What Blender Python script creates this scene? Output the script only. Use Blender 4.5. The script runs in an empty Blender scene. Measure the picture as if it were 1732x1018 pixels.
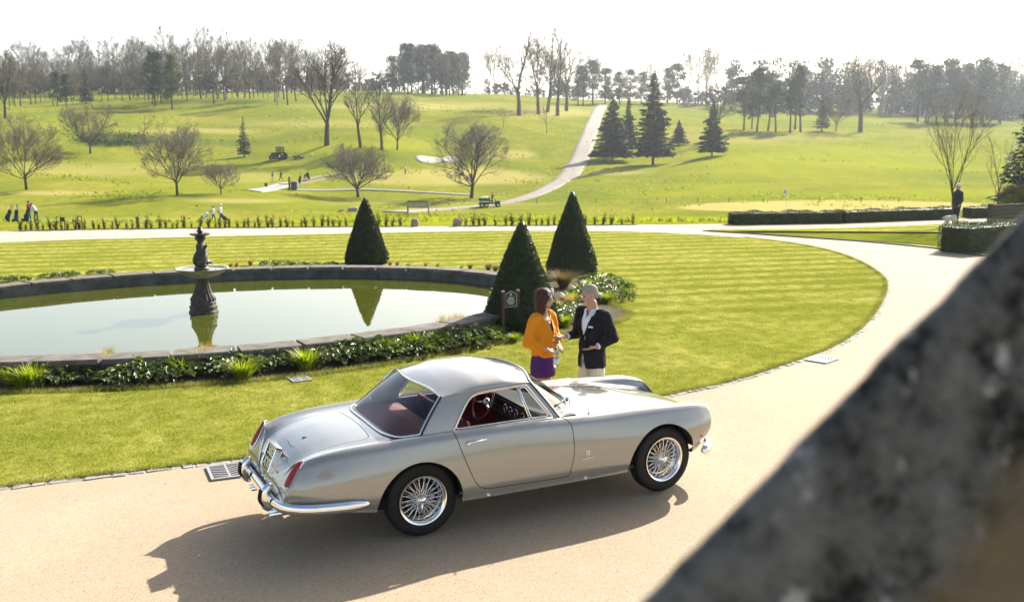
import bpy, bmesh, math, random
import numpy as np
from mathutils import Vector, Matrix, Euler, noise as mnoise
from mathutils.bvhtree import BVHTree
PI = math.pi
R_ = math.radians
random.seed(7)
SC = bpy.context.scene
COL = SC.collection

# ---------------------------------------------------------------- camera
CAMP = np.array([-3.082, -8.631, 3.479]); YAW = R_(26.62); PIT = R_(-9.10); FPX = 1689.0
PW, PH = 1732.0, 1018.0
cd = bpy.data.cameras.new("camera"); cam = bpy.data.objects.new("camera", cd); COL.objects.link(cam)
cd.sensor_width = 36.0; cd.lens = 36.0 * FPX / PW
cd.clip_start = 0.05; cd.clip_end = 6000
cd.dof.use_dof = True; cd.dof.focus_distance = 10.5; cd.dof.aperture_fstop = 3.3
cam.location = CAMP.tolist()
cam.rotation_euler = (PI/2 + PIT, 0, -YAW)
SC.camera = cam

# ---------------------------------------------------------------- sun and sky
SUN_AZ, SUN_EL = R_(60.5), R_(32.0)          # azimuth from +Y towards +X
w = bpy.data.worlds.new("World"); SC.world = w; w.use_nodes = True
nt = w.node_tree; bg = nt.nodes['Background']
sky = nt.nodes.new('ShaderNodeTexSky'); sky.sky_type = 'NISHITA'; sky.sun_disc = False
sky.sun_elevation = SUN_EL; sky.sun_rotation = SUN_AZ
sky.air_density = 1.0; sky.dust_density = 3.5; sky.ozone_density = 0.8; sky.altitude = 0
_g = nt.nodes.new('ShaderNodeNewGeometry'); _s = nt.nodes.new('ShaderNodeSeparateXYZ'); nt.links.new(_g.outputs['Incoming'], _s.inputs[0])   # thin white haze all round the horizon
_m1 = nt.nodes.new('ShaderNodeMath'); _m1.operation = 'ABSOLUTE'; nt.links.new(_s.outputs[2], _m1.inputs[0])
_m2 = nt.nodes.new('ShaderNodeMath'); _m2.operation = 'SUBTRACT'; _m2.inputs[0].default_value = 1.0; nt.links.new(_m1.outputs[0], _m2.inputs[1])
_m3 = nt.nodes.new('ShaderNodeMath'); _m3.operation = 'POWER'; _m3.inputs[1].default_value = 4.0; nt.links.new(_m2.outputs[0], _m3.inputs[0])
_vm = nt.nodes.new('ShaderNodeVectorMath'); _vm.operation = 'SCALE'; _vm.inputs[0].default_value = (4.0, 4.3, 4.45); nt.links.new(_m3.outputs[0], _vm.inputs['Scale'])
_va = nt.nodes.new('ShaderNodeVectorMath'); _va.operation = 'ADD'; nt.links.new(sky.outputs[0], _va.inputs[0]); nt.links.new(_vm.outputs[0], _va.inputs[1])
nt.links.new(_va.outputs[0], bg.inputs[0]); bg.inputs[1].default_value = 0.08
sd = bpy.data.lights.new("sun", 'SUN'); sun = bpy.data.objects.new("sun", sd); COL.objects.link(sun)
sd.energy = 5.0; sd.angle = R_(0.53); sd.color = (1.0, 0.955, 0.87)
_sv = Vector((math.sin(SUN_AZ)*math.cos(SUN_EL), math.cos(SUN_AZ)*math.cos(SUN_EL), math.sin(SUN_EL)))
sun.rotation_euler = _sv.to_track_quat('Z', 'Y').to_euler()
sun.location = (40, 30, 60)

SC.view_settings.view_transform = 'Standard'; SC.view_settings.look = 'None'
SC.view_settings.exposure = 1.46; SC.view_settings.gamma = 1.0
SC.view_settings.use_curve_mapping = False
SC.render.engine = 'CYCLES'
SC.cycles.use_denoising = True
SC.cycles.max_bounces = 8; SC.cycles.transparent_max_bounces = 16
SC.cycles.glossy_bounces = 4; SC.cycles.diffuse_bounces = 3; SC.cycles.volume_bounces = 0
SC.cycles.sample_clamp_indirect = 6.0
SC.cycles.volume_step_rate = 4.0

# ---------------------------------------------------------------- camera geometry for reading positions off the photograph
_fw = np.array([math.sin(YAW)*math.cos(PIT), math.cos(YAW)*math.cos(PIT), math.sin(PIT)])
_rt = np.array([math.cos(YAW), -math.sin(YAW), 0.0]); _up = np.cross(_rt, _fw)
F2 = np.array([math.sin(YAW), math.cos(YAW)])
def ray(px, py):
    return _fw + _rt*(px-PW/2)/FPX + _up*(PH/2-py)/FPX
def flat(px, py, z=0.0):                      # photograph position -> point on the level z
    d = ray(px, py); return CAMP + d*(z-CAMP[2])/d[2]

# ---------------------------------------------------------------- helpers
def mat(name, base=(.5,.5,.5), rough=.6, metal=0.0, spec=.5, coat=0.0, **kw):
    m = bpy.data.materials.new(name); m.use_nodes = True
    b = m.node_tree.nodes['Principled BSDF']
    b.inputs['Base Color'].default_value = (*base, 1); b.inputs['Roughness'].default_value = rough
    b.inputs['Metallic'].default_value = metal; b.inputs['Specular IOR Level'].default_value = spec
    b.inputs['Coat Weight'].default_value = coat
    for k, v in kw.items(): b.inputs[k.replace('_', ' ')].default_value = v
    return m
def N(m, t, **kw):
    n = m.node_tree.nodes.new(t)
    for k, v in kw.items(): setattr(n, k, v)
    return n
def L(m, a, b): m.node_tree.links.new(a, b)
def bsdf(m): return m.node_tree.nodes['Principled BSDF']
def ramp(m, fac, stops):
    r = N(m, 'ShaderNodeValToRGB'); cr = r.color_ramp
    while len(cr.elements) > 1: cr.elements.remove(cr.elements[-1])
    for i, (p, c) in enumerate(stops):
        e = cr.elements[0] if i == 0 else cr.elements.new(p)
        e.position = p; e.color = (*c, 1) if len(c) == 3 else c
    L(m, fac, r.inputs[0]); return r.outputs[0]
def noise_tex(m, scale, detail=4, rough=.6, vec=None, dist=0.0):
    n = N(m, 'ShaderNodeTexNoise'); n.inputs['Scale'].default_value = scale
    n.inputs['Detail'].default_value = detail; n.inputs['Roughness'].default_value = rough
    n.inputs['Distortion'].default_value = dist
    if vec is not None: L(m, vec, n.inputs['Vector'])
    return n.outputs['Fac']
def geo_pos(m): return N(m, 'ShaderNodeNewGeometry').outputs['Position']
def mixc(m, fac, a, b, blend='MIX'):
    x = N(m, 'ShaderNodeMix', data_type='RGBA', blend_type=blend)
    if isinstance(fac, (int, float)): x.inputs[0].default_value = fac
    else: L(m, fac, x.inputs[0])
    for s, v in ((x.inputs[6], a), (x.inputs[7], b)):
        if isinstance(v, tuple): s.default_value = (*v, 1)
        else: L(m, v, s)
    return x.outputs[2]
def bump(m, h, strength=.3, dist=.02, prev=None):
    b = N(m, 'ShaderNodeBump'); b.inputs['Strength'].default_value = strength; b.inputs['Distance'].default_value = dist
    L(m, h, b.inputs['Height'])
    if prev is not None: L(m, prev, b.inputs['Normal'])
    return b.outputs['Normal']
def mathn(m, op, a, b=None):
    n = N(m, 'ShaderNodeMath', operation=op)
    for i, v in enumerate((a, b)):
        if v is None: continue
        if isinstance(v, (int, float)): n.inputs[i].default_value = v
        else: L(m, v, n.inputs[i])
    return n.outputs[0]

def tag(o, label=None, cat=None, group=None, kind=None):
    if label: o['label'] = label
    if cat: o['category'] = cat
    if group: o['group'] = group
    if kind: o['kind'] = kind
    return o
def empty(name, loc=(0,0,0), rz=0.0, label=None, cat=None, group=None):
    o = bpy.data.objects.new(name, None); COL.objects.link(o); o.empty_display_size = .1
    o.location = tuple(float(v) for v in loc); o.rotation_euler = (0, 0, rz)
    return tag(o, label, cat, group)
def mesh(name, verts, faces, m=None, parent=None, smooth=True, normals=None, mats=None, fmat=None):
    me = bpy.data.meshes.new(name)
    verts = np.asarray(verts, dtype=np.float64)
    me.from_pydata(verts.tolist() if len(verts) else [], [], faces)
    if m is not None: me.materials.append(m)
    if mats:
        for q in mats: me.materials.append(q)
    if fmat is not None: me.polygons.foreach_set('material_index', np.asarray(fmat, dtype=np.int32))
    if smooth: me.polygons.foreach_set('use_smooth', np.ones(len(me.polygons), dtype=bool))
    me.update()
    if normals is not None and smooth:
        me.normals_split_custom_set_from_vertices([tuple(n) for n in normals])
    o = bpy.data.objects.new(name, me); COL.objects.link(o)
    if parent is not None: o.parent = parent
    return o
def tris_mesh(name, V, T, m, parent=None, smooth=False, link=True):     # fast path, V (n,3), T (k,3) or (k,4)
    me = bpy.data.meshes.new(name); k = T.shape[1]
    me.vertices.add(len(V)); me.vertices.foreach_set('co', np.asarray(V, np.float32).ravel())
    me.loops.add(T.size); me.loops.foreach_set('vertex_index', np.asarray(T, np.int32).ravel())
    me.polygons.add(len(T)); me.polygons.foreach_set('loop_start', np.arange(0, T.size, k, dtype=np.int32))
    if smooth: me.polygons.foreach_set('use_smooth', np.ones(len(T), dtype=bool))
    me.update(calc_edges=True)
    if m is not None: me.materials.append(m)
    if not link: return me
    o = bpy.data.objects.new(name, me); COL.objects.link(o)
    if parent is not None: o.parent = parent
    return o
def inst(name, me, parent=None, loc=(0,0,0), rot=(0,0,0), sc=1.0):
    o = bpy.data.objects.new(name, me); COL.objects.link(o)
    if parent is not None: o.parent = parent
    o.location = tuple(float(v) for v in loc); o.rotation_euler = rot
    o.scale = (sc,)*3 if isinstance(sc, (int, float)) else sc
    return o

class MB:
    """collects shapes into one mesh"""
    def __init__(s): s.v = []; s.f = []
    def add(s, V, Fc):
        o = len(s.v); s.v += [tuple(map(float, p)) for p in V]; s.f += [tuple(i+o for i in f) for f in Fc]; return s
    def box(s, c, size, rot=None, bev=0.0, taper=1.0):
        x, y, z = (q/2 for q in size); M = rot.to_matrix() if isinstance(rot, Euler) else rot
        if bev <= 0:
            V = [(sx*x*(taper if sz > 0 else 1), sy*y*(taper if sz > 0 else 1), sz*z) for sz in (-1,1) for sx, sy in ((-1,-1),(1,-1),(1,1),(-1,1))]
            Fc = [(3,2,1,0),(4,5,6,7),(0,1,5,4),(1,2,6,5),(2,3,7,6),(3,0,4,7)]
        else:
            b = min(bev, x*.95, y*.95, z*.95); V = []; 
            for sz in (-1,1):
                for lvl in ((0,1) if sz < 0 else (1,0)):
                    ix = x-(b if lvl == 0 else 0); iy = y-(b if lvl == 0 else 0); zz = sz*(z if lvl == 0 else z-b)
                    for sx, sy in ((-1,-1),(1,-1),(1,1),(-1,1)):
                        V += [(sx*(ix-(b if lvl else 0)) if (sx*sy > 0) else sx*ix, sy*iy if (sx*sy > 0) else sy*(iy-(b if lvl else 0)), zz),
                              (sx*ix if (sx*sy > 0) else sx*(ix-(b if lvl else 0)), sy*(iy-(b if lvl else 0)) if (sx*sy > 0) else sy*iy, zz)]
            Fc = [tuple(range(7,-1,-1)), tuple(range(24,32))]
            for r in range(3):
                for k in range(8): Fc.append((r*8+k, r*8+(k+1)%8, (r+1)*8+(k+1)%8, (r+1)*8+k))
        if M is not None: V = [M @ Vector(p) for p in V]
        return s.add([(p[0]+c[0], p[1]+c[1], p[2]+c[2]) for p in V], Fc)
    def tube(s, path, rad, seg=8, caps=True, closed=False, flat=None, upv=None):
        P = [Vector(p) for p in path]; n = len(P)
        if isinstance(rad, (int, float)): rad = [rad]*n
        V = []; up = Vector(upv) if upv else None; pn = None
        for i in range(n):
            a = P[(i-1) % n] if (closed or i > 0) else P[0]; b = P[(i+1) % n] if (closed or i < n-1) else P[-1]
            t = (b-a); t = t.normalized() if t.length > 1e-9 else Vector((0,0,1))
            if up is not None: nn = up - t*up.dot(t)
            elif pn is None: nn = t.orthogonal()
            else: nn = pn - t*pn.dot(t)
            if nn.length < 1e-6: nn = t.orthogonal()
            nn.normalize(); pn = nn; bb = t.cross(nn); fx, fy = flat if flat else (1,1)
            for k in range(seg):
                an = 2*PI*k/seg
                V.append(P[i] + nn*(math.cos(an)*rad[i]*fx) + bb*(math.sin(an)*rad[i]*fy))
        Fc = []; m = n if closed else n-1
        for i in range(m):
            for k in range(seg):
                a = i*seg+k; b = i*seg+(k+1) % seg; c = ((i+1) % n)*seg
                Fc.append((a, b, c+(k+1) % seg, c+k))
        if caps and not closed: Fc += [tuple(range(seg-1,-1,-1)), tuple((n-1)*seg+k for k in range(seg))]
        return s.add(V, Fc)
    def lathe(s, prof, seg=24, c=(0,0,0), axis='z', wob=None, caps=False):
        V = []; n = len(prof)
        for i, (r, z) in enumerate(prof):
            for k in range(seg):
                a = 2*PI*k/seg; q = r*(wob(a, z) if wob else 1)
                p = (q*math.cos(a), q*math.sin(a), z)
                if axis == 'y': p = (p[0], p[2], p[1])
                if axis == 'x': p = (p[2], p[0], p[1])
                V.append((p[0]+c[0], p[1]+c[1], p[2]+c[2]))
        Fc = [(i*seg+k, i*seg+(k+1) % seg, (i+1)*seg+(k+1) % seg, (i+1)*seg+k) for i in range(n-1) for k in range(seg)]
        if caps and prof[0][0] > 1e-6: Fc.append(tuple(range(seg-1,-1,-1)))
        if caps and prof[-1][0] > 1e-6: Fc.append(tuple((n-1)*seg+k for k in range(seg)))
        return s.add(V, Fc)
    def ball(s, c, r, seg=12, rings=8, M=None):
        rr = (r,r,r) if isinstance(r, (int, float)) else r; V = []
        for i in range(rings+1):
            t = PI*i/rings
            for k in range(seg):
                a = 2*PI*k/seg; p = Vector((rr[0]*math.sin(t)*math.cos(a), rr[1]*math.sin(t)*math.sin(a), -rr[2]*math.cos(t)))
                if M is not None: p = M @ p
                V.append((p.x+c[0], p.y+c[1], p.z+c[2]))
        Fc = [(i*seg+k, i*seg+(k+1) % seg, (i+1)*seg+(k+1) % seg, (i+1)*seg+k) for i in range(rings) for k in range(seg)]
        return s.add(V, Fc)
    def cap(s, a, ra, b, rb, seg=12):      # tapered limb with round ends
        a = Vector(a); b = Vector(b)
        d = (b-a).normalized(); pts = []; rr = []
        for i in range(4): t = PI/2*(1-i/4); pts.append(a-d*ra*math.sin(t)); rr.append(max(ra*math.cos(t), ra*.02))
        pts += [a, b]; rr += [ra, rb]
        for i in range(1,5): t = PI/2*i/4; pts.append(b+d*rb*math.sin(t)); rr.append(max(rb*math.cos(t), rb*.02))
        return s.tube(pts, rr, seg)
    def build(s, name, m, parent=None, smooth=True, ang=None):
        o = mesh(name, s.v, s.f, m, parent, smooth)
        if smooth and ang: shade_angle(o, ang)
        return o
    def me(s, name, m, smooth=True, ang=None):
        o = s.build(name, m, None, smooth, ang); d = o.data; bpy.data.objects.remove(o); return d
def shade_angle(o, deg):
    me = o.data; bm = bmesh.new(); bm.from_mesh(me); c = R_(deg)
    for e in bm.edges:
        if len(e.link_faces) == 2 and e.calc_face_angle(0) > c: e.smooth = False
    bm.to_mesh(me); bm.free()
def evaluated(o):
    dg = bpy.context.evaluated_depsgraph_get(); dg.update()
    return bpy.data.meshes.new_from_object(o.evaluated_get(dg))
def blob(name, mb, m, parent=None, voxel=.012, smooth=6, noise_amp=0.0, noise_scale=8.0, fac=.5):
    """one continuous skin round the collected limbs"""
    o = mesh(name+'_raw', mb.v, mb.f)
    r = o.modifiers.new('r', 'REMESH'); r.mode = 'VOXEL'; r.voxel_size = voxel
    if smooth:
        q = o.modifiers.new('s', 'SMOOTH'); q.iterations = smooth; q.factor = fac
    me = evaluated(o); d = o.data; bpy.data.objects.remove(o); bpy.data.meshes.remove(d)
    me.name = name; me.materials.clear()
    if m is not None: me.materials.append(m)
    n = len(me.vertices)
    if noise_amp:
        co = np.zeros(n*3); no = np.zeros(n*3); me.vertices.foreach_get('co', co); me.vertices.foreach_get('normal', no)
        co = co.reshape(-1,3); no = no.reshape(-1,3)
        f = np.array([mnoise.noise(Vector(p)*noise_scale) for p in co]); co += no*(f*noise_amp)[:,None]
        me.vertices.foreach_set('co', co.ravel())
    me.polygons.foreach_set('use_smooth', np.ones(len(me.polygons), dtype=bool)); me.update()
    q = bpy.data.objects.new(name, me); COL.objects.link(q)
    if parent is not None: q.parent = parent
    return q
def pchip(xs, ys):
    xs = np.asarray(xs, float); ys = np.asarray(ys, float); h = np.diff(xs); d = np.diff(ys)/h
    m = np.zeros(len(xs)); m[0] = d[0]; m[-1] = d[-1]
    for i in range(1, len(xs)-1):
        if d[i-1]*d[i] > 0:
            w1 = 2*h[i]+h[i-1]; w2 = h[i]+2*h[i-1]; m[i] = (w1+w2)/(w1/d[i-1]+w2/d[i])
    def f(x):
        x = np.clip(np.asarray(x, float), xs[0], xs[-1]); i = np.clip(np.searchsorted(xs, x, side='right')-1, 0, len(xs)-2)
        t = (x-xs[i])/h[i]; t2 = t*t; t3 = t2*t
        return (2*t3-3*t2+1)*ys[i]+(t3-2*t2+t)*h[i]*m[i]+(-2*t3+3*t2)*ys[i+1]+(t3-t2)*h[i]*m[i+1]
    return f
def catmull(pts, per=8, closed=False):
    P = [np.array(p, float) for p in pts]; n = len(P); out = []
    for i in range(n if closed else n-1):
        if closed: a, b, c, d = P[(i-1) % n], P[i], P[(i+1) % n], P[(i+2) % n]
        else: a, b, c, d = P[max(i-1,0)], P[i], P[i+1], P[min(i+2,n-1)]
        for k in range(per):
            t = k/per; out.append(.5*((2*b)+(c-a)*t+(2*a-5*b+4*c-d)*t*t+(3*b-a-3*c+d)*t**3))
    if not closed: out.append(P[-1])
    return np.array(out)
def sheet(name, poly, z, m, kind='structure'):      # flat triangulated sheet from an outline
    bm = bmesh.new(); vs = [bm.verts.new((float(p[0]), float(p[1]), z)) for p in poly]
    f = bm.faces.new(vs); bm.normal_update()
    if f.normal.z < 0: f.normal_flip()
    bmesh.ops.triangulate(bm, faces=[f]); me = bpy.data.meshes.new(name); bm.to_mesh(me); bm.free()
    me.materials.append(m); o = bpy.data.objects.new(name, me); COL.objects.link(o); tag(o, kind=kind); return o
# ================================================================ ground and terrain
_cols = [0, 400, 600, 800, 1050, 1300, 1732]
_dk = [-60, 40, 60, 85, 100, 130, 155, 185, 205, 240, 275, 310, 350, 400, 450, 600, 900]
_zt = [[0,0,-1.3,-3.3,-4.4,-3.6,-2.0,1.5,5.0,9.5,12.5,14.5,16.5,21,25,28,30],
       [0,0,-1.35,-3.3,-4.5,-3.8,-3.4,-1.5,.2,5.5,11.5,15.8,18,22,25,28,30],
       [0,0,-1.35,-3.4,-4.6,-5.0,-5.2,-1.5,2.6,7.5,11,14.8,18.5,22.6,25,28,30],
       [0,0,-1.3,-3.4,-4.6,-5.0,-5.0,-2.6,-.8,5,10,13,16.5,21,24,28,30],
       [0,0,-1.2,-3.1,-4.1,-4.6,-3.8,-2.3,-.9,3,6.5,9.6,13,17,20.5,26,30],
       [0,0,-1.0,-2.8,-3.3,-2.8,-1.8,-.1,1.2,3.5,6.2,8.5,11.5,14.2,17,24,30],
       [0,0,-.6,-2.7,-3.2,-2.8,-1.8,-.3,.8,3,5,7,9,11.3,13.5,20,28]]
_zf = [pchip(_dk, r) for r in _zt]
def cam_dl(x, y):
    dx = np.asarray(x, float)-CAMP[0]; dy = np.asarray(y, float)-CAMP[1]
    return dx*F2[0]+dy*F2[1], dx*_rt[0]+dy*_rt[1]
def height(x, y):
    d, l = cam_dl(x, y)
    px = 866 + FPX*l/np.maximum(d, 30.0)
    zc = np.stack([f(d) for f in _zf]); px = np.clip(px, 0, 1732)
    i = np.clip(np.searchsorted(_cols, px, side='right')-1, 0, len(_cols)-2)
    c = np.asarray(_cols, float); t = (px-c[i])/(c[i+1]-c[i]); t = t*t*(3-2*t)
    ii = np.indices(px.shape) if px.ndim else ()
    z = zc[(i, *ii)]*(1-t)+zc[(i+1, *ii)]*t
    am = np.clip((d-55)/60, 0, 1)
    z = z + am*(.28*np.sin(x*.06+1.3)*np.cos(y*.05)+.16*np.sin(x*.13+y*.09)+.10*np.cos(x*.21-y*.17))
    return z
def hz(x, y): return float(height(np.float64(x), np.float64(y)))
def onland(px, py, dmin=44.0):                # photograph position -> point where that sight line meets the land
    r = ray(px, py); s = r[0]*F2[0]+r[1]*F2[1]; d = dmin
    while d < 880:
        p = CAMP + r*(d/s)
        if p[2] <= hz(p[0], p[1]): return p
        d += .5 + d*.002
    return p
def atdist(px, d):                            # photograph column + distance -> point on the land
    x = CAMP[0]+F2[0]*d+_rt[0]*d*(px-866)/FPX; y = CAMP[1]+F2[1]*d+_rt[1]*d*(px-866)/FPX
    return np.array([x, y, hz(x, y)])

def grass_material(name, near, tint=None):
    m = mat(name, rough=.95, spec=.0); p = geo_pos(m)
    n1 = noise_tex(m, .055, 5, .6, p, .6); n2 = noise_tex(m, .9, 4, .6, p); n3 = noise_tex(m, 14 if near else 5, 3, .7, p)
    c = ramp(m, n1, [(.36,(.140,.158,.005)),(.5,(.205,.202,.008)),(.64,(.285,.245,.030))])
    c = mixc(m, ramp(m, n2, [(.35,(.9,.9,.9)),(.62,(0,0,0))]), c, mixc(m, .6, c, (.075,.100,.006)))
    n5 = noise_tex(m, .19, 5, .7, p, 1.2); c = mixc(m, ramp(m, n5, [(.40,(.65,.65,.65)),(.55,(0,0,0))]), c, mixc(m, .5, c, (.10,.125,.006))); c = mixc(m, ramp(m, n5, [(.56,(0,0,0)),(.72,(.55,.55,.55))]), c, (.31,.26,.055))
    c = mixc(m, n3, mixc(m, .45, c, (.07,.10,.010)), c)
    if tint:
        a = N(m, 'ShaderNodeVertexColor', layer_name=tint); c2 = mixc(m, n2, (.40,.315,.12), (.33,.275,.085))
        sp = N(m, 'ShaderNodeSeparateColor'); L(m, a.outputs[0], sp.inputs[0])
        c = mixc(m, sp.outputs[0], c, c2)                       # mown / dry grass
        c = mixc(m, sp.outputs[1], c, mixc(m, n3, (.035,.065,.008), (.07,.11,.012)))   # rough, longer grass; also a hollow, darkened in the colour
        sx_ = N(m, 'ShaderNodeSeparateXYZ'); L(m, p, sx_.inputs[0]); stp = mathn(m, 'SINE', mathn(m, 'ADD', mathn(m, 'MULTIPLY', sx_.outputs[0], .95), mathn(m, 'MULTIPLY', sx_.outputs[1], -.55)))
        n3 = mathn(m, 'ADD', n3, mathn(m, 'MULTIPLY', stp, .22))  # fairway mowing stripes: light off bent grass put into the colour
        c = mixc(m, sp.outputs[2], c, mixc(m, n3, (.245,.250,.006), (.200,.215,.005)))  # lush fairway
    L(m, c, bsdf(m).inputs['Base Color'])
    b = bump(m, n3, .6, .05 if near else .25); L(m, b, bsdf(m).inputs['Normal'])
    bsdf(m).inputs['Sheen Weight'].default_value = .08; bsdf(m).inputs['Sheen Roughness'].default_value = .5
    bsdf(m).inputs['Sheen Tint'].default_value = (.85,.95,.35,1)
    return m
M_land = grass_material('meadow', False, 'tint')

# the land sheet, laid out from the house outwards to the horizon
dd = np.concatenate([np.linspace(-60, 36, 13), np.linspace(40, 130, 61)[0:], 130*np.exp(np.linspace(.012, math.log(900/130.), 120)), [1100, 1400]])
ll = np.sinh(np.linspace(-4.2, 4.2, 261))*14.0
ll = np.concatenate([[-1000], ll, [1000]])
DD, LL = np.meshgrid(dd, ll, indexing='ij')
X = CAMP[0]+F2[0]*DD+_rt[0]*LL; Y = CAMP[1]+F2[1]*DD+_rt[1]*LL
Z = height(X, Y) - .05
nr, nc = X.shape; V = np.stack([X, Y, Z], -1).reshape(-1,3)
I = (np.arange(nr-1)[:,None]*nc+np.arange(nc-1)[None]).ravel()
T = np.stack([I, I+1, I+nc+1, I+nc], -1)[:, ::-1]
land = tris_mesh('terrain', V, T, M_land, smooth=True); tag(land, kind='structure')
# patches of mown, rough and lush grass, and one dark hollow (read off the photograph, stored on the land itself)
tint = np.zeros((len(V), 4)); tint[:,3] = 1
Dv = DD.ravel(); Lv = LL.ravel()
PXv = 866+FPX*Lv/np.maximum(Dv, 5); den = math.cos(PIT)
_sl = (V[:,2]-CAMP[2])/np.maximum(Dv, 5)
PYv = 509 - FPX*(_sl*math.cos(PIT)-math.sin(PIT))/(math.cos(PIT)+_sl*math.sin(PIT))
def patch(px, py, rx, ry, ch, amt, soft=.35):
    r = np.hypot((PXv-px)/rx, (PYv-py)/ry); r += .10*np.sin(Lv*.21)*np.cos(Dv*.13)
    a = np.clip((1-r)/soft, 0, 1)*amt*(Dv > 42); tint[:,ch] = np.maximum(tint[:,ch], a)
for a in [(1420,349,300,10,0,.85,.08), (760,300,190,17,0,.75,.3), (420,300,90,14,0,.45,.5), (850,262,60,9,0,.6,.3), (180,288,230,16,0,.35,.5), (110,327,120,5,0,.7,.6), (400,340,120,6,0,.6,.6), (700,180,210,10,0,.55,.6), (560,210,200,9,0,.35,.6),
          (330,222,150,5,0,.55,.4), (930,190,110,14,0,.6,.6), (760,345,260,5,0,.35,.6), (1040,292,70,6,0,.6,.6), (170,372,330,5,0,.3,.6), (1260,232,240,16,0,.35,.6),
          (200,240,90,12,1,.9,.3), (330,242,160,9,1,.6,.4), (600,268,260,12,1,.35,.6), (1110,318,85,5,1,.95,.5), (900,325,140,5,1,.4,.6), (250,332,170,3.5,1,.6,.5), (1560,293,120,10,1,.35,.5), (1655,212,130,6,1,.45,.5), (450,172,260,7,1,.45,.5), (80,195,150,6,1,.4,.5),
          (1400,275,420,42,2,.6,.6), (1180,322,180,16,2,.6,.5), (900,372,500,9,2,.8,.4), (560,300,330,40,2,.25,.7), (580,250,160,14,2,.7,.5), (500,372,500,6,2,.35,.6), (330,382,620,5,2,.5,.5), (1560,328,220,12,2,.55,.5)]: patch(*a)
ca = land.data.color_attributes.new('tint', 'FLOAT_COLOR', 'POINT'); ca.data.foreach_set('color', tint.astype(np.float32).ravel())

# ---- gravel drive: one sheet with everything from the house front round to the ring road
def gravel(name, a, b):
    m = mat(name, rough=.92, spec=.2); p = geo_pos(m)
    v = N(m, 'ShaderNodeTexVoronoi'); v.inputs['Scale'].default_value = 170; L(m, p, v.inputs['Vector'])
    n1 = noise_tex(m, 90, 3, .7, p); n2 = noise_tex(m, .5, 4, .6, p); n3 = noise_tex(m, 7, 4, .6, p)
    c = mixc(m, v.outputs['Color'], a, b, 'MIX')
    sp = N(m, 'ShaderNodeSeparateColor'); L(m, v.outputs['Color'], sp.inputs[0])
    c = mixc(m, sp.outputs[0], a, b)
    c = mixc(m, mathn(m, 'GREATER_THAN', sp.outputs[1], .86), c, (.17,.120,.078))
    c = mixc(m, mathn(m, 'GREATER_THAN', sp.outputs[2], .88), c, (.42,.33,.235))
    c = mixc(m, ramp(m, n2, [(.35,(0,0,0)),(.7,(.22,.22,.22))]), c, (.33,.285,.225))
    n6 = noise_tex(m, .16, 5, .65, p, 1.5); c = mixc(m, ramp(m, n6, [(.42,(.35,.35,.35)),(.6,(0,0,0))]), c, mixc(m, .5, c, tuple(v*.55 for v in a)))
    c = mixc(m, ramp(m, n3, [(.45,(0,0,0)),(.75,(.18,.18,.18))]), c, (.235,.185,.130))
    L(m, c, bsdf(m).inputs['Base Color'])
    h = mathn(m, 'ADD', v.outputs['Distance'], n1)
    L(m, bump(m, h, .22, .004), bsdf(m).inputs['Normal']); return m
M_drive = gravel('resin_gravel', (.315,.238,.150), (.425,.332,.222))
M_ring = gravel('pale_gravel', (.35,.31,.26), (.46,.41,.35))

lawn_pts = [(-14,2.8),(-9,2.55),(-5.5,2.46),(-3.38,2.43),(-1.66,2.32),(-.98,2.27),(1,2.2),(3.2,2.26),(5.02,2.49),(5.98,2.66),(7.19,3.04),(9.13,3.8),(10.79,4.76),(12.67,6.13),(15.32,8.32),(17.27,10.31),(19.49,13.56),(20.75,16.8),
            (20.75,20.0),(19.2,23.1),(17.14,24.81),(13.01,26.88),(8.57,27.97),(4.35,29.02),(.31,29.77),(-3.49,30.25),(-9,30.3),(-16,28.5),(-21,23),(-22,15),(-20,7.5)]
LAWN = catmull(lawn_pts, 8, closed=True)
# ring road: everything the drive covers lies inside this outline
drive_pts = [(-40,-14),(40,-14),(40,8),(27,9.5),(23.59,11.85),(23.83,13.79),(23.89,14.78),(23.45,17.21),(22.43,19.69),(21.85,21.32),(21.06,22.9)]
ring_far = [(-30,37),(-14,36.6),(-3.51,35.16),(-1.62,35.09),(2.93,33.74),(9.56,31.05),(16.23,28.03),(20.51,26.55),(24.46,25.25),(27.85,23.6),(31.79,23.01),(37.95,23.04),(60,23.6)]
wedge_far = [(60,21.2),(40,20.9),(32.34,20.96),(30.95,20.99),(27.65,21.35),(24.92,21.9),(22.39,23.0),(21.06,22.95)]
rf = catmull(ring_far, 6)[:, :2]; wf = catmull(wedge_far, 6)[:, :2]; dr = catmull(drive_pts[3:], 6)[:, :2]
outline = [(-40,-16),(40,-16),(40,8)] + [tuple(p) for p in dr] + [tuple(p) for p in wf[::-1][2:]] + [tuple(p) for p in rf[::-1]] + [(-40,36)]
sheet('drive', outline, -.012, M_drive)
# the paler, worn strip of the ring road beyond the lawn
bandA = [tuple(p) for p in rf]; far_lawn = [p for p in catmull([(21.0,22.6)]+lawn_pts[18:26]+[(-30,31.5)], 6)[:, :2]]
sheet('ring_road', [tuple(p) for p in rf if p[0] < 21.5] + [(21.2,23.4)] + [tuple(p+np.array([.03,.06])) for p in far_lawn[1:]], -.006, M_ring)

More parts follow.
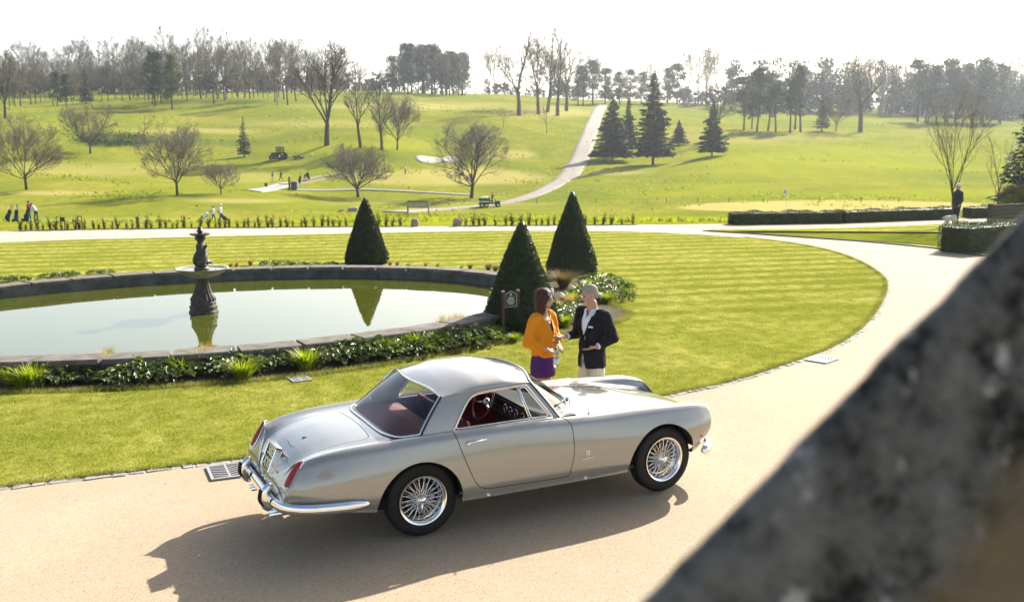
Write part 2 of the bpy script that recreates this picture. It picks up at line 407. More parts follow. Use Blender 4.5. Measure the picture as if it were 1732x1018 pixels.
M_lawn = mat('mown_lawn', rough=.95, spec=.0)
def lawn_colour(m, dark=1.0):
    p = geo_pos(m); sx = N(m, 'ShaderNodeSeparateXYZ'); L(m, p, sx.inputs[0])
    # mowing stripes along the house front: bent-blade light put into the colour, softer near the edge
    wv = mathn(m, 'SINE', mathn(m, 'MULTIPLY', mathn(m, 'ADD', sx.outputs[1], mathn(m, 'MULTIPLY', sx.outputs[0], .24)), 2*PI/1.15))
    n1 = noise_tex(m, .35, 4, .6, p); n2 = noise_tex(m, 3.0, 4, .65, p); n3 = noise_tex(m, 60, 2, .6, p)
    st = mathn(m, 'ADD', mathn(m, 'MULTIPLY', mathn(m, 'MULTIPLY', wv, .21), ramp(m, mathn(m, 'MULTIPLY', sx.outputs[1], .04), [(.2,(0,0,0)),(.4,(1,1,1))])), n1)
    c = ramp(m, st, [(.30,(.180,.198,.028)),(.5,(.270,.270,.048)),(.72,(.370,.338,.092))])
    c = mixc(m, ramp(m, n2, [(.38,(.75,.75,.75)),(.62,(0,0,0))]), c, (.145,.160,.012))
    c = mixc(m, ramp(m, n2, [(.60,(0,0,0)),(.78,(.55,.55,.55))]), c, (.31,.245,.085))
    c = mixc(m, mathn(m, 'MULTIPLY', n3, .2), c, (.08,.10,.010))
    return c
L(M_lawn, lawn_colour(M_lawn), bsdf(M_lawn).inputs['Base Color'])
L(M_lawn, bump(M_lawn, noise_tex(M_lawn, 45, 3, .7, geo_pos(M_lawn)), .5, .02), bsdf(M_lawn).inputs['Normal'])
POND_C = np.array([.39, 11.87]); PA, PB = 7.18, 5.13
lawn = sheet('lawn', LAWN[:, :2], .0, M_lawn)
# wedge of lawn between the two arms of the drive
WEDGE = [tuple(p) for p in wf[::-1]] 
wedge_out = [tuple(p) for p in dr[::-1]] ; 
wl = [p for p in wedge_out if p[1] < 23.2] + [tuple(p) for p in wf[::-1]] + [(60,12),(45,9)]
sheet('verge_lawn', wl, .012, M_lawn)

# flower bed: a ring of soil round the pond
M_soil = mat('soil', rough=.95, spec=.1)
_n = noise_tex(M_soil, 25, 5, .7, geo_pos(M_soil)); L(M_soil, ramp(M_soil, _n, [(.3,(.035,.025,.016)),(.7,(.10,.075,.05))]), bsdf(M_soil).inputs['Base Color'])
L(M_soil, bump(M_soil, _n, .8, .04), bsdf(M_soil).inputs['Normal'])
def ell(a, b, n=160, t0=0, t1=2*PI): return [(POND_C[0]+a*math.cos(t0+(t1-t0)*k/n), POND_C[1]+b*math.sin(t0+(t1-t0)*k/n)) for k in range(n)]
bo, bi = [], ell(PA-.25, PB-.25)
for k in range(160):
    t = 2*PI*k/160; wd = .46 + .42*max(0, math.sin(-t))**2 + .10*math.sin(7*t)*.5 + 1.2*math.exp(-((t-5.70)/.30)**2) + 1.9*math.exp(-((t-.02)/.26)**2)+ 1.9*math.exp(-((t-2*PI-.02)/.26)**2)
    bo.append((POND_C[0]+(PA+wd)*math.cos(t), POND_C[1]+(PB+wd)*math.sin(t)))
bv = [(*p, .008) for p in bo] + [(*p, .008) for p in bi]
tag(mesh('flower_bed', bv, [(k, (k+1) % 160, 160+(k+1) % 160, 160+k) for k in range(160)], M_soil, smooth=False), kind='structure')

# ---- pond: wall, coping stones, water
M_stone = mat('pond_stone', rough=.85, spec=.25)
_p = geo_pos(M_stone); _a = noise_tex(M_stone, 3.2, 5, .65, _p); _b = noise_tex(M_stone, 30, 4, .7, _p)
_c = ramp(M_stone, _a, [(.3,(.07,.060,.05)),(.5,(.15,.13,.108)),(.7,(.225,.20,.17))]); _c = mixc(M_stone, _b, mixc(M_stone, .5, _c, (.06,.055,.045)), _c)
L(M_stone, _c, bsdf(M_stone).inputs['Base Color']); L(M_stone, bump(M_stone, _b, .5, .015), bsdf(M_stone).inputs['Normal'])
M_wall_in = mat('pond_render', (.085,.09,.075), .8); 
_a = noise_tex(M_wall_in, 2.5, 5, .7, geo_pos(M_wall_in)); L(M_wall_in, ramp(M_wall_in, _a, [(.35,(.040,.045,.036)),(.65,(.11,.115,.10))]), bsdf(M_wall_in).inputs['Base Color'])
M_water = mat('pond_water', (.058,.066,.006), .010, spec=.5, IOR=1.62)
_w = noise_tex(M_water, 1.6, 3, .5, geo_pos(M_water)); L(M_water, bump(M_water, _w, .02, .05), bsdf(M_water).inputs['Normal'])
tag(mesh('pond_water', [(*p, .035) for p in ell(PA-.1, PB-.1)], [tuple(range(160))], M_water, smooth=False), kind='structure')
pond = empty('pond_wall', (POND_C[0], POND_C[1], 0), 0, 'low oval stone wall with flat coping round the pond', 'pond wall')
nseg = 192; iv = []; prof = [(.27,-.05),(.27,.24),(-.12,.24),(-.12,-.05)]
V = []; Fc = []
for k in range(nseg):
    t = 2*PI*k/nseg; c, s = math.cos(t), math.sin(t)
    for off, z in prof: V.append(((PA+off-.15)*c, (PB+off-.15)*s, z))
for k in range(nseg):
    for j in range(3): Fc.append((k*4+j, ((k+1) % nseg)*4+j, ((k+1) % nseg)*4+j+1, k*4+j+1))
mesh('wall_ring', V, Fc, M_wall_in, pond, smooth=False)
ncope = 46; rr = random.Random(3)
for k in range(ncope):
    t0 = 2*PI*k/ncope+.004; t1 = 2*PI*(k+1)/ncope-.004; V = []; n = 5; dz = rr.uniform(-.006,.006)
    for i in range(n+1):
        t = t0+(t1-t0)*i/n; c, s = math.cos(t), math.sin(t)
        for off, z in ((.17,.242),(.17,.302),(.155,.317),(-.285,.317),(-.30,.302),(-.30,.242)): V.append(((PA+off)*c, (PB+off)*s, z+dz))
    Fc = [(i*6+j, (i+1)*6+j, (i+1)*6+(j+1) % 6, i*6+(j+1) % 6) for i in range(n) for j in range(6)] + [(5,4,3,2,1,0), tuple(n*6+j for j in range(6))]
    mesh('coping_stone', V, Fc, M_stone, pond, smooth=False)

# ---- stone setts along the lawn edge
M_sett = mat('sett', rough=.9, spec=.2); _p = geo_pos(M_sett); _a = noise_tex(M_sett, 2.3, 4, .7, _p); _b = noise_tex(M_sett, 40, 4, .7, _p)
_c = ramp(M_sett, _a, [(.3,(.27,.25,.225)),(.55,(.40,.37,.33)),(.75,(.48,.445,.40))]); L(M_sett, mixc(M_sett, _b, mixc(M_sett, .5, _c, (.13,.12,.10)), _c), bsdf(M_sett).inputs['Base Color'])
L(M_sett, bump(M_sett, _b, .6, .012), bsdf(M_sett).inputs['Normal'])
edge = empty('stone_edging', (0,0,0), 0, 'row of pale stone setts between the lawn and the drive', 'edging')
rr = random.Random(11); sett_me = []
for q in range(8):
    bm = bmesh.new(); bmesh.ops.create_cube(bm, size=1.0)
    bmesh.ops.bevel(bm, geom=list(bm.edges), offset=.11, segments=1, affect='EDGES')
    for v in bm.verts: v.co += Vector((rr.uniform(-.06,.06), rr.uniform(-.08,.08), rr.uniform(-.10,.10)))
    me = bpy.data.meshes.new('sett'); bm.to_mesh(me); bm.free(); me.materials.append(M_sett); sett_me.append(me)
def along(P):
    d = np.r_[0, np.cumsum(np.hypot(*np.diff(P, axis=0).T))]
    return lambda s: (np.interp(s, d, P[:,0]), np.interp(s, d, P[:,1])), d[-1]
eP = LAWN[8:8*18+1, :2]; ef, eL = along(eP); s = 0.0
while s < eL:
    ln = rr.choice([rr.uniform(.10,.18), rr.uniform(.16,.34)]); a = ef(s); b = ef(s+ln); x, y = (a[0]+b[0])/2, (a[1]+b[1])/2
    if not (1.2 < x < 3.0 and y < 3):      # hidden behind the car
        ang = math.atan2(b[1]-a[1], b[0]-a[0]); wd = rr.uniform(.085,.125)
        inst('sett', sett_me[rr.randrange(8)], edge, (x+math.sin(ang)*wd*.35, y-math.cos(ang)*wd*.35, -.029+rr.uniform(-.004,.005)), (rr.uniform(-.06,.06), rr.uniform(-.04,.04), ang+rr.uniform(-.07,.07)), (ln*.97, wd*1.15, .052))
    s += ln + rr.uniform(.004,.015)

# dark steel edge of the verge lawn
M_edge = mat('edge_steel', (.05,.045,.04), .7)
ep = dr[::-1]; V = []; 
for i, p in enumerate(ep):
    V += [(p[0], p[1], -.04), (p[0], p[1], .035), (p[0]+.05, p[1]+.02, .035)]
mesh('lawn_kerb', V, [(i*3+j, (i+1)*3+j, (i+1)*3+j+1, i*3+j+1) for i in range(len(ep)-1) for j in range(2)], M_edge, smooth=False)['kind'] = 'structure'

# ---- drive up the hill
def drape(name, pts, width, m, lift=.12, per=10, kind='structure', wf_=None):
    P = catmull([onland(*p)[:2] for p in pts], per)
    V = []; n = 7
    for i, p in enumerate(P):
        t = P[min(i+1, len(P)-1)]-P[max(i-1, 0)]; t = t/np.linalg.norm(t); nn = np.array([-t[1], t[0]]); wd = width if wf_ is None else wf_(i/(len(P)-1))
        for k in range(n):
            q = p+nn*wd*(min(max((k-1)/4, -.03), 1.03)-.5); V.append((q[0], q[1], hz(*q)+(lift if 0 < k < 6 else -.4)))
    o = mesh(name, V, [(i*n+k, i*n+k+1, (i+1)*n+k+1, (i+1)*n+k) for i in range(len(P)-1) for k in range(n-1)], m)
    o['kind'] = kind; return o
M_road = gravel('hill_track', (.165,.153,.132), (.23,.212,.185))
drape('hill_road', [(1021,176),(1016,183),(1007,200),(996,232),(984,262),(966,292),(940,312),(900,331),(850,344),(790,351),(730,355),(668,359)], 3.3, M_road, .07, wf_=lambda u: 3.9 if u < .5 else 3.2)
M_mat = mat('pale_turf_mat', (.25,.25,.23), .9)
drape('tee_path', [(428,323),(470,316),(494,311)], 2.4, M_mat, .07)
drape('tee_path', [(430,321),(520,303),(600,292)], .6, M_road, .07); drape('tee_path', [(500,312),(560,303),(615,296)], .5, M_road, .07)
M_path2 = mat('worn_path', (.15,.15,.10), .95)
drape('worn_path', [(490,321),(600,322),(720,326),(800,331)], 1.4, M_path2, .06)
M_sand = mat('bunker_sand', rough=.95); _a = noise_tex(M_sand, 1.5, 4, .6, geo_pos(M_sand)); L(M_sand, ramp(M_sand, _a, [(.3,(.23,.205,.175)),(.7,(.32,.295,.26))]), bsdf(M_sand).inputs['Base Color'])
def bunker(px, py, rx, ry, seed):
    c = onland(px, py); r = random.Random(seed); V = [(c[0], c[1], hz(c[0], c[1])-.05)]; n = 40; ph = r.uniform(0, 6)
    for ring, h in ((.7,.0),(1.0,.06),(1.04,-.4)):
        for k in range(n):
            t = 2*PI*k/n; q = ring*(1+.18*math.sin(2*t+ph)+.1*math.sin(3*t))
            p = np.array(c[:2]) + _rt[:2]*rx*q*math.cos(t) + F2*ry*q*math.sin(t); V.append((p[0], p[1], hz(*p)+h))
    Fc = [(0, 1+k, 1+(k+1) % n) for k in range(n)] + [(1+j*n+k, 1+(j+1)*n+k, 1+(j+1)*n+(k+1) % n, 1+j*n+(k+1) % n) for j in range(2) for k in range(n)]
    mesh('sand_bunker', V, Fc, M_sand)['kind'] = 'structure'
bunker(724, 271, 2.2, 4.5, 1); bunker(762, 270, 1.8, 4.0, 2)
# ================================================================ the silver coupe
def clip(V, Fc, Nn, fval):
    """keep the part of a surface where fval > 0 (new edge points on the line)"""
    nv = [tuple(p) for p in V]; nn = [tuple(p) for p in Nn]; cache = {}; out = []
    def cut(a, b):
        k = (a, b) if a < b else (b, a)
        if k not in cache:
            t = fval[a]/(fval[a]-fval[b]); cache[k] = len(nv)
            nv.append(tuple(V[a][i]+(V[b][i]-V[a][i])*t for i in range(3))); nn.append(tuple(Nn[a][i]+(Nn[b][i]-Nn[a][i])*t for i in range(3)))
        return cache[k]
    pos = fval > 0
    for f in Fc:
        q = [pos[i] for i in f]
        if all(q): out.append(f); continue
        if not any(q): continue
        r = []
        for i in range(len(f)):
            a, b = f[i], f[(i+1) % len(f)]
            if pos[a]: r.append(a)
            if pos[a] != pos[b]: r.append(cut(a, b))
        if len(r) > 2: out.append(tuple(r))
    used = sorted({i for f in out for i in f}); mp = {o: k for k, o in enumerate(used)}
    return np.array([nv[i] for i in used]), [tuple(mp[i] for i in f) for f in out], np.array([nn[i] for i in used])
def poly_sdf(P, x, y):       # negative inside
    P = np.asarray(P, float); n = len(P); d = np.full(x.shape, 1e9); ins = np.zeros(x.shape, bool)
    for i in range(n):
        a = P[i]; b = P[(i+1) % n]; e = b-a; wx = x-a[0]; wy = y-a[1]; t = np.clip((wx*e[0]+wy*e[1])/(e@e), 0, 1)
        d = np.minimum(d, np.hypot(wx-e[0]*t, wy-e[1]*t))
        c = ((a[1] <= y) & (b[1] > y)) | ((b[1] <= y) & (a[1] > y))
        with np.errstate(divide='ignore', invalid='ignore'): xi = a[0]+(y-a[1])/(b[1]-a[1])*e[0]
        ins ^= c & (x < xi)
    return np.where(ins, -d, d)
def rounded(P, r, n=5):
    P = [np.array(p, float) for p in P]; out = []
    for i in range(len(P)):
        a, b, c = P[i-1], P[i], P[(i+1) % len(P)]; rr_ = r[i] if isinstance(r, (list, tuple)) else r
        u = a-b; v = c-b; k1 = min(rr_, np.linalg.norm(u)*.45); k2 = min(rr_, np.linalg.norm(v)*.45)
        p = b+u/np.linalg.norm(u)*k1; q = b+v/np.linalg.norm(v)*k2
        for t in np.linspace(0, 1, n): out.append((1-t)**2*p+2*t*(1-t)*b+t*t*q)
    return np.array(out)
def grid_faces(nu, nv): return [(i*nv+j, (i+1)*nv+j, (i+1)*nv+j+1, i*nv+j+1) for i in range(nu-1) for j in range(nv-1)]
def grid_normals(G):
    du = np.gradient(G, axis=0); dv = np.gradient(G, axis=1); n = np.cross(du, dv); return n/np.maximum(np.linalg.norm(n, axis=-1, keepdims=True), 1e-9)

M_paint = mat('silver_paint', (.315,.305,.275), .17, .45, coat=1.0, Coat_Roughness=.02, Coat_IOR=1.5)
M_chrome = mat('chrome', (.86,.85,.83), .05, 1.0)
M_warm_chrome = mat('window_frame_metal', (.80,.70,.58), .12, 1.0)  # chrome trim, its warm reflection put into the base colour
M_rubber = mat('tyre_rubber', (.007,.007,.008), .62, spec=.3)
M_black = mat('black_trim', (.01,.01,.011), .5)
M_dark = mat('underbody', (.012,.011,.010), .9)
M_redl = mat('red_leather', (.16,.010,.018), .42, spec=.5)
M_redc = mat('red_carpet', (.13,.010,.016), .7)
M_lens = mat('red_lens', (.30,.003,.008), .10, spec=.4, coat=.3)
_n = N(M_lens, 'ShaderNodeTexWave'); _n.inputs['Scale'].default_value = 90; L(M_lens, bump(M_lens, _n.outputs['Fac'], .4, .003), bsdf(M_lens).inputs['Normal'])
M_wood = mat('wood_rim', (.22,.07,.02), .25, coat=1.0)
M_alloy = mat('alloy', (.62,.62,.60), .25, 1.0)
M_amber = mat('amber_lens', (.55,.14,.02), .15)
M_gl = bpy.data.materials.new('car_glass'); M_gl.use_nodes = True
_t = M_gl.node_tree; _t.nodes.remove(_t.nodes['Principled BSDF']); _o = _t.nodes['Material Output']
_lw = _t.nodes.new('ShaderNodeLayerWeight'); _lw.inputs[0].default_value = .5
_p5 = _t.nodes.new('ShaderNodeMath'); _p5.operation = 'POWER'; _p5.inputs[1].default_value = 4.5; _t.links.new(_lw.outputs['Facing'], _p5.inputs[0])
_fr = _t.nodes.new('ShaderNodeMath'); _fr.operation = 'MULTIPLY_ADD'; _fr.inputs[1].default_value = .93; _fr.inputs[2].default_value = .06; _t.links.new(_p5.outputs[0], _fr.inputs[0])
_tr = _t.nodes.new('ShaderNodeBsdfTransparent'); _tr.inputs[0].default_value = (.56,.57,.56,1)
_gs = _t.nodes.new('ShaderNodeBsdfGlossy'); _gs.inputs['Roughness'].default_value = .01
_mx = _t.nodes.new('ShaderNodeMixShader'); _t.links.new(_fr.outputs[0], _mx.inputs[0]); _t.links.new(_tr.outputs[0], _mx.inputs[1]); _t.links.new(_gs.outputs[0], _mx.inputs[2]); _t.links.new(_mx.outputs[0], _o.inputs[0])

car = empty('car', (0,0,0), 0, 'silver classic two-door coupe with wire wheels parked on the gravel drive', 'car')

def rear_x(yy, zz):
    yy = np.abs(yy); zt = 1.215+.065*(1-np.minimum(yy/.605, 1)**2); t = (zz-.92)/(zt-.92)
    xt = .165+.050*np.minimum(yy/.605, 1.1)**2.2; xb = -.290+.260*np.minimum(yy/.70, 1.03)**7
    return xb+(xt-xb)*t
def front_x(yy, zz):
    yy = np.abs(yy); zt = 1.240+.055*(1-np.minimum(yy/.565, 1)**2); t = (zz-.93)/(zt-.93)
    xt = 1.265-.105*np.minimum(yy/.565, 1.1)**2; xb = 1.73-.34*np.minimum(yy/.69, 1.05)**2.2
    return xb+(xt-xb)*t
# ---------------- body shell
kx = [-1.13,-.97,-.7,-.3,.1,.6,1.1,1.5,1.9,2.3,2.7,3.0,3.19]
prm = dict(
 zc=[.780,.848,.897,.920,.93,.93,.93,.945,.955,.925,.842,.775,.715],
 yv=[.45,.47,.49,.50,.52,.54,.54,.53,.51,.505,.505,.505,.50],
 zv=[.768,.834,.882,.912,.925,.925,.925,.925,.900,.868,.806,.755,.700],
 yc=[.655,.675,.695,.712,.722,.73,.73,.72,.70,.688,.675,.66,.640],
 zk=[.838,.872,.902,.922,.935,.938,.932,.916,.903,.898,.884,.862,.822],
 ys=[.715,.750,.782,.797,.800,.805,.81,.81,.80,.79,.772,.742,.700],
 zs=[.755,.790,.815,.835,.845,.848,.842,.825,.815,.808,.795,.77,.735],
 ym=[.735,.785,.828,.840,.836,.838,.843,.845,.842,.838,.825,.785,.722],
 zm=[.61,.62,.63,.63,.63,.63,.63,.62,.62,.62,.62,.62,.615],
 yl=[.700,.765,.815,.828,.825,.827,.83,.83,.828,.822,.80,.75,.690],
 zl=[.50,.475,.45,.43,.42,.42,.42,.42,.42,.42,.435,.455,.47],
 yb=[.64,.715,.765,.785,.785,.79,.79,.79,.785,.775,.755,.722,.665],
 zb=[.43,.395,.36,.31,.297,.292,.292,.292,.292,.302,.33,.362,.388])
pf = {k: pchip(kx, v) for k, v in prm.items()}
def shear_x(x, z):
    kr = np.clip((-.55-x)/.58, 0, 1)**1.3; kf = np.clip((x-2.6)/.58, 0, 1)**1.3
    gr = np.where(z > .58, (z-.65)*.60, -.042-(.58-z)*.12)
    gf = -1.5*(z-.69)**2
    return x + kr*gr + kf*gf
def section(x, sy=1.0, sz=1.0, drop=0.0):
    g = lambda k: float(pf[k](x)) - (drop if k in ('zc','zv') else drop*.12 if k == 'zk' else 0)
    P = [(0,g('zc')),(g('yv')*.5,g('zc')-(g('zc')-g('zv'))*.22),(g('yv'),g('zv')),(g('yc')-.085,g('zk')-.022),(g('yc'),g('zk')),(g('yc')+(g('ys')-g('yc'))*.62,g('zk')-.026),(g('ys'),g('zs')),(g('ym'),g('zm')),(g('yl'),g('zl')),(g('yb')+.012,g('zb')+.035),(g('yb'),g('zb')),(g('yb')-.07,g('zb')-.004)]
    P = [(-p[0]*0 if i == 0 else p[0], p[1]) for i, p in enumerate(P)]
    Q = catmull([(-P[1][0], P[1][1])]+P, 10)[10:]
    Q[:,0] *= sy; Q[:,1] = .62+(Q[:,1]-.62)*sz
    return Q
st = []
for e in np.linspace(1, 0, 15)[:-1]:                      # rounded tail end
    c_ = 1-math.sqrt(1-e*e*.99); st.append((-1.045-.13*e, 1-.040*max(0, (c_-.12))/.88, 1-.10*max(0, (c_-.12))/.88, .125*c_))
st += [(x, 1, 1, 0) for x in np.linspace(-1.045, 3.135, 190)]
for e in np.linspace(0, 1, 9)[1:]:
    st.append((3.135+.055*e, 1-.10*(1-math.sqrt(1-e*e*.999)), 1-.12*(1-math.sqrt(1-e*e*.999)), 0))
half = []
for x, sy, sz, dp in st:
    q = section(np.clip(x, -1.115, 3.19), sy, sz, dp); half.append(np.stack([shear_x(np.full(len(q), x), q[:,1]), -q[:,0], q[:,1]], -1))
half = np.array(half)                                     # right-hand side (y<0)
full = np.concatenate([half[:, ::-1], (half*np.array([1,-1,1]))[:, 1:]], axis=1)
nb, nq = full.shape[:2]
Vb = full.reshape(-1,3); Nb = grid_normals(full).reshape(-1,3); Fb = grid_faces(nb, nq)
def orient(V, Fc, Nn, k):
    if Nn[k][2] < 0: Nn = -Nn
    f = next(q for q in Fc if k in q); a, b, c = (V[i] for i in f[:3])
    if np.cross(b-a, c-a) @ Nn[k] < 0: Fc = [q[::-1] for q in Fc]
    return Fc, Nn
Fb, Nb = orient(Vb, Fb, Nb, (nb//2)*nq+nq//2)
x, y, z = Vb.T
bvh_body = BVHTree.FromPolygons([Vector(p) for p in Vb], Fb)
def side_y(px_, pz_, sgn=-1):
    h = bvh_body.ray_cast(Vector((px_, sgn*2, pz_)), Vector((0, -sgn, 0))); return (h[0], h[1]) if h[0] is not None else (Vector((px_, sgn*.82, pz_)), Vector((0, sgn, 0)))
def top_z(px_, py_):
    h = bvh_body.ray_cast(Vector((px_, py_, 3)), Vector((0,0,-1))); return (h[0], h[1]) if h[0] is not None else (Vector((px_, py_, .9)), Vector((0,0,1)))
AX_R, AX_F, WR = .004, 2.585, .337
def arch(cx, cz, r, xx, zz, stretch=1.0): return np.hypot((xx-cx)/stretch, zz-cz)-r
DOOR = rounded([(.272,1.05),(.285,.93),(.372,.66),(.50,.385),(1.435,.368),(1.478,.60),(1.470,.90),(1.30,.955),(1.30,1.05)], [.02,.05,.2,.12,.05,.1,.10,.04,.02])
LID = rounded([(-1.60,-.42),(-.70,-.49),(-.40,-.515),(-.36,0),(-.40,.515),(-.70,.49),(-1.60,.42)], [.14,.1,.09,.3,.09,.1,.14])
BON = rounded([(1.555,-.575),(2.92,-.47),(2.98,0),(2.92,.47),(1.555,.575),(1.79,.20),(1.80,-.20)], [.14,.12,.2,.12,.14,.3,.3])
GAP = .0032
side = np.abs(y) > .62
d_door = np.where(side, poly_sdf(DOOR, x, z), 1.0)
topm = (z > .60) & (np.abs(y) < .72)
d_lid = np.where(topm & (x < 0), poly_sdf(LID, x, y), 1.0)
d_bon = np.where(topm & (x > 1.2), poly_sdf(BON, x, y), 1.0)
a_r = np.where(side, arch(-.05, .335, .390, x, z, 1.02), 1.0); a_f = np.where(side, arch(2.515, .335, .398, x, z, 1.02), 1.0)
low = np.where(np.abs(y) > .62, np.minimum(a_r, a_f), np.minimum(np.where(np.abs(x+.05) < .42, z-.60, 1), np.where(np.abs(x-2.515) < .42, z-.60, 1)))
cab = np.where((z > .86), -np.minimum(np.minimum(.650-np.abs(y), x-rear_x(y, .92)-.05), front_x(y, .93)-.07-x), 1.0)      # open under the cabin
def make(field_list, name, m, parent=car):
    V, Fc, Nn = Vb, Fb, Nb
    idx = None
    vals = [f.copy() for f in field_list]
    # carry the remaining fields through each cut
    for k in range(len(vals)):
        aug = np.concatenate([V, np.stack(vals[k:], -1)], -1) if k < len(vals) else V
        V2 = [tuple(p) for p in aug]; A, Fc, Nn = clip_n(aug, Fc, Nn, vals[k])
        V = A[:, :3]; 
        for j in range(k, len(vals)): vals[j] = A[:, 3+j-k]
    return mesh(name, V, Fc, m, parent, True, Nn)
def clip_n(A, Fc, Nn, fval):
    A = np.asarray(A); nA = [A]; cache = {}; out = []; newA = []; newN = []; base = len(A); pos = fval > 0
    def cut(a, b):
        k = (a, b) if a < b else (b, a)
        if k not in cache:
            t = fval[a]/(fval[a]-fval[b]); cache[k] = base+len(newA); newA.append(A[a]+(A[b]-A[a])*t); newN.append(Nn[a]+(Nn[b]-Nn[a])*t)
        return cache[k]
    for f in Fc:
        c = sum(bool(pos[i]) for i in f)
        if c == len(f): out.append(f); continue
        if c == 0: continue
        r = []
        for i in range(len(f)):
            a, b = f[i], f[(i+1) % len(f)]
            if pos[a]: r.append(a)
            if pos[a] != pos[b]: r.append(cut(a, b))
        if len(r) > 2: out.append(tuple(r))
    A2 = np.concatenate([A, np.array(newA)]) if newA else A; N2 = np.concatenate([Nn, np.array(newN)]) if newN else np.asarray(Nn)
    used = np.unique(np.concatenate([np.array(f) for f in out])) if out else np.array([], int)
    mp = np.full(len(A2), -1); mp[used] = np.arange(len(used))
    return A2[used], [tuple(int(mp[i]) for i in f) for f in out], N2[used]
make([low, cab, d_door-GAP, d_lid-GAP, d_bon-GAP], 'body', M_paint)
for s in (-1, 1):
    dr_o = make([-d_door-GAP, np.where(y*s > 0, 1.0, -1.0), cab], 'door', M_paint)
    if s < 0: door_r = dr_o
    else: door_l = dr_o
make([-d_lid-GAP], 'boot_lid', M_paint); make([-d_bon-GAP, np.minimum(cab, 1)], 'bonnet', M_paint)
# tail and nose closing panels
def cap_panel(ring, cz, bulge, name, xb, n=16):
    G = []
    for t in np.linspace(1, 0, n):
        q = ring.copy(); q[:,1] *= t; q[:,2] = cz+(ring[:,2]-cz)*t
        q[:,0] = ring[:,0]*t**6 + shear_x(np.full(len(q), xb), q[:,2])*(1-t**6) + bulge*(1-t*t); G.append(q)
    G = np.array(G); return mesh(name, G.reshape(-1,3), grid_faces(n, len(ring)), M_paint, car)
cap_panel(full[0], .44, -.010, 'rear_panel', -1.175); cap_panel(full[-1], .43, .06, 'nose_panel', 3.19)

# ---------------- cabin
cx = np.linspace(-.16, 1.50, 120); cz_ = pchip([-.16,.13,.35,.6,.85,1.1,1.25,1.5], [1.13,1.262,1.332,1.368,1.372,1.338,1.292,1.19])
cye = pchip([-.16,.13,.4,.65,.9,1.1,1.25,1.5], [.60,.607,.606,.600,.590,.576,.562,.54]); cze = pchip([-.16,.13,.4,.65,.9,1.1,1.25,1.5], [1.165,1.212,1.242,1.258,1.264,1.258,1.242,1.18])
G = []
for xx in cx:
    zr, ye, ze = float(cz_(xx)), float(cye(xx)), float(cze(xx)); row = []
    ek = 1.02+1.0*min(1, max(0, (.62-xx)/.38))**1.3+1.0*min(1, max(0, (xx-.85)/.32))**1.3
    for a in np.linspace(0, PI/2, 26): row.append((ye*math.sin(a)**.86 if a > 0 else 0, ze+(zr-ze)*max(math.cos(a), 0)**ek))
    for t in np.linspace(0, 1, 22)[1:]: row.append((ye+(.722-ye)*t+.010*math.sin(PI*t), ze+(.905-ze)*t))
    G.append([(xx, -p[0], p[1]) for p in row])
G = np.array(G); Gf = np.concatenate([G[:, ::-1], (G*np.array([1,-1,1]))[:, 1:]], axis=1)
Vc = Gf.reshape(-1,3); Nc = grid_normals(Gf).reshape(-1,3); Fcb = grid_faces(len(cx), Gf.shape[1])
Fcb, Nc = orient(Vc, Fcb, Nc, 60*Gf.shape[1]+Gf.shape[1]//2)
X_, Y_, Z_ = Vc.T; aY = np.abs(Y_)
SIDEW = rounded([(.300,.930),(.405,1.095),(.512,1.214),(.66,1.234),(1.090,1.243),(1.315,.930)], [.03,.2,.13,.2,.03,.04])
Vb_, Fb_, Nb_ = Vb, Fb, Nb
Vb, Fb, Nb = Vc, Fcb, Nc
d_sw = np.where((Z_ < 1.245) & (aY > .5), poly_sdf(SIDEW, X_, Z_), 1.0)
make([X_-rear_x(Y_, Z_), front_x(Y_, Z_)-X_, d_sw], 'roof', M_paint)
Vb, Fb, Nb = Vb_, Fb_, Nb_
def cab_y(xx, zz):
    ye, ze = float(cye(xx)), float(cze(xx)); t = (zz-ze)/(.905-ze); t = min(max(t, 0), 1); return ye+(.722-ye)*t+.010*math.sin(PI*t)
bvh_cab = BVHTree.FromPolygons([Vector(p) for p in Vc], Fcb)
def glass(name, fx, yt, yb, n=36, k=14, bulge=.0):
    Gg = []
    for i in range(n+1):
        s = -1+2*i/n; s = math.copysign(1-(1-abs(s))**1.25, s); row = []
        y1 = s*yt; z1 = 1.23
        for it in range(12):
            x1 = float(fx(y1, z1)); h = bvh_cab.ray_cast(Vector((x1, y1, 3)), Vector((0,0,-1)))
            if h[0] is not None: z1 = z1*.4+h[0].z*.6
        y0 = s*yb; x0 = float(fx(y0, .925)); h = bvh_body.ray_cast(Vector((x0, y0, 3)), Vector((0,0,-1))); z0 = h[0].z+.004 if h[0] is not None else .92
        for j in range(k+1):
            t = j/k; row.append((x0+(x1-x0)*t, y0+(y1-y0)*t, z0+(z1-z0)*t+bulge*math.sin(PI*t)))
        Gg.append(row)
    Gg = np.array(Gg); o = mesh(name, Gg.reshape(-1,3), grid_faces(n+1, k+1), M_gl, car)
    return o, Gg
rw, Gr = glass('rear_window', rear_x, .600, .706, bulge=.012)
ws, Gw = glass('windscreen', front_x, .566, .700, bulge=.008)
def trim_loop(Gg, parent, r, out, nm, m):
    a = Gg[0, :].tolist(); b = Gg[:, -1].tolist(); c = Gg[-1, ::-1].tolist(); d = Gg[::-1, 0].tolist()
    P = a[:-1]+b[:-1]+c[:-1]+d[:-1]; P = [(p[0]+out[0], p[1], p[2]+out[1]) for p in P]
    MB().tube(P, r, 6, closed=True).build(nm, m, parent)
trim_loop(Gr, rw, .011, (-.006,.004), 'chrome_surround', M_chrome)
trim_loop(Gw, ws, .011, (.006,.004), 'chrome_surround', M_chrome)
def grow(Gg, k):
    c = Gg.reshape(-1,3).mean(0); return Gg+(Gg-c)*k
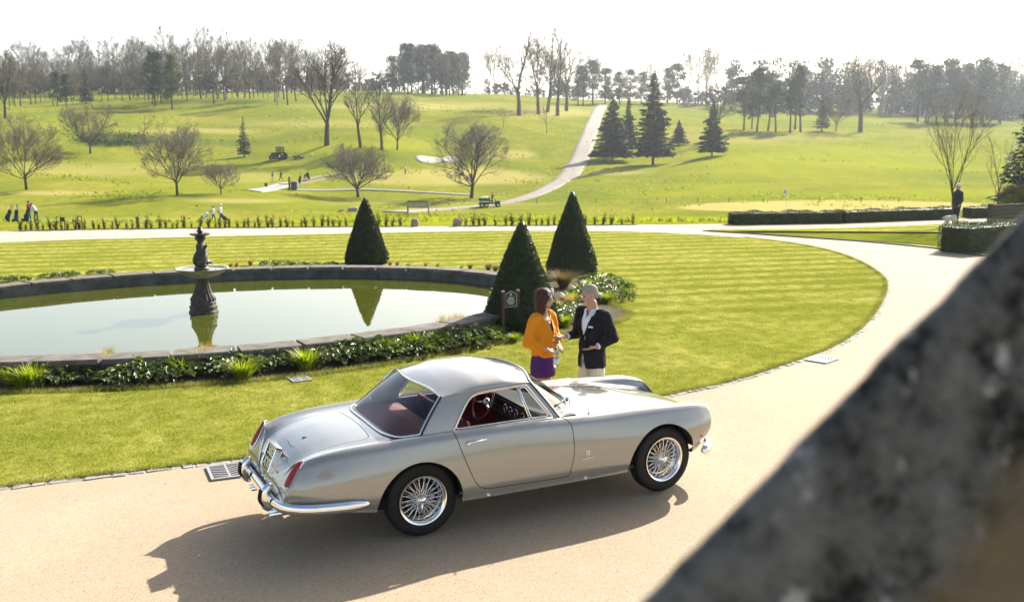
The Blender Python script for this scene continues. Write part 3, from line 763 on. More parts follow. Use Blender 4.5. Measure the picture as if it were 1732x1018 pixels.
trim_loop(grow(Gr, .022), rw, .010, (-.001,.0), 'rubber_seal', M_black); trim_loop(grow(Gw, .014), ws, .008, (.001,-.001), 'rubber_seal', M_black)
for s in (-1, 1):
    P = [(p[0], s*(cab_y(p[0], p[1])+.003), p[1]) for p in SIDEW]
    MB().tube(P, .0085, 6, closed=True).build('window_frame', M_warm_chrome, door_r if s < 0 else door_l)
    P2 = [(a[0], s*(cab_y(a[0], a[1])-.008), a[1]) for a in rounded([(.325,.945),(.42,1.09),(.52,1.202),(.66,1.220),(1.078,1.229),(1.290,.945)], [.03,.2,.13,.2,.03,.04])]
    MB().tube(P2, .007, 6, closed=True).build('window_channel', M_warm_chrome, door_r if s < 0 else door_l)
    q0, q1 = (1.070,.935), (.992,1.236)
    MB().tube([(q0[0], s*cab_y(*q0), q0[1]), (q1[0], s*cab_y(*q1), q1[1])], .008, 6).build('vent_post', M_chrome, door_r if s < 0 else door_l)
    vp = [(1.075,.937),(.998,1.232),(1.083,1.234),(1.298,.937)]
    mesh('vent_glass', [(p[0], s*(cab_y(*p)-.002), p[1]) for p in vp], [(0,1,2,3)], M_gl, door_r if s < 0 else door_l, smooth=False)
    fr = rounded([(1.09,.948),(1.013,1.220),(1.075,1.221),(1.272,.948)], .02, 4)
    MB().tube([(p[0], s*cab_y(p[0], p[1]), p[1]) for p in fr], .006, 5, closed=True).build('vent_frame', M_chrome, door_r if s < 0 else door_l)
    P = [(t, s*(.722+.006), .934) for t in np.linspace(.29, 1.30, 12)]
    MB().tube(P, .007, 6).build('belt_trim', M_chrome, door_r if s < 0 else door_l)
    # drip gutter over the side window
    P = [(t, s*(float(cye(t))+.007), float(cze(t))+.000) for t in np.linspace(.36, 1.13, 20)]; P = [(.262, s*.660, 1.06)][:0]+P
    MB().tube(P, .0065, 5).build('drip_gutter', M_paint, car)
    # handle
    h, hn = side_y(.45, .838, s); dpar = door_r if s < 0 else door_l
    hd = MB(); hd.ball((h.x-.045, h.y+s*.012, h.z-.012), (.024,.014,.018)); hd.tube([(h.x-.055, h.y+s*.022, h.z+.004), (h.x+.02, h.y+s*.034, h.z+.008), (h.x+.125, h.y+s*.020, h.z+.012)], [.011,.010,.007], 8, flat=(1,.7)); hd.build('handle', M_chrome, dpar)
# front wing mirror aerial and wipers
ap, an = top_z(1.715, -.70); MB().lathe([(.016,0),(.014,.012),(.006,.02),(.0035,.09),(.0035,.13)], 8, tuple(ap)).build('aerial', M_chrome, car)
for y0 in (-.30, .22):
    b, _ = top_z(1.70-.25*abs(y0), y0); b = Vector((front_x(y0, .95)+.045, y0, .955)); e = Vector((front_x(y0-.30, 1.0)+.02, y0-.30, 1.005))
    wm = MB(); wm.lathe([(.016,-.03),(.016,.02),(.006,.026)], 8, tuple(b)); wm.tube([b+Vector((0,0,.015)), (b+e)/2+Vector((.012,0,.02)), e], .0055, 5); wm.tube([e+Vector((.03,.17,-.02)), e+Vector((0,0,0)), e+Vector((-.045,-.14,.012))], .006, 4); wm.build('wiper', M_black, car)

# ---------------- lights, bumpers, plate
for s in (-1, 1):
    n = 16; Gl = []; edge_ = []
    for i in range(n+1):
        t = i/n; zc_ = .630+.214*t; wd = .092*(1-t**3.2)**.7*(.90+.10*min(1, t*6)) + .004
        xo = float(shear_x(np.float64(-1.172), np.float64(zc_))); row = []
        yo = .688 + .010*math.sin(PI*t) - .014*t
        for j in range(9):
            u = j/8; yy = yo-wd*(1-u); row.append((xo-.004-.036*math.sin(PI*u)**.6*(.35+.65*math.sin(PI*min(max(t,.06),.94))**.5) + .045*max(0,u-.6), s*yy, zc_))
        Gl.append(row)
    Gl = np.array(Gl); tl = mesh('tail_light', Gl.reshape(-1,3), grid_faces(n+1, 9), M_lens, car)
    lo = Gl[0, :].tolist()[:-1]+Gl[:, -1].tolist()[:-1]+Gl[-1, ::-1].tolist()[:-1]+Gl[::-1, 0].tolist()[:-1]
    MB().tube(lo, .0075, 6, closed=True).build('chrome_bezel', M_chrome, tl)
    # headlight: chrome ring and glass at the tip of the wing
    hl = MB().lathe([(.060,-.02),(.066,0),(.064,.012),(.056,.016),(.052,.010)], 24, (3.180, s*.600, .69), 'x').build('headlight', M_chrome, car)
    MB().lathe([(.054,0),(.046,.020),(.030,.030),(0.0001,.034)], 24, (3.186, s*.600, .69), 'x').build('lens', mat('head_lens', (.75,.77,.78), .08, 0.3), hl)
    fg = MB(); P = [(3.30,s*.20,.375),(3.295,s*.36,.375),(3.270,s*.48,.374),(3.235,s*.575,.374),(3.19,s*.645,.372),(3.125,s*.700,.366),(3.045,s*.735,.360)]
    fg.tube(catmull(P, 5), [.058]*27+[.054,.046,.034,.012], 12, flat=(1.0,.75), upv=(0,0,1)); fb = fg.build('front_bumper', M_chrome, car)
    sg, sn = side_y(3.005, .535, s); MB().ball((sg.x, sg.y+s*.004, sg.z), (.016,.012,.016)).build('side_marker', M_amber, car)
    # rear quarter bumper and overrider
    P = [(-.530,s*.852,.440),(-.72,s*.850,.443),(-.90,s*.832,.448),(-1.05,s*.800,.452),(-1.165,s*.735,.455),(-1.235,s*.64,.458),(-1.268,s*.50,.460),(-1.275,s*.42,.460)]
    C = catmull(P, 6); rb = MB().tube(C, [.012,.026,.034,.040,.045]+[.049]*(len(C)-5), 12, flat=(1.0,.62), upv=(0,0,1)).build('rear_quarter_bumper', M_chrome, car)
    P = [(-1.255,s*.41,.385),(-1.300,s*.41,.41),(-1.315,s*.41,.475),(-1.305,s*.41,.54),(-1.255,s*.41,.590)]
    ov = MB().tube(catmull(P, 5), [v*.82 for v in (.030,.044,.05,.054,.056,.058,.058,.059,.06,.06,.06,.06,.06,.058,.056,.054,.05,.046,.042,.036,.026)], 12, flat=(.72,1.0), upv=(0,1,0)).build('overrider', M_chrome, car)
    P = [(-1.315,s*.41,.395),(-1.362,s*.41,.468),(-1.350,s*.41,.555)]
    MB().tube(catmull(P, 5), .017, 8, flat=(1,1.7), upv=(1,0,0)).build('rubber_strip', M_rubber, ov)
    for q in (.33, .40):
        ex = MB(); ex.lathe([(.0235,-.34),(.0235,0),(.020,.0),(.019,-.08),(.0001,-.08)], 14, (0,0,0), 'x'); 
        ex.v = [(-1.28-p[0], p[1]+s*q, p[2]+.315) for p in ex.v]; ex.build('exhaust_pipe', M_chrome, car)
MB().tube(catmull([(-1.275,-.42,.460),(-1.282,0,.462),(-1.275,.42,.460)], 8), .052, 12, flat=(1.0,.55), upv=(0,0,1)).build('rear_bumper_bar', M_chrome, car)
MB().box((3.30,0,.375), (.03,.46,.06), bev=.012).build('front_bumper_bar', M_chrome, car)
gr = MB().lathe([(.36,0),(.375,.02),(.36,.035),(.34,.02)], 40, (0,0,0), 'x'); gr.v = [(p[0]+3.245, p[1], p[2]*.22+.475) for p in gr.v]; gro = gr.build('grille', M_chrome, car)
bars = MB(); bars.box((3.24,0,.475), (.02,.66,.14)); bars.build('grille_mesh', M_black, gro)
# number plate in its chrome housing
pl = empty('number_plate', (0,0,0)); pl.parent = car
tilt = math.atan(.45); cxp, czp = -1.168, .700
Mp = Matrix.Translation((cxp, 0, czp)) @ Matrix.Rotation(tilt*.92, 4, 'Y')   # local x points out the back when negative
def pbox(name, c, sz, m, par): 
    b = MB().box(c, sz, bev=.006); b.v = [tuple(Mp @ Vector(p)) for p in b.v]; return b.build(name, m, par, smooth=False)
for c, sz in (((.005,0,.112),(.085,.272,.014)), ((.012,.129,0),(.07,.014,.226)), ((.012,-.129,0),(.07,.014,.226)), ((.012,0,-.112),(.05,.272,.012))): pbox('plate_housing', c, sz, M_chrome, pl)
pbox('plate_back', (.0,0,0), (.02,.246,.214), M_black, pl)
M_digit = mat('plate_digit', (.85,.83,.50), .5)
def text_mesh(name, txt, size, M, m, parent, ext=.002, bold=0.0, shear=0.0, align='CENTER'):
    cu = bpy.data.curves.new(name, 'FONT'); cu.body = txt; cu.size = size; cu.extrude = ext; cu.align_x = align; cu.align_y = 'CENTER'; cu.offset = bold; cu.shear = shear; cu.resolution_u = 3
    o = bpy.data.objects.new(name, cu); COL.objects.link(o); me = evaluated(o); bpy.data.objects.remove(o)
    me.transform(M); me.materials.clear(); me.materials.append(m); q = bpy.data.objects.new(name, me); COL.objects.link(q); q.parent = parent; return q
def frame_M(o, xdir, ydir):
    xd = Vector(xdir).normalized(); yd = Vector(ydir).normalized(); zd = xd.cross(yd); M = Matrix((xd, yd, zd)).transposed().to_4x4(); M.translation = o; return M
pn = (Mp.to_3x3() @ Vector((-1,0,0))); pu = Mp.to_3x3() @ Vector((0,0,1))
for tx, dz in (('502',.052), ('XYP',-.053)):
    text_mesh('plate_characters', tx, .122, frame_M(Mp @ Vector((-.012,0,dz)), (0,-1,0), pu), M_digit, pl, .003, .002)
# script badges
tb, tn = top_z(-.965, -.02); text_mesh('boot_script', 'Ferrari', .055, frame_M(tb+Vector((-.03,0,.003)), (0,-1,0), (.88,0,.35)), M_chrome, car, .003, .0, .35)
hb = MB(); h0, hn = top_z(-.875, -.06); hb.ball((h0.x, h0.y, h0.z+.004), (.020,.010,.005)); hb.ball((h0.x+.018, h0.y-.012, h0.z+.006), (.010,.007,.004)); hb.build('horse_badge', M_black, car)
b0, bn = side_y(1.615, .565, -1); text_mesh('wing_script', 'pininfarina', .034, frame_M(b0+Vector((.01,-.004,-.035)), (1,0,.02), (0,0,1)), M_chrome, car, .002, .0, .3)
bb = MB(); bb.tube([(b0.x-.012, b0.y-.004, b0.z-.005), (b0.x-.010, b0.y-.005, b0.z+.03), (b0.x, b0.y-.005, b0.z+.045), (b0.x+.014, b0.y-.005, b0.z+.03), (b0.x+.014, b0.y-.004, b0.z-.005), (b0.x, b0.y-.004, b0.z-.02)], .0055, 5, closed=True); bb.build('wing_crest', M_chrome, car)
for sx_ in (.60, 1.62): 
    p0, _ = side_y(sx_, .34, -1); MB().box((p0.x, p0.y+.0, .320), (.035,.02,.022), bev=.004).build('jacking_point', M_chrome, car)
for dy in (-.05, .05): MB().lathe([(.012,0),(.011,.012),(.0001,.02)], 10, (-1.232, dy-.02, .53)).build('plate_lamp', M_chrome, car)

# ---------------- wheels
def wheel_meshes():
    w_ = .082
    ty = MB(); pr = [(.222,-w_*.80),(.240,-w_*.92),(.285,-w_*1.02),(.315,-w_*.95),(.331,-w_*.80),(.336,-w_*.62)]
    for k in range(-2, 3): pr += [(.338, k*.022-.008), (.338, k*.022+.006), (.3325, k*.022+.008), (.3325, k*.022+.012)] if k < 2 else [(.338, k*.022-.008), (.336, w_*.62)]
    pr += [(.331,w_*.80),(.315,w_*.95),(.285,w_*1.02),(.240,w_*.92),(.222,w_*.80)]
    for q in (.262,.300): pass
    ty.lathe(pr, 56, (0,0,0), 'y'); 
    rm = MB(); rm.lathe([(.215,-.060),(.226,-.070),(.229,-.080),(.225,-.087),(.214,-.085),(.207,-.078),(.199,-.070),(.192,-.050),(.184,-.02),(.180,.01),(.192,.04),(.222,.066),(.222,.05),(.170,.0),(.186,-.034),(.205,-.060),(.215,-.060)], 48, (0,0,0), 'y')
    sp = MB(); n = 22; rr2 = random.Random(2)
    for k in range(n):
        a = 2*PI*k/n
        for da, rh, yh, rr_, yr in ((.30,.042,-.048,.193,-.040),(-.30,.042,-.048,.193,-.040),(.42,.046,.030,.184,-.010),(-.42,.046,.030,.184,-.010)):
            if (k % 2) and abs(da) > .4: continue
            b = a+da; sp.tube([(rh*math.cos(a), yh, rh*math.sin(a)), (rr_*math.cos(b), yr, rr_*math.sin(b))], .0023, 4, caps=False)
    hb = MB(); hb.lathe([(.048,.05),(.050,-.03),(.046,-.055),(.040,-.062)], 24, (0,0,0), 'y'); 
    kn = MB(); kn.lathe([(.046,-.055),(.044,-.072),(.034,-.086),(.020,-.094),(.0001,-.096)], 24, (0,0,0), 'y')
    for k in range(3):
        a = 2*PI*k/3+.5; kn.tube([(.03*math.cos(a), -.078, .03*math.sin(a)), (.068*math.cos(a+.06), -.090, .068*math.sin(a+.06)), (.108*math.cos(a+.18), -.092, .108*math.sin(a+.18))], [.022,.024,.013], 8, flat=(1,.5), upv=(0,1,0))
    br = MB(); br.lathe([(.165,.012),(.165,.06),(.0001,.06)], 32, (0,0,0), 'y')
    return ty.me('tyre', M_rubber, ang=50), rm.me('rim', M_chrome, ang=60), sp.me('spokes', M_chrome), hb.me('hub', M_chrome, ang=50), kn.me('knock_off_spinner', M_chrome, ang=50), br.me('brake_drum', M_dark)
WM = wheel_meshes()
for (xx, yy, steer, spin) in ((AX_R,-.635,0,.3),(AX_F,-.635,R_(3),1.1),(AX_R,.635,PI,.7),(AX_F,.635,PI+R_(3),.2)):
    wo = bpy.data.objects.new('wheel', None); COL.objects.link(wo); wo.parent = car; wo.location = (xx, yy, WR); wo.rotation_euler = Euler((0, spin, steer), 'XYZ')
    wo.rotation_euler = (Matrix.Rotation(steer, 3, 'Z') @ Matrix.Rotation(spin, 3, 'Y')).to_euler()
    for nm, me in zip(('tyre','rim','spokes','hub','knock_off_spinner','brake_drum'), WM):
        o = inst(nm, me, wo)
        if nm == 'spokes': o['kind'] = 'stuff'
# wheel wells, floor, boot underside (all dark); axle blocks added to stop light
ub = MB(); ub.box((1.25,0,.33), (1.90,1.50,.04)); ub.box((-.80,0,.46), (.70,1.30,.05)); ub.box((2.95,0,.50), (.30,1.15,.05)); ub.box((2.52,0,.44), (1.0,.90,.46)); ub.box((.0,0,.42), (.90,.90,.42)); ub.box((-.80,0,.42), (.66,.90,.16)); ub.build('floor_pan_with_light_blocks', M_dark, car, smooth=False)
for cxw in (-.05, 2.515):
    for s in (-1, 1):
        V = []; n = 24
        for i in range(n+1):
            a = .06+(PI-(.12 if cxw < 1 else .30))*i/n
            for yy in ((.800 if cxw < 1 else .80-.045*max(0, i/n-.45)*2), .46): V.append((cxw-.424*math.cos(a), s*yy, .335+.414*math.sin(a)))
        Fw = [(i*2, i*2+1, i*2+3, i*2+2) for i in range(n)]
        V.append((cxw, s*.46, .335)); c = len(V)-1; Fw += [(c, i*2+1, i*2+3) for i in range(n)]
        mesh('wheel_well', V, Fw, M_dark, car)
# ---------------- interior
ci = MB(); ci.box((.95,0,.37), (1.06,1.42,.03)); ci.box((.75,0,.45), (1.4,.22,.18), bev=.04); ci.build('carpet', M_redc, car)
for s in (-1, 1):
    MB().box((.94,s*.735,.64), (1.02,.03,.52), bev=.01).build('door_card', M_redl, car)
    MB().box((.12,s*.700,.84), (.40,.03,.15), bev=.01).build('side_trim', M_redl, car)
    st_ = MB(); st_.box((.80,s*.34,.47), (.52,.50,.15), bev=.05); seat = st_.build('seat', M_redl, car)
    bk = MB(); bk.box((0,0,0), (.13,.50,.52), bev=.055); Mx = Matrix.Translation((.53,s*.34,.72)) @ Matrix.Rotation(R_(-14), 4, 'Y'); bk.v = [tuple(Mx @ Vector(p)) for p in bk.v]; bk.build('backrest', M_redl, seat)
MB().box((.03,0,.865), (.50,1.28,.03), bev=.01).build('parcel_shelf', M_redc, car)
bk = MB(); bk.box((0,0,0), (.10,.90,.50), bev=.045); Mx = Matrix.Translation((.20,0,.64)) @ Matrix.Rotation(R_(-16), 4, 'Y'); bk.v = [tuple(Mx @ Vector(p)) for p in bk.v]; bk.build('rear_seat_back', M_redl, car)
MB().box((1.43,0,.885), (.36,1.34,.05), bev=.02).build('dashboard', M_black, car)
dp = MB(); dp.box((1.27,0,.80), (.05,1.34,.16), bev=.015); dpo = dp.build('dash_panel', M_black, car)
for k, yy in enumerate((-.50,-.37,-.24,-.10,.02,.14)): MB().lathe([(.042,0),(.046,-.008),(.040,-.014)], 20, (1.245, yy, .82), 'x').build('gauge', M_chrome, dpo)
SWC = Vector((1.09,.355,.860)); Ms = Matrix.Translation(SWC) @ Matrix.Rotation(R_(-66), 4, 'Y')
swm = MB(); swm.tube([(.190*math.cos(2*PI*k/40), .190*math.sin(2*PI*k/40), 0) for k in range(40)], .0115, 8, closed=True); swm.v = [tuple(Ms @ Vector(p)) for p in swm.v]; swo = swm.build('steering_wheel', M_wood, car)
sp_ = MB()
for a in (.25, PI-.25, -PI/2): sp_.tube([(0,0,-.03), (.185*math.cos(a+PI/2), .185*math.sin(a+PI/2), 0)], [.018,.011], 6, flat=(.3,1))
sp_.lathe([(.045,-.05),(.045,-.03),(.03,-.015),(.0001,-.012)], 16); sp_.v = [tuple(Ms @ Vector(p)) for p in sp_.v]; sp_.build('wheel_spokes', M_alloy, swo)
MB().tube([Ms @ Vector((0,0,-.05)), Ms @ Vector((0,0,-.32))], .022, 8).build('steering_column', M_black, car)
MB().tube([(.95,.0,.52), (1.0,-.01,.72)], .008, 6).build('gear_lever', M_chrome, car)
MB().tube(catmull([(1.19,.0,1.25),(1.17,.0,1.20)], 2), .006, 6).build('mirror_stem', M_chrome, car)
MB().box((1.155,0,1.185), (.015,.17,.045), bev=.006).build('rear_view_mirror', M_black, car)
# ================================================================ vegetation
def leaf_mat(name, a, b, rough=.55, trans=.35, spec=.35):
    m = bpy.data.materials.new(name); m.use_nodes = True; t = m.node_tree; bs = t.nodes['Principled BSDF']; out = t.nodes['Material Output']
    p = geo_pos(m); n = noise_tex(m, 6, 3, .7, p); c = ramp(m, n, [(.3, a), (.7, b)])
    L(m, c, bs.inputs['Base Color']); bs.inputs['Roughness'].default_value = rough; bs.inputs['Specular IOR Level'].default_value = spec
    if trans > 0:
        tl = N(m, 'ShaderNodeBsdfTranslucent'); tc = N(m, 'ShaderNodeMix', data_type='RGBA', blend_type='MULTIPLY'); tc.inputs[0].default_value = 1; L(m, c, tc.inputs[6]); tc.inputs[7].default_value = (1.5,1.7,.6,1)
        L(m, tc.outputs[2], tl.inputs[0]); mx = N(m, 'ShaderNodeMixShader'); mx.inputs[0].default_value = trans; L(m, bs.outputs[0], mx.inputs[1]); L(m, tl.outputs[0], mx.inputs[2]); L(m, mx.outputs[0], out.inputs[0])
    return m
M_bark = mat('bark', rough=.9, spec=.15); _n = noise_tex(M_bark, 3, 5, .7, geo_pos(M_bark)); L(M_bark, ramp(M_bark, _n, [(.3,(.030,.025,.019)),(.7,(.085,.070,.052))]), bsdf(M_bark).inputs['Base Color'])
M_twig = mat('twig', (.20,.170,.135), .85, spec=.1)
M_twig_pale = mat('pale_twig', (.20,.165,.115), .8, spec=.25)
M_yew = leaf_mat('yew', (.012,.022,.007), (.045,.068,.016), .5, .15, .4)
M_spruce = leaf_mat('spruce_needles', (.016,.030,.014), (.040,.062,.024), .7, .10, .2)
M_pine = leaf_mat('pine_needles', (.022,.038,.020), (.050,.070,.034), .7, .10, .2)
M_golden = leaf_mat('golden_conifer', (.05,.07,.015), (.14,.14,.03), .7, .2, .2)
M_hedge = leaf_mat('hedge_leaf', (.018,.030,.008), (.055,.075,.016), .7, .2, .12)
M_berg = leaf_mat('leathery_leaf', (.050,.078,.020), (.145,.175,.050), .42, .25, .35)
M_strap = leaf_mat('strap_leaf', (.16,.20,.010), (.27,.29,.022), .5, .4)
M_tan = leaf_mat('dry_grass', (.24,.155,.070), (.40,.28,.14), .7, .4, .2)
M_brown = leaf_mat('brown_shrub', (.13,.085,.045), (.24,.17,.10), .8, .2, .2)

def basis(d):
    d = d/np.maximum(np.linalg.norm(d, axis=-1, keepdims=True), 1e-9); a = np.where(np.abs(d[..., 2:3]) < .9, np.array([0,0,1.]), np.array([1.,0,0]))
    u = np.cross(d, a); u /= np.linalg.norm(u, axis=-1, keepdims=True); return u, np.cross(d, u)
def quads(P, U_, W_):       # centres, half-length vector, half-width vector -> diamond-ish leaf quads
    V = np.stack([P-U_, P+W_, P+U_, P-W_], 1).reshape(-1,3); return V, np.arange(len(V)).reshape(-1,4)
def rnd_dirs(rg, n):
    v = rg.normal(size=(n,3)); return v/np.linalg.norm(v, axis=1, keepdims=True)

# ---------- bare trees
class Bare:
    def __init__(s, seed, H=10., trunk=.28, r0=.28, limbs=5, ang=(25,65), crown=(5.,5.,.62), up=.25, twist=.22, lv=4, kids=(6,5,5,4), twig=.013, fork=False, leader=False):
        s.rg = random.Random(seed); s.H = H; s.thickP = []; s.V = []; s.T = []; s.tV = []; s.tT = []; s.up = up; s.tw = twist; s.lv = lv; s.kids = kids; s.twig = twig
        s.cr = crown; s.c = Vector((0,0,H*crown[2])); s.rad = Vector((crown[0], crown[0], H*(1-crown[2])))
        s.low = H*crown[2]-H*trunk*.75
        lean = Vector((s.rg.uniform(-.06,.06), s.rg.uniform(-.06,.06), 1)).normalized()
        top = s.limb(Vector((0,0,-.3)), lean, H*trunk+.3, r0*1.25, r0*.8, 5, .06)
        for i in range(limbs):
            az = 2*PI*(i+s.rg.uniform(-.25,.25))/limbs; a = R_(s.rg.uniform(*ang)) if not (leader and i == 0) else R_(6)
            d = Vector((math.sin(a)*math.cos(az), math.sin(a)*math.sin(az), math.cos(a)))
            p = top[-1] if i % 2 == 0 else top[-2]
            s.branch(p, d, H*(.55 if not leader or i else .60)*s.rg.uniform(.75,1.15), r0*(.40 if i else .55), 1)
    def inside(s, p):
        q = p-s.c; rz = s.rad.z if q.z > 0 else s.low
        return (q.x/s.rad.x)**2+(q.y/s.rad.y)**2+(q.z/max(rz,.1))**2
    def limb(s, p, d, ln, r0, r1, n, jit, thin=False):
        pts = [p]; rg = s.rg
        for i in range(n):
            d = (d+Vector((rg.uniform(-jit,jit), rg.uniform(-jit,jit), rg.uniform(-jit,jit)*.6+s.up*jit*.6))).normalized(); p = p+d*(ln/n); pts.append(p)
        s.tubes(pts, [r0+(r1-r0)*i/n for i in range(n+1)], 3 if thin else (6 if r0 > .08 else 4), thin); s.d = d
        return pts
    def tubes(s, P, R, seg, thin):
        V, T = (s.tV, s.tT) if thin else (s.V, s.T); o = len(V); pn = None
        for i, p in enumerate(P):
            t = (P[min(i+1,len(P)-1)]-P[max(i-1,0)]).normalized(); nn = t.orthogonal() if pn is None else (pn-t*pn.dot(t)); nn.normalize(); pn = nn; b = t.cross(nn)
            for k in range(seg): a = 2*PI*k/seg; q = p+nn*(R[i]*math.cos(a))+b*(R[i]*math.sin(a)); V.append((q.x, q.y, q.z))
        for i in range(len(P)-1):
            for k in range(seg): T.append((o+i*seg+k, o+i*seg+(k+1) % seg, o+(i+1)*seg+(k+1) % seg, o+(i+1)*seg+k))
    def branch(s, p, d, ln, r, lev):
        rg = s.rg; e = s.inside(p+d*ln)
        k = 0
        while e > 1.0 and k < 8: ln *= .85; e = s.inside(p+d*ln); k += 1
        if ln < .12: return
        last = lev >= s.lv; n = 2 if last else 4; r1 = max(r*.35, s.twig*.55)
        if last:
            V, T = s.tV, s.tT; u = d.orthogonal().normalized(); u = (u*math.cos(lev+ln*50)+d.cross(u)*math.sin(lev+ln*50))*s.twig*.75; o = len(V); q = p+d*ln*.55; e2 = q+(d+Vector((rg.uniform(-.3,.3), rg.uniform(-.3,.3), s.up*.6+rg.uniform(-.1,.2)))).normalized()*ln*.5
            for a_, k_ in ((p,1),(q,.8),(e2,.35)): V.append(tuple(a_+u*k_)); V.append(tuple(a_-u*k_))
            T.append((o,o+1,o+3,o+2)); T.append((o+2,o+3,o+5,o+4)); return
        pts = s.limb(p, d, ln, max(r, s.twig), r1, n, s.tw*(.8 if lev < 2 else 1.15), thin=lev >= s.lv-1)
        if last: return
        m = s.kids[min(lev, len(s.kids)-1)]
        for i in range(m):
            t = .25+.75*(i+rg.uniform(.1,.9))/m; f = t*(len(pts)-1); j = min(int(f), len(pts)-2); q = pts[j].lerp(pts[j+1], f-j)
            dd = (pts[j+1]-pts[j]).normalized(); a = R_(rg.uniform(22,58)); az = rg.uniform(0, 2*PI); u = dd.orthogonal().normalized(); v = dd.cross(u)
            nd = dd*math.cos(a)+(u*math.cos(az)+v*math.sin(az))*math.sin(a); nd.z += s.up*.5; nd.normalize()
            s.branch(q, nd, ln*rg.uniform(.42,.68)*(1.15-.35*t), r*.5, lev+1)
    def meshes(s, twig_m):
        a = tris_mesh('trunk', np.array(s.V), np.array(s.T), M_bark, smooth=True, link=False)
        b = tris_mesh('crown', np.array(s.tV), np.array(s.tT), twig_m, smooth=False, link=False); return a, b, float(np.array(s.tV)[:,2].max())
def place_tree(name, protos, pos, hgt, rz, label, cat='tree', group=None, wide=1.0, wider=None):
    t = empty(name, pos, rz, label, cat, group); k = hgt/protos[-1]
    for nm, me in zip(('trunk','crown'), protos[:-1]): inst(nm, me, t, (0,0,0), (0,0,0), (k*wide, k*(wider or wide), k))
    return t
def tree_at(name, protos, px, py, top, rz, label, group=None, wide=1.0, d=None, cat='tree'):
    p = onland(px, py) if d is None else atdist(px, d); dist = cam_dl(p[0], p[1])[0]
    p[2] = hz(p[0], p[1])-.05
    return place_tree(name, protos, p, (py-top)*dist/FPX*1.0, rz, label, cat, group, wide)
RND = [Bare(s, 10, .16, .15, 10, (6,72), (4.7,4.7,.52), .26, .09, 5, (9,7,6,5,6), .010).meshes(M_twig) for s in (1,2)]
OAK = [Bare(s, 12, .18, .25, 11, (6,82), (6.0,6.0,.50), .16, .12, 5, (8,7,6,5,6), .011).meshes(M_twig) for s in (4,)]
SPREAD = [Bare(9, 8, .18, .20, 10, (12,64), (5.2,5.2,.60), .28, .12, 5, (8,7,6,5,7), .010).meshes(M_twig_pale)]
BIG = [Bare(s, 18, .24, .42, 6, (12,55), (6.2,6.2,.58), .35, .15, 5, (8,7,6,5,6), .018).meshes(M_twig) for s in (12,)]
TALL = [Bare(s, 20, .30, .34, 5, (8,38), (4.0,4.0,.62), .45, .15, 5, (8,6,5,5,5), .018, leader=True).meshes(M_twig) for s in (14,15,16,17)]
FARB = [Bare(s, 18, .30, .17, 6, (8,48), (4.6,4.6,.52), .40, .16, 5, (7,5,5,4,4), .025, leader=True).meshes(M_twig) for s in (21,22,23,24,25)]
YOUNG = [Bare(31, 5.5, .34, .065, 6, (14,48), (2.0,2.0,.62), .40, .20, 4, (6,5,4,3), .008, leader=True).meshes(M_twig_pale)]

# ---------- conifers
def conifer(seed, H=12., R=2.6, base=.10, layers=26, per=11, mt=None, droop=.25, dens=9, ragged=.25, leafl=.34):
    rg = np.random.default_rng(seed); mb = MB(); mb.tube([(0,0,-.3),(0,0,H*.5),(0,0,H*.97)], [H*.020,H*.013,.02], 7)
    P = []; U_ = []; W_ = []
    for i in range(layers):
        f = i/(layers-1); z = H*(base+(1-base)*f); rr = R*(1-f)**.85*(1+rg.uniform(-ragged,ragged)) + .12
        for k in range(max(4, int(per*(1-f*.55)))):
            az = rg.uniform(0, 2*PI); ln = rr*rg.uniform(.70,1.08); dr_ = droop*rg.uniform(.5,1.4)
            m = max(3, int(dens*ln/R)+3)
            t = rg.uniform(.12, 1, m)**.8; x = ln*t; zz = z-dr_*x*(1-.35*t)+.05*x
            wdt = (.30*ln*(1-t)+.18)
            off = rg.uniform(-1, 1, m)*wdt
            c, s_ = math.cos(az), math.sin(az)
            pos = np.stack([c*x-s_*off, s_*x+c*off, zz+rg.uniform(-.1,.1,m)], -1)
            dirv = np.stack([c-s_*off*.8, s_+c*off*.8, -dr_+rg.uniform(-.5,.4,m)], -1); dirv /= np.linalg.norm(dirv, axis=1, keepdims=True)
            P.append(pos); L_ = leafl*rg.uniform(.6,1.2,(m,1))*(.5+.5*(1-f)+.2); U_.append(dirv*L_)
            u, v = basis(dirv); a = rg.uniform(-.9,.9,(m,1)); W_.append((u*np.cos(a)+v*np.sin(a))*L_*.42)
    P = np.concatenate(P); V, T = quads(P, np.concatenate(U_), np.concatenate(W_))
    tr = mb.me('trunk', M_bark); return tr, tris_mesh('crown', V, T, mt or M_spruce, link=False), H
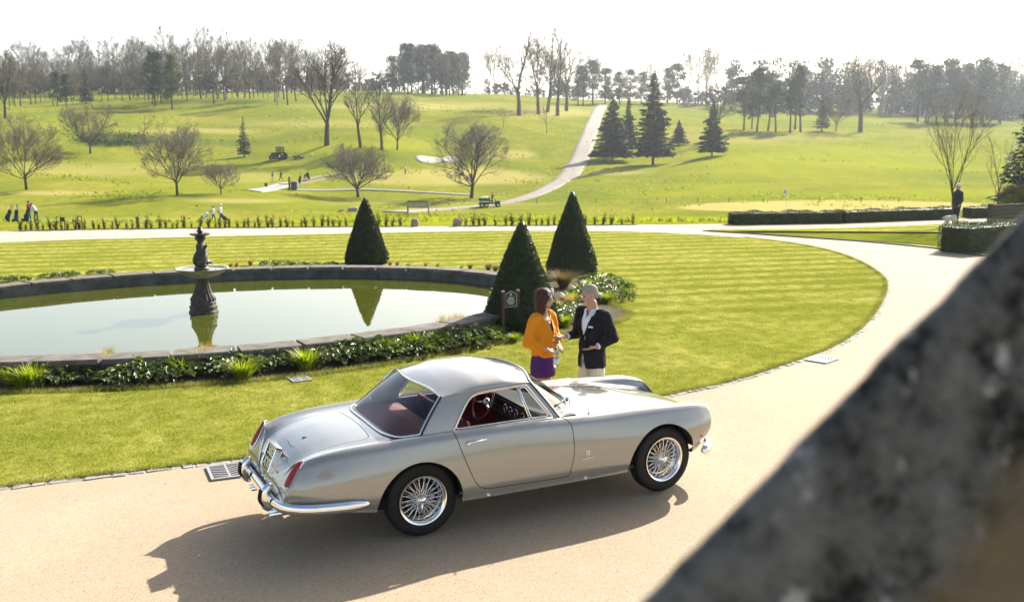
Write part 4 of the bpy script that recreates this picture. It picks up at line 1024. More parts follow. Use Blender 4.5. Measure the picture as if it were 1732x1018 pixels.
def pine(seed, H=18., R=3.0, bare=.42, clumps=46, mt=None, n=70, size=.30, flat=.55):
    rg = np.random.default_rng(seed); mb = MB(); lean = rg.uniform(-.04,.04,2)
    top = lambda z: np.array([lean[0]*z+.15*math.sin(z*.3+seed), lean[1]*z+.12*math.cos(z*.4), z])
    mb.tube([top(z) for z in np.linspace(-.3, H*.97, 8)], np.linspace(H*.017, .03, 8).tolist(), 6)
    P = []; U_ = []; W_ = []
    for i in range(clumps):
        f = rg.uniform(0, 1)**.8; z = H*(bare+(1-bare)*f); az = rg.uniform(0, 2*PI); rr = R*(1-.62*f**1.6)*rg.uniform(.15,1.0)*(.55+.45*min(1, f*5+.4))
        b = top(z*.96); c = b+np.array([math.cos(az)*rr, math.sin(az)*rr, rg.uniform(-.3,.5)])
        mb.tube([b-np.array([0,0,.4]), (b+c)/2+np.array([0,0,-.1]), c], [.05,.035,.015], 4)
        q = rnd_dirs(rg, n)*rg.uniform(.2,1,(n,1))**.5*np.array([1,1,flat])*rg.uniform(.7,1.25)*R*.33
        P.append(c+q); d = rnd_dirs(rg, n)+np.array([0,0,.35]); d /= np.linalg.norm(d, axis=1, keepdims=True); l = size*rg.uniform(.6,1.3,(n,1)); U_.append(d*l); u, v = basis(d); W_.append(u*l*.40)
    V, T = quads(np.concatenate(P), np.concatenate(U_), np.concatenate(W_))
    return mb.me('trunk', M_bark), tris_mesh('crown', V, T, mt or M_pine, link=False), H
SPR = [conifer(s, 12, 2.7, .10, 30, 13) for s in (1,2)]; FIR = [conifer(5, 13, 5.0, .10, 34, 24, droop=.12, dens=22, ragged=.45, leafl=.50), conifer(6, 14, 4.6, .10, 34, 22, droop=.12, dens=20, ragged=.4, leafl=.50), conifer(7, 18, 4.9, .11, 40, 22, droop=.12, dens=20, ragged=.36, leafl=.52)]
PINE = [pine(s, 18, 3.4, b, 62, n=75) for s, b in ((1,.34),(2,.40),(3,.26),(4,.45))]
DARKT = [pine(s, 16, 3.9, .20, 60, n=60, size=.36, flat=.8) for s in (11,12)]

# ---------- trees on the slope, one by one
tree_at('bare_tree', RND[0], 45, 321, 190, .3, 'rounded bare tree nearest the left edge above the red-jacketed golfer', 'bare trees on the slope', 1.0)
tree_at('bare_tree', RND[1], 300, 331, 193, 1.0, 'rounded bare tree standing above the fountain', 'bare trees on the slope', .95)
tree_at('bare_tree', RND[0], 153, 260, 170, 2.2, 'rounded bare tree beside the dark ivy bank', 'bare trees on the slope', 1.05)
tree_at('bare_tree', RND[1], 374, 328, 268, 3.5, 'smallest bare tree, just right of the tree above the fountain', 'bare trees on the slope', 1.1)
tree_at('bare_tree', SPREAD[0], 606, 334, 243, .5, 'pale low spreading bare tree above the rear topiary cone', 'bare trees on the slope', 1.1)
tree_at('bare_tree', OAK[0], 797, 335, 203, 1.4, 'broad dense bare tree left of the utility vehicle', 'bare trees on the slope', 1.12)
tree_at('bare_tree', BIG[0], 553, 246, 74, .2, 'largest bare tree, leaning, leftmost of the knoll group', 'bare trees on the knoll', 1.0)
tree_at('bare_tree', TALL[0], 610, 250, 112, .9, 'slim bare tree second from left in the knoll group', 'bare trees on the knoll', 1.0)
tree_at('bare_tree', TALL[1], 646, 254, 132, 2.4, 'slim bare tree third from left in the knoll group', 'bare trees on the knoll', 1.1)
tree_at('bare_tree', RND[1], 672, 254, 150, 5.0, 'bushy forked bare tree, rightmost of the knoll group', 'bare trees on the knoll', .80)
for i, (px, py, top, k, wd, lb) in enumerate([(878,196,54,2,1.3,'tall bare tree, leftmost of the clump left of the hill road'), (911,194,56,3,1.1,'tall bare tree, second in the clump left of the hill road'), (926,190,48,0,1.1,'tall bare tree in the middle of the clump left of the hill road'), (943,196,60,1,1.2,'tall bare tree, fourth in the clump left of the hill road'), (958,188,72,2,1.35,'bushy tall bare tree, rightmost of the clump left of the hill road')]):
    tree_at('bare_tree', TALL[k], px, py, top, i*1.7, lb, 'tall trees left of the hill road', wd)
tree_at('sapling', YOUNG[0], 925, 226, 175, .4, 'young bare sapling below the tall clump left of the hill road', cat='tree')
tree_at('sapling', YOUNG[0], 851, 217, 182, 1.4, 'thin young sapling below the leftmost tall tree', cat='tree')
tree_at('bare_tree', BIG[0], 9, 201, 86, 2.0, 'dark ivy-clad tree cut by the left edge of the picture', None, .8)
tree_at('spruce_tree', SPR[0], 413, 266, 200, 0, 'small dark spruce standing alone left of the tractor', None, .85)
tree_at('fir_tree', FIR[0], 1036, 273, 168, 0, 'dark broad conifer nearest the hill road', 'conifers right of the hill road', .80)
tree_at('fir_tree', FIR[1], 1062, 258, 170, 1.3, 'conifer with drooping side branches behind the one nearest the road', 'conifers right of the hill road', .62)
tree_at('fir_tree', FIR[2], 1104, 279, 126, 2.0, 'tallest pointed conifer right of the hill road', 'conifers right of the hill road', .80)
tree_at('fir_tree', FIR[0], 1148, 246, 205, 2.6, 'small conifer behind the tallest pointed one', 'conifers right of the hill road', .9)
tree_at('fir_tree', FIR[1], 1204, 265, 172, 3.1, 'lone cone-shaped conifer left of the pine clump', 'conifers right of the hill road', .74)
tree_at('bare_tree', TALL[1], 1212, 240, 138, 3.0, 'thin bare tree just behind the lone cone-shaped conifer', None, 1.6)
for i, (px, py, top) in enumerate([(1258,220,132),(1281,224,118),(1299,222,128),(1311,224,140),(1335,225,135),(1353,224,114),(1272,219,150),(1345,219,138)]):
    tree_at('pine_tree', PINE[i % 4], px, py, top, i*1.1, 'tall pine in the clump on the right-hand fairway', 'pines of the fairway clump', [1.25,1.1,1.2,1.3][i % 4])
tree_at('spruce_tree', SPR[1], 1390, 222, 150, .6, 'narrow spruce just right of the pine clump', None, .8)
tree_at('bare_tree', RND[0], 1414, 222, 148, 1.6, 'bare bushy tree between the narrow spruce and the great bare tree', None, .75)
tree_at('bare_tree', TALL[3], 1455, 224, 78, .6, 'great bare tree with double trunk on the right-hand fairway', None, 1.35)
for i in range(15):
    px = 1552+i*10.2+[0,4,-3][i % 3]; tree_at('pine_tree', (PINE+DARKT)[i % 6], px, 206+(i % 4)*2, 104+(i*7 % 5)*7, i*.8, 'hazy pine in the wood on the right', 'pines of the right-hand wood', 1.15)
rg0 = random.Random(5)
# the tree line on the left ridge
for i in range(78):
    px = 22+i*6.3+rg0.uniform(-4,4); d = rg0.uniform(290, 385); p = atdist(px, d); h = rg0.uniform(9,15) if px < 220 else rg0.uniform(12,23)
    place_tree('bare_tree', FARB[i % 5], p, h, rg0.uniform(0, 6), 'tree in the long bare tree line on the left ridge', 'trees of the left ridge', wide=rg0.uniform(.85,1.2))
for px, py, top, pr, lb in [(97,180,124,DARKT[0],'dark evergreen low in the left tree line'), (146,176,120,SPR[1],'dark pointed conifer in the left tree line'), (112,182,128,DARKT[1],'dark evergreen right beside the low dark evergreen of the left tree line'), (262,180,92,DARKT[0],'dark evergreen behind the golden-tipped conifer')]: tree_at('evergreen_tree', pr, px, py, top, px, lb)
gold = pine(41, 14, 3.0, .16, 60, M_golden, n=60, size=.34, flat=.8)
tree_at('evergreen_tree', gold, 292, 186, 96, .4, 'golden-tipped conifer standing before the left tree line')
for i in range(9): p = atdist(60+i*17+rg0.uniform(-6,6), rg0.uniform(400,430)); place_tree('bare_tree', FARB[i % 5], p, rg0.uniform(17,24), i, 'tree in the long bare tree line on the left ridge', 'tree', 'trees of the left ridge', 1.2)
for i in range(24):
    px = 672+i*5.2+rg0.uniform(-4,4); p = atdist(px, rg0.uniform(395,440)); h = 20 if 690 < px < 745 else rg0.uniform(14,18)
    place_tree('wood_tree', (FARB+DARKT)[i % 7] if i % 3 else DARKT[i % 2], p, h*rg0.uniform(.9,1.1), i*1.3, 'tree of the dark grove on the ridge in the middle', 'tree', 'trees of the middle grove', 1.15)
for i, (px, d, h, k) in enumerate([(985,395,15,0),(1000,400,17,1),(1020,415,14,0),(1045,420,13,1),(1062,425,14,0),(1080,430,13,1),(1100,430,12,0),(1125,440,15,1),(975,390,13,1),(1232,420,16,0),(1140,440,17,0)]):
    place_tree('evergreen_tree', DARKT[k], atdist(px, d), h, i*2.0, 'hazy evergreen on the skyline by the top of the hill road', 'tree', 'evergreens at the top of the hill road', 1.25)
tree_at('evergreen_bush', conifer(77, 7, 4.2, .05, 18, 16, M_spruce, droop=.02, dens=12), 1165, 182, 153, 0, 'round dark bush alone on the slope above the tallest conifer')
for i, (px, d, h) in enumerate([(1160,470,26),(1175,480,29),(1190,470,28),(1203,480,25),(838,470,24),(828,455,20),(1090,470,22),(1000,460,24)]):
    place_tree('bare_tree', FARB[i % 5], atdist(px, d), h, i, 'faint tall bare tree on the far skyline in the middle', 'tree', 'faint skyline trees', 1.1)
# the far wood behind everything reads as one mass
VV, TT, off = [], [], 0; farme = []
def tri_arrays(me):
    n = len(me.vertices); v = np.zeros(n*3, np.float32); me.vertices.foreach_get('co', v); v = v.reshape(-1,3)
    q = np.array([p.vertices[:] for p in me.polygons if len(p.vertices) == 4], dtype=np.int64); return v, q
LOWB = [Bare(s, 18, .30, .34, 5, (8,48), (4.8,4.8,.62), .38, .25, 3, (6,5,5), .065, leader=True) for s in (61,62,63)]
LOWP = [pine(s, 16, 3.9, .18, 26, n=26, size=.55, flat=.8) for s in (71,72)]
srcs = [(np.array(b.V+b.tV), np.array(b.T+[tuple(i+len(b.V) for i in t) for t in b.tT]), 18.) for b in LOWB]
pv = [(tri_arrays(p[1])[0], tri_arrays(p[1])[1], 16.) for p in LOWP]
def far_wood(name, items, pool, m, label):
    VV, TT, off = [], [], 0
    for px, d, h in items:
        v, q, H0 = pool[rg0.randrange(len(pool))]; p = atdist(px, d); a = rg0.uniform(0, 6); c, s_ = math.cos(a), math.sin(a); k = h/H0; wd = k*rg0.uniform(1.0,1.4)
        V = np.stack([(v[:,0]*c-v[:,1]*s_)*wd+p[0], (v[:,0]*s_+v[:,1]*c)*wd+p[1], v[:,2]*k+p[2]], -1); VV.append(V); TT.append(q+off); off += len(V)
    o = tris_mesh(name, np.concatenate(VV), np.concatenate(TT), m); tag(o, label, 'wood', kind='stuff')
far_wood('distant_wood', [(rg0.uniform(-160,1900), rg0.uniform(440,560), rg0.uniform(12,20)) for _ in range(55)] + [(rg0.uniform(1380,1900), rg0.uniform(400,500), rg0.uniform(22,32)) for _ in range(48)] + [(rg0.uniform(-100,560), rg0.uniform(420,480), rg0.uniform(14,22)) for _ in range(25)], srcs, M_twig, 'far bare wood along the skyline')
far_wood('distant_evergreens', [(rg0.uniform(-160,1900), rg0.uniform(450,580), rg0.uniform(8,14)) for _ in range(60)] + [(rg0.uniform(1230,1900), rg0.uniform(405,500), rg0.uniform(15,24)) for _ in range(65)], pv, M_pine, 'far dark evergreens along the skyline')
THK = [pine(s, 10, 3.6, .0, 15, n=14, size=1.0, flat=1.0) for s in (81,82,83)]; tv = [(tri_arrays(p[1])[0], tri_arrays(p[1])[1], 10.) for p in THK]
M_thick = leaf_mat('far_thicket', (.045,.048,.034), (.085,.078,.058), .9, .0, .0)
far_wood('distant_thicket', [(-170+i*4.9+rg0.uniform(-3,3), rg0.uniform(455,600), rg0.uniform(5,9)*(.75+.45*math.sin(i*.071)*math.sin(i*.023+1)+.25*math.sin(i*.31))) for i in range(430)] + [(rg0.uniform(-100,540), rg0.uniform(400,440), rg0.uniform(6,10)) for _ in range(105)] + [(rg0.uniform(1220,1850), rg0.uniform(400,450), rg0.uniform(8,15)) for _ in range(120)], tv, M_thick, 'far grey thicket closing the skyline under the trees')
far_wood('ridge_undergrowth', [(rg0.uniform(-60,520), rg0.uniform(390,430), rg0.uniform(4,8)) for _ in range(70)], tv, M_brown, 'brown undergrowth behind the left tree line')

# ---------- topiary cones
def cone(px, py, top, rad, seed, label):
    g = flat(px, py); g = np.array([g[0], g[1], 0]); dist = np.hypot(*(g-CAMP)[:2]); d = ray(px, top); H = CAMP[2]+d[2]*dist/np.hypot(d[0], d[1])
    rg = np.random.default_rng(seed); t = empty('topiary_cone', g, 0, label, 'topiary', 'clipped topiary cones')
    def rad_(z): f = z/H; return rad*np.where(f < .12, .86+.14*np.sin(f/.12*PI/2), 1.0)*(1-np.clip(f, 0, 1)**1.12)**.95 + .042
    prof = [(float(rad_(z))*.93, float(z)) for z in np.linspace(0, H, 18)]+[(.0001, H)]
    core = MB().lathe(prof, 28); n = 20000
    z = H*(1-np.sqrt(rg.uniform(0,1,n)))*.998; az = rg.uniform(0, 2*PI, n)
    bumpy = 1+.022*np.sin(az*3+z*3.1+seed)+.020*np.sin(az*5+z*7+seed*2)+.014*np.sin(az*11-z*9)
    r = rad_(z)*bumpy*(rg.uniform(.94,1.01,n)+.05*(rg.uniform(0,1,n) > .93))
    P = np.stack([r*np.cos(az), r*np.sin(az), z+.005], -1); out = np.stack([np.cos(az), np.sin(az), np.full(n,.45)], -1)
    d = rnd_dirs(rg, n)*.75+out*.55; d /= np.linalg.norm(d, axis=1, keepdims=True); l = rg.uniform(.013,.035,(n,1)); u, v = basis(d); a = rg.uniform(0, PI, (n,1))
    V, T = quads(P, d*l, (u*np.cos(a)+v*np.sin(a))*l*.42)
    V[:,2] = np.maximum(V[:,2], .0)
    core.build('inner_growth', M_yew, t); o = tris_mesh('foliage', V, T, M_yew, t)
cone(620, 446, 335, .62, 1, 'clipped topiary cone beyond the far rim of the pond')
cone(882, 553, 375, .72, 2, 'clipped topiary cone behind the sign, nearest of the three')
cone(967, 462, 325, .68, 3, 'tallest clipped topiary cone, at the right of the pond beds')

# ---------- bedding plants
def leafy(seed, n=240, R=.42, H=.29):           # leathery rosettes
    rg = np.random.default_rng(seed); V = []; Fc = []
    for i in range(n):
        az = rg.uniform(0, 2*PI); rr = R*math.sqrt(rg.uniform(0,1)); hh = H*(1-.55*(rr/R)**2)*rg.uniform(.55,1.05); w_ = rg.uniform(.018,.034); l = rg.uniform(.045,.085); tilt = rg.uniform(-.5,.7); roll = rg.uniform(-.6,.6)
        c, s_ = math.cos(az), math.sin(az); M = Matrix.Translation((c*rr, s_*rr, hh)) @ Matrix.Rotation(az, 4, 'Z') @ Matrix.Rotation(tilt, 4, 'Y') @ Matrix.Rotation(roll, 4, 'X')
        o = len(V)
        for x_, y_, z_ in ((-.1,0,-.02),(.25,.8,.012),(.7,.95,.010),(1.05,.45,-.004),(1.15,0,-.016),(1.05,-.45,-.004),(.7,-.95,.010),(.25,-.8,.012),(.55,0,-.012)): V.append(tuple(M @ Vector((x_*l, y_*w_, z_))))
        Fc += [(o+8,o+k,o+(k+1) % 8) for k in range(8)]
    return mesh('m', V, Fc, M_berg).data
def strappy(seed, n=90, H=.34, sp=.5, m=None, w_=.010, thin=False):
    rg = np.random.default_rng(seed); V = []; Fc = []
    for i in range(n):
        az = rg.uniform(0, 2*PI); b = rg.uniform(0,.10 if not thin else .07); h = H*rg.uniform(.6,1.1); out = sp*h*rg.uniform(.25,1.2); c, s_ = math.cos(az), math.sin(az); o = len(V); ww = w_*rg.uniform(.7,1.3)
        for t in (0,.4,.75,1.0):
            x_ = b+out*t**1.7; z_ = h*(t-.35*t**3*out/h); q = ww*(1-t**2*.95)
            V += [(c*x_-s_*q, s_*x_+c*q, z_), (c*x_+s_*q, s_*x_-c*q, z_)]
        Fc += [(o+2*k, o+2*k+1, o+2*k+3, o+2*k+2) for k in range(3)]
    return mesh('m', V, Fc, m or M_strap).data
def steal(f, *a, **k):
    me = f(*a, **k); o = [o for o in COL.objects if o.data is me]
    for q in o: bpy.data.objects.remove(q)
    return me
LEAFY = [steal(leafy, s) for s in range(4)]; STRAP = [steal(strappy, s, 230, .32, .75) for s in range(3)]; TAN = [steal(strappy, s, 300, .36, .45, M_tan, .0045, True) for s in range(3)]
YEL = [steal(strappy, s, 170, .26, .8) for s in (9,)]; BRN = [steal(strappy, s, 600, .42, .95, M_brown, .0035, True) for s in (8,)]
def plant(kind, px, py, sc, label, group='plants of the pond bed'):
    nm, pool, cat = {'b':('bergenia',LEAFY,'plant'),'s':('daylily',STRAP,'plant'),'t':('dry_grass_tuft',TAN,'grass tuft'),'y':('daylily',YEL,'plant'),'w':('brown_shrub',BRN,'shrub')}[kind]
    g = flat(px, py); t = empty(nm, (g[0], g[1], .0), (px*.37) % 6.28, label, cat, group); sc *= {'b':.92,'s':.84,'t':1.0,'y':.95,'w':1.15}[kind]; sc *= .95 if px > 935 else 1.0; inst('foliage', pool[int(px) % len(pool)], t, (0,0,.005), (0,0,0), (sc*1.1, sc*1.1, sc*.95))
near = [('s',20,648,1.25),('s',58,652,1.45),('y',40,654,1.2),('b',95,646,1.0),('b',128,640,1.1),('b',160,640,.9),('t',182,618,.9),('s',196,634,1.3),('b',215,646,1.0),('b',248,640,1.25),('b',285,640,1.0),('s',306,634,1.3),('t',338,628,1.2),('t',352,616,1.1),('b',372,628,1.1),('b',395,630,1.2),('s',412,640,1.35),('b',445,622,1.15),('b',478,618,1.1),('s',518,624,1.45),('b',560,612,1.2),('b',592,606,1.3),('b',628,604,1.3),('s',652,600,1.3),('y',672,598,1.3),('b',690,598,1.2),('s',703,592,1.4),('b',722,590,1.15),('s',742,590,1.3),('t',752,566,1.1),('t',775,562,1.1),('b',768,586,1.2),('b',800,580,1.2),('b',815,574,1.0),('s',838,570,.9),('s',870,578,.7)]
lab = {'b':'leathery dark-leaved bergenia','s':'bright green strappy daylily clump','t':'tuft of tan dry grass','y':'yellow-green leafy clump','w':'brown twiggy shrub'}
grp = {'b':'bergenias of the pond bed','s':'daylilies of the pond bed','t':'dry grass tufts of the pond bed','y':'yellow clumps of the pond bed','w':'brown shrubs of the pond bed'}
for k, px, py, sc in near: plant(k, px, py, sc, lab[k]+' along the near pond wall', grp[k]+', near side')
for k, px, py, sc, lb in [('w',953,487,1.25,'brown twiggy shrub between the two right-hand topiary cones'),('y',985,498,1.2,'yellow-green clump behind the couple, upper one'),('y',968,512,1.3,'yellow-green clump behind the couple, lower one'),('b',1015,484,1.3,'leafy bergenia right behind the man, upper left'),('b',1035,494,1.3,'leafy bergenia at the right end of the bed'),('b',1040,506,1.1,'leafy bergenia lowest at the right end of the bed'),('s',1026,512,1.1,'bright daylily right of the man behind his head'),('t',965,520,1.0,'tan grass tuft behind the couple'),('b',962,540,1.2,'bergenia between the man and the woman'),('b',975,532,1.0,'bergenia close behind the man'),('s',955,552,1.1,'bright daylily low between the couple'),('y',1000,490,1.2,'yellow-green clump nearest the tallest cone'),('t',945,530,.9,'tan grass tuft at the foot of the nearest cone'),('s',940,470,.8,'small daylily at the foot of the tallest cone'),('b',995,505,1.2,'bergenia in the middle of the right-hand bed')]: plant(k, px, py, sc, lb, None)
for k, px, py, sc in [('t',424,449,1.1),('b',455,450,1.0),('b',480,450,1.0),('b',505,450,.9),('b',530,450,.8),('b',560,450,.8),('t',660,450,.9),('t',672,450,.8),('y',690,451,.8),('t',720,452,.8),('t',740,453,.8),('w',795,455,.6),('y',780,455,.8),('w',826,457,.8),('w',838,459,.7),('b',10,478,1.0),('b',30,476,1.0),('y',50,474,.9),('b',85,471,1.0),('b',105,470,1.0),('b',120,468,.9),('b',160,465,.8),('b',180,464,.8),('s',390,451,.8),('t',400,451,.8)]: plant(k, px, py, sc*.62, lab[k]+' on the far side of the pond', grp[k]+', far side')

# ---------- hedges
def leaf_box(rg, n, lx, ly, h, l=(.018,.035)):
    f = rg.integers(0, 5, n); x = rg.uniform(-lx/2, lx/2, n); y = rg.uniform(-ly/2, ly/2, n); z = rg.uniform(0, h, n)
    top = (f < 2); y = np.where(top, y, np.where(f == 2, ly/2, np.where(f == 3, -ly/2, y))); x = np.where(f == 4, np.sign(x)*lx/2, x); z = np.where(top, h, z)
    P = np.stack([x, y, z], -1)+rg.normal(size=(n,3))*.025; P[:,2] += .04*np.sin(x*3.1)+.03*np.sin(x*7.7); P[:,1] += .03*np.sin(x*4.3)
    d = rnd_dirs(rg, n); L_ = rg.uniform(*l, (n,1)); u, v = basis(d); return quads(P, d*L_, u*L_*.5)
def hedge(pa, pb, h, wd, seed, label, n):
    a, b = flat(*pa), flat(*pb); c = (a+b)/2; ln = np.hypot(*(b-a)[:2]); ang = math.atan2(b[1]-a[1], b[0]-a[0]); rg = np.random.default_rng(seed)
    t = empty('hedge', (c[0], c[1], -.02), ang, label, 'hedge'); V, T = leaf_box(rg, n, ln, wd, h); tris_mesh('foliage', V, T, M_hedge, t)
    MB().box((0,0,h*.47), (ln*.985, wd*.86, h*.94)).build('inner_growth', M_yew, t, smooth=False)
hedge((1237,379), (1420,376), .50, .7, 1, 'long low clipped hedge beyond the ring road, left stretch', 12500)
hedge((1421,376), (1612,369), .50, .7, 5, 'long low clipped hedge beyond the ring road, right stretch', 11500)
hedge((1636,368), (1690,366), .50, .7, 2, 'short piece of low hedge right of the man with the dog', 4000)
hedge((1612,427), (1760,413), .85, 1.1, 3, 'clipped hedge on the verge behind the stone parapet', 18000)
def twiggy(seed):
    rg = np.random.default_rng(seed); mb = MB(); P = []
    for i in range(9):
        az = rg.uniform(0, 2*PI); o = rg.uniform(.02,.12); h = rg.uniform(.25,.50); mb.tube([(0,0,0), (math.cos(az)*o*.5, math.sin(az)*o*.5, h*.5), (math.cos(az)*o, math.sin(az)*o, h)], [.009,.007,.004], 3, caps=False)
        t = rg.uniform(.05,1,26); P.append(np.stack([math.cos(az)*o*t, math.sin(az)*o*t, h*t], -1)+rg.normal(size=(26,3))*.030)
    P = np.concatenate(P); n = len(P); d = rnd_dirs(rg, n); l = rg.uniform(.016,.036,(n,1)); u, v = basis(d); V, T = quads(P, d*l, u*l*.45)
    return mb.me('stem', M_bark), tris_mesh('foliage', V, T, M_hedge, link=False)
TW = [twiggy(s) for s in range(6)]; rg1 = random.Random(8)
hl = along(catmull([flat(*p)[:2] for p in [(28,391),(160,388.5),(330,386.5),(500,384.8),(688,383.6)]], 6)); hl2 = along(catmull([flat(*p)[:2] for p in [(778,383),(930,382),(1078,380.8)]], 6))
k = 0
for (fn, ln), sp, side_ in ((hl, .25, 'left'), (hl2, .33, 'right')):
    s = 0
    while s < ln:
        q = fn(s); t = empty('hedge_shrub', (q[0]+.3*F2[0], q[1]+.3*F2[1], -.02), rg1.uniform(0,6), f'young twiggy hedge shrub {side_} of the boulder gap', 'shrub', f'young hedge row, {side_} part'); kk = rg1.uniform(.6,1.2); pr = TW[rg1.randrange(6)]
        inst('stem', pr[0], t, sc=kk); inst('foliage', pr[1], t, sc=(kk*1.15,kk*1.15,kk)); s += sp*rg1.uniform(.65,1.45); k += 1
    P = [fn(v) for v in np.linspace(0, ln, 30)]
    V = []; 
    for q in P: V += [(q[0], q[1], -.004), (q[0]+.55*F2[0], q[1]+.55*F2[1], -.004)]
    mesh('hedge_soil', V, [(2*i, 2*i+1, 2*i+3, 2*i+2) for i in range(29)], M_soil, smooth=False)['kind'] = 'structure'
# ivy bank on the left slope
rg = np.random.default_rng(4); P = []
while len(P) < 5200:
    px, py = rg.uniform(120, 262), rg.uniform(226, 250)
    if ((px-195)/70)**2+((py-238)/11)**2 < rg.uniform(.5,1.1):
        if len(P) % 40 == 0: c = onland(px, py)
        P.append(c+rg.normal(size=3)*np.array([1.0,1.0,.35])+np.array([0,0,.3]))
P = np.array(P); n = len(P); d = rnd_dirs(rg, n); l = rg.uniform(.12,.26,(n,1)); u, v = basis(d); V, T = quads(P, d*l, u*l*.6); o = tris_mesh('ivy_bank', V, T, M_hedge); tag(o, 'dark ivy covering the bank on the left slope', 'ivy', kind='stuff')
# trees by the verge on the right
g = flat(1612, 381); place_tree('sapling', Bare(33, 5.6, .24, .050, 7, (5,44), (1.8,1.8,.55), .55, .16, 4, (8,6,5,4), .006).meshes(M_twig_pale), (g[0], g[1], -.02), 5.9, 1.0, 'budding young tree beside the man with the dog', 'tree', None, .85)
g = flat(1687, 377); place_tree('sapling', Bare(34, 5.0, .34, .05, 5, (14,50), (1.4,1.4,.60), .42, .20, 4, (5,4,4,3), .006, leader=True).meshes(M_twig_pale), (g[0], g[1], -.02), 3.9, 2.0, 'slender young tree in front of the dark conifer on the right', 'tree', None, 1.1)
p = atdist(1738, 58); p[2] -= .3; place_tree('conifer_tree', conifer(91, 9, 2.3, .04, 34, 18, M_spruce, droop=.18, dens=12, leafl=.22), p, 7.6, .4, 'dark conifer cut by the right edge of the picture')
p = atdist(1712, 56); t = empty('autumn_shrub', p, 0, 'yellow-brown shrub below the dark conifer on the right', 'shrub'); 
for k in range(9): inst('foliage', YEL[0] if k % 2 else BRN[0], t, (rg1.uniform(-1,1), rg1.uniform(-.5,.5), .3+rg1.uniform(0,.5)), (0,0,k), 2.2)

# ---------- lawn grass blades
def blades(name, pts_fn, n, hgt, wid, seed, m, label):
    rg = np.random.default_rng(seed); XY = pts_fn(rg, n); n = len(XY); az = rg.uniform(0, 2*PI, n); h = hgt*rg.uniform(.45,1.15,n); ln = h*rg.uniform(.2,1.1,n); w_ = wid*rg.uniform(.7,1.3,n); a2 = rg.uniform(0, 2*PI, n)
    c, s_ = np.cos(az), np.sin(az); base = np.stack([XY[:,0], XY[:,1], np.zeros(n)+.0], -1)
    V = np.stack([base+np.stack([-s_*w_, c*w_, 0*h], -1), base+np.stack([s_*w_, -c*w_, 0*h], -1), base+np.stack([np.cos(a2)*ln, np.sin(a2)*ln, h], -1)], 1).reshape(-1,3)
    o = tris_mesh(name, V, np.arange(len(V)).reshape(-1,3), m); tag(o, label, 'grass', kind='stuff')
M_blade = bpy.data.materials.new('grass_blade'); M_blade.use_nodes = True; _c = lawn_colour(M_blade); _b = bsdf(M_blade); L(M_blade, _c, _b.inputs['Base Color']); _b.inputs['Roughness'].default_value = .6; _b.inputs['Specular IOR Level'].default_value = .3
_t = N(M_blade, 'ShaderNodeBsdfTranslucent'); L(M_blade, _c, _t.inputs[0]); _m = N(M_blade, 'ShaderNodeMixShader'); _m.inputs[0].default_value = .5; L(M_blade, _b.outputs[0], _m.inputs[1]); L(M_blade, _t.outputs[0], _m.inputs[2]); L(M_blade, _m.outputs[0], M_blade.node_tree.nodes['Material Output'].inputs[0])
def in_lawn(XY):
    d = poly_sdf(LAWN[::2, :2], XY[:,0], XY[:,1]); e = np.hypot((XY[:,0]-POND_C[0])/(PA+.75), (XY[:,1]-POND_C[1])/(PB+1.0)) > 1
    return XY[(d < .02) & e]
blades('lawn_grass_near', lambda rg, n: in_lawn(np.stack([rg.uniform(-4.6,6.5,n), rg.uniform(2.1,6.6,n)], -1)), 150000, .021, .0034, 1, M_blade, 'short mown grass of the near lawn')
def fade(XY, rg, y0, y1, up_):
    f = np.clip((XY[:,1]-y0)/(y1-y0), 0, 1); return XY[rg.uniform(0,1,len(XY)) < (f if up_ else 1-f)]
blades('lawn_grass_right', lambda rg, n: fade(in_lawn(np.stack([rg.uniform(6.5,19.5,n), rg.uniform(2.8,17,n)], -1)), rg, 8, 17, False), 330000, .022, .0036, 2, M_blade, 'short mown grass of the right-hand lawn')
blades('lawn_grass_far', lambda rg, n: fade(in_lawn(np.stack([rg.uniform(-6,21,n), rg.uniform(9,30,n)], -1)), rg, 9, 18, True), 200000, .024, .006, 3, M_blade, 'short mown grass of the far lawn')
def edge_tuft(rg, n):
    s = rg.uniform(0, eL, n); x, y = ef(s); return np.stack([x+rg.normal(size=n)*.03-.0, y+.03+rg.normal(size=n)*.035], -1)
blades('edge_grass', edge_tuft, 26000, .055, .003, 4, M_blade, 'longer grass hanging over the stone edging')
def bed_tuft(rg, n):
    t = rg.uniform(0, 2*PI, n); k = np.floor(t/(2*PI)*160).astype(int) % 160; B = np.array(bo); return B[k]+(B[(k+1) % 160]-B[k])*rg.uniform(0,1,(n,1))+rg.normal(size=(n,2))*.06
blades('bed_edge_grass', bed_tuft, 42000, .075, .004, 6, M_blade, 'longer grass along the flower bed edge')

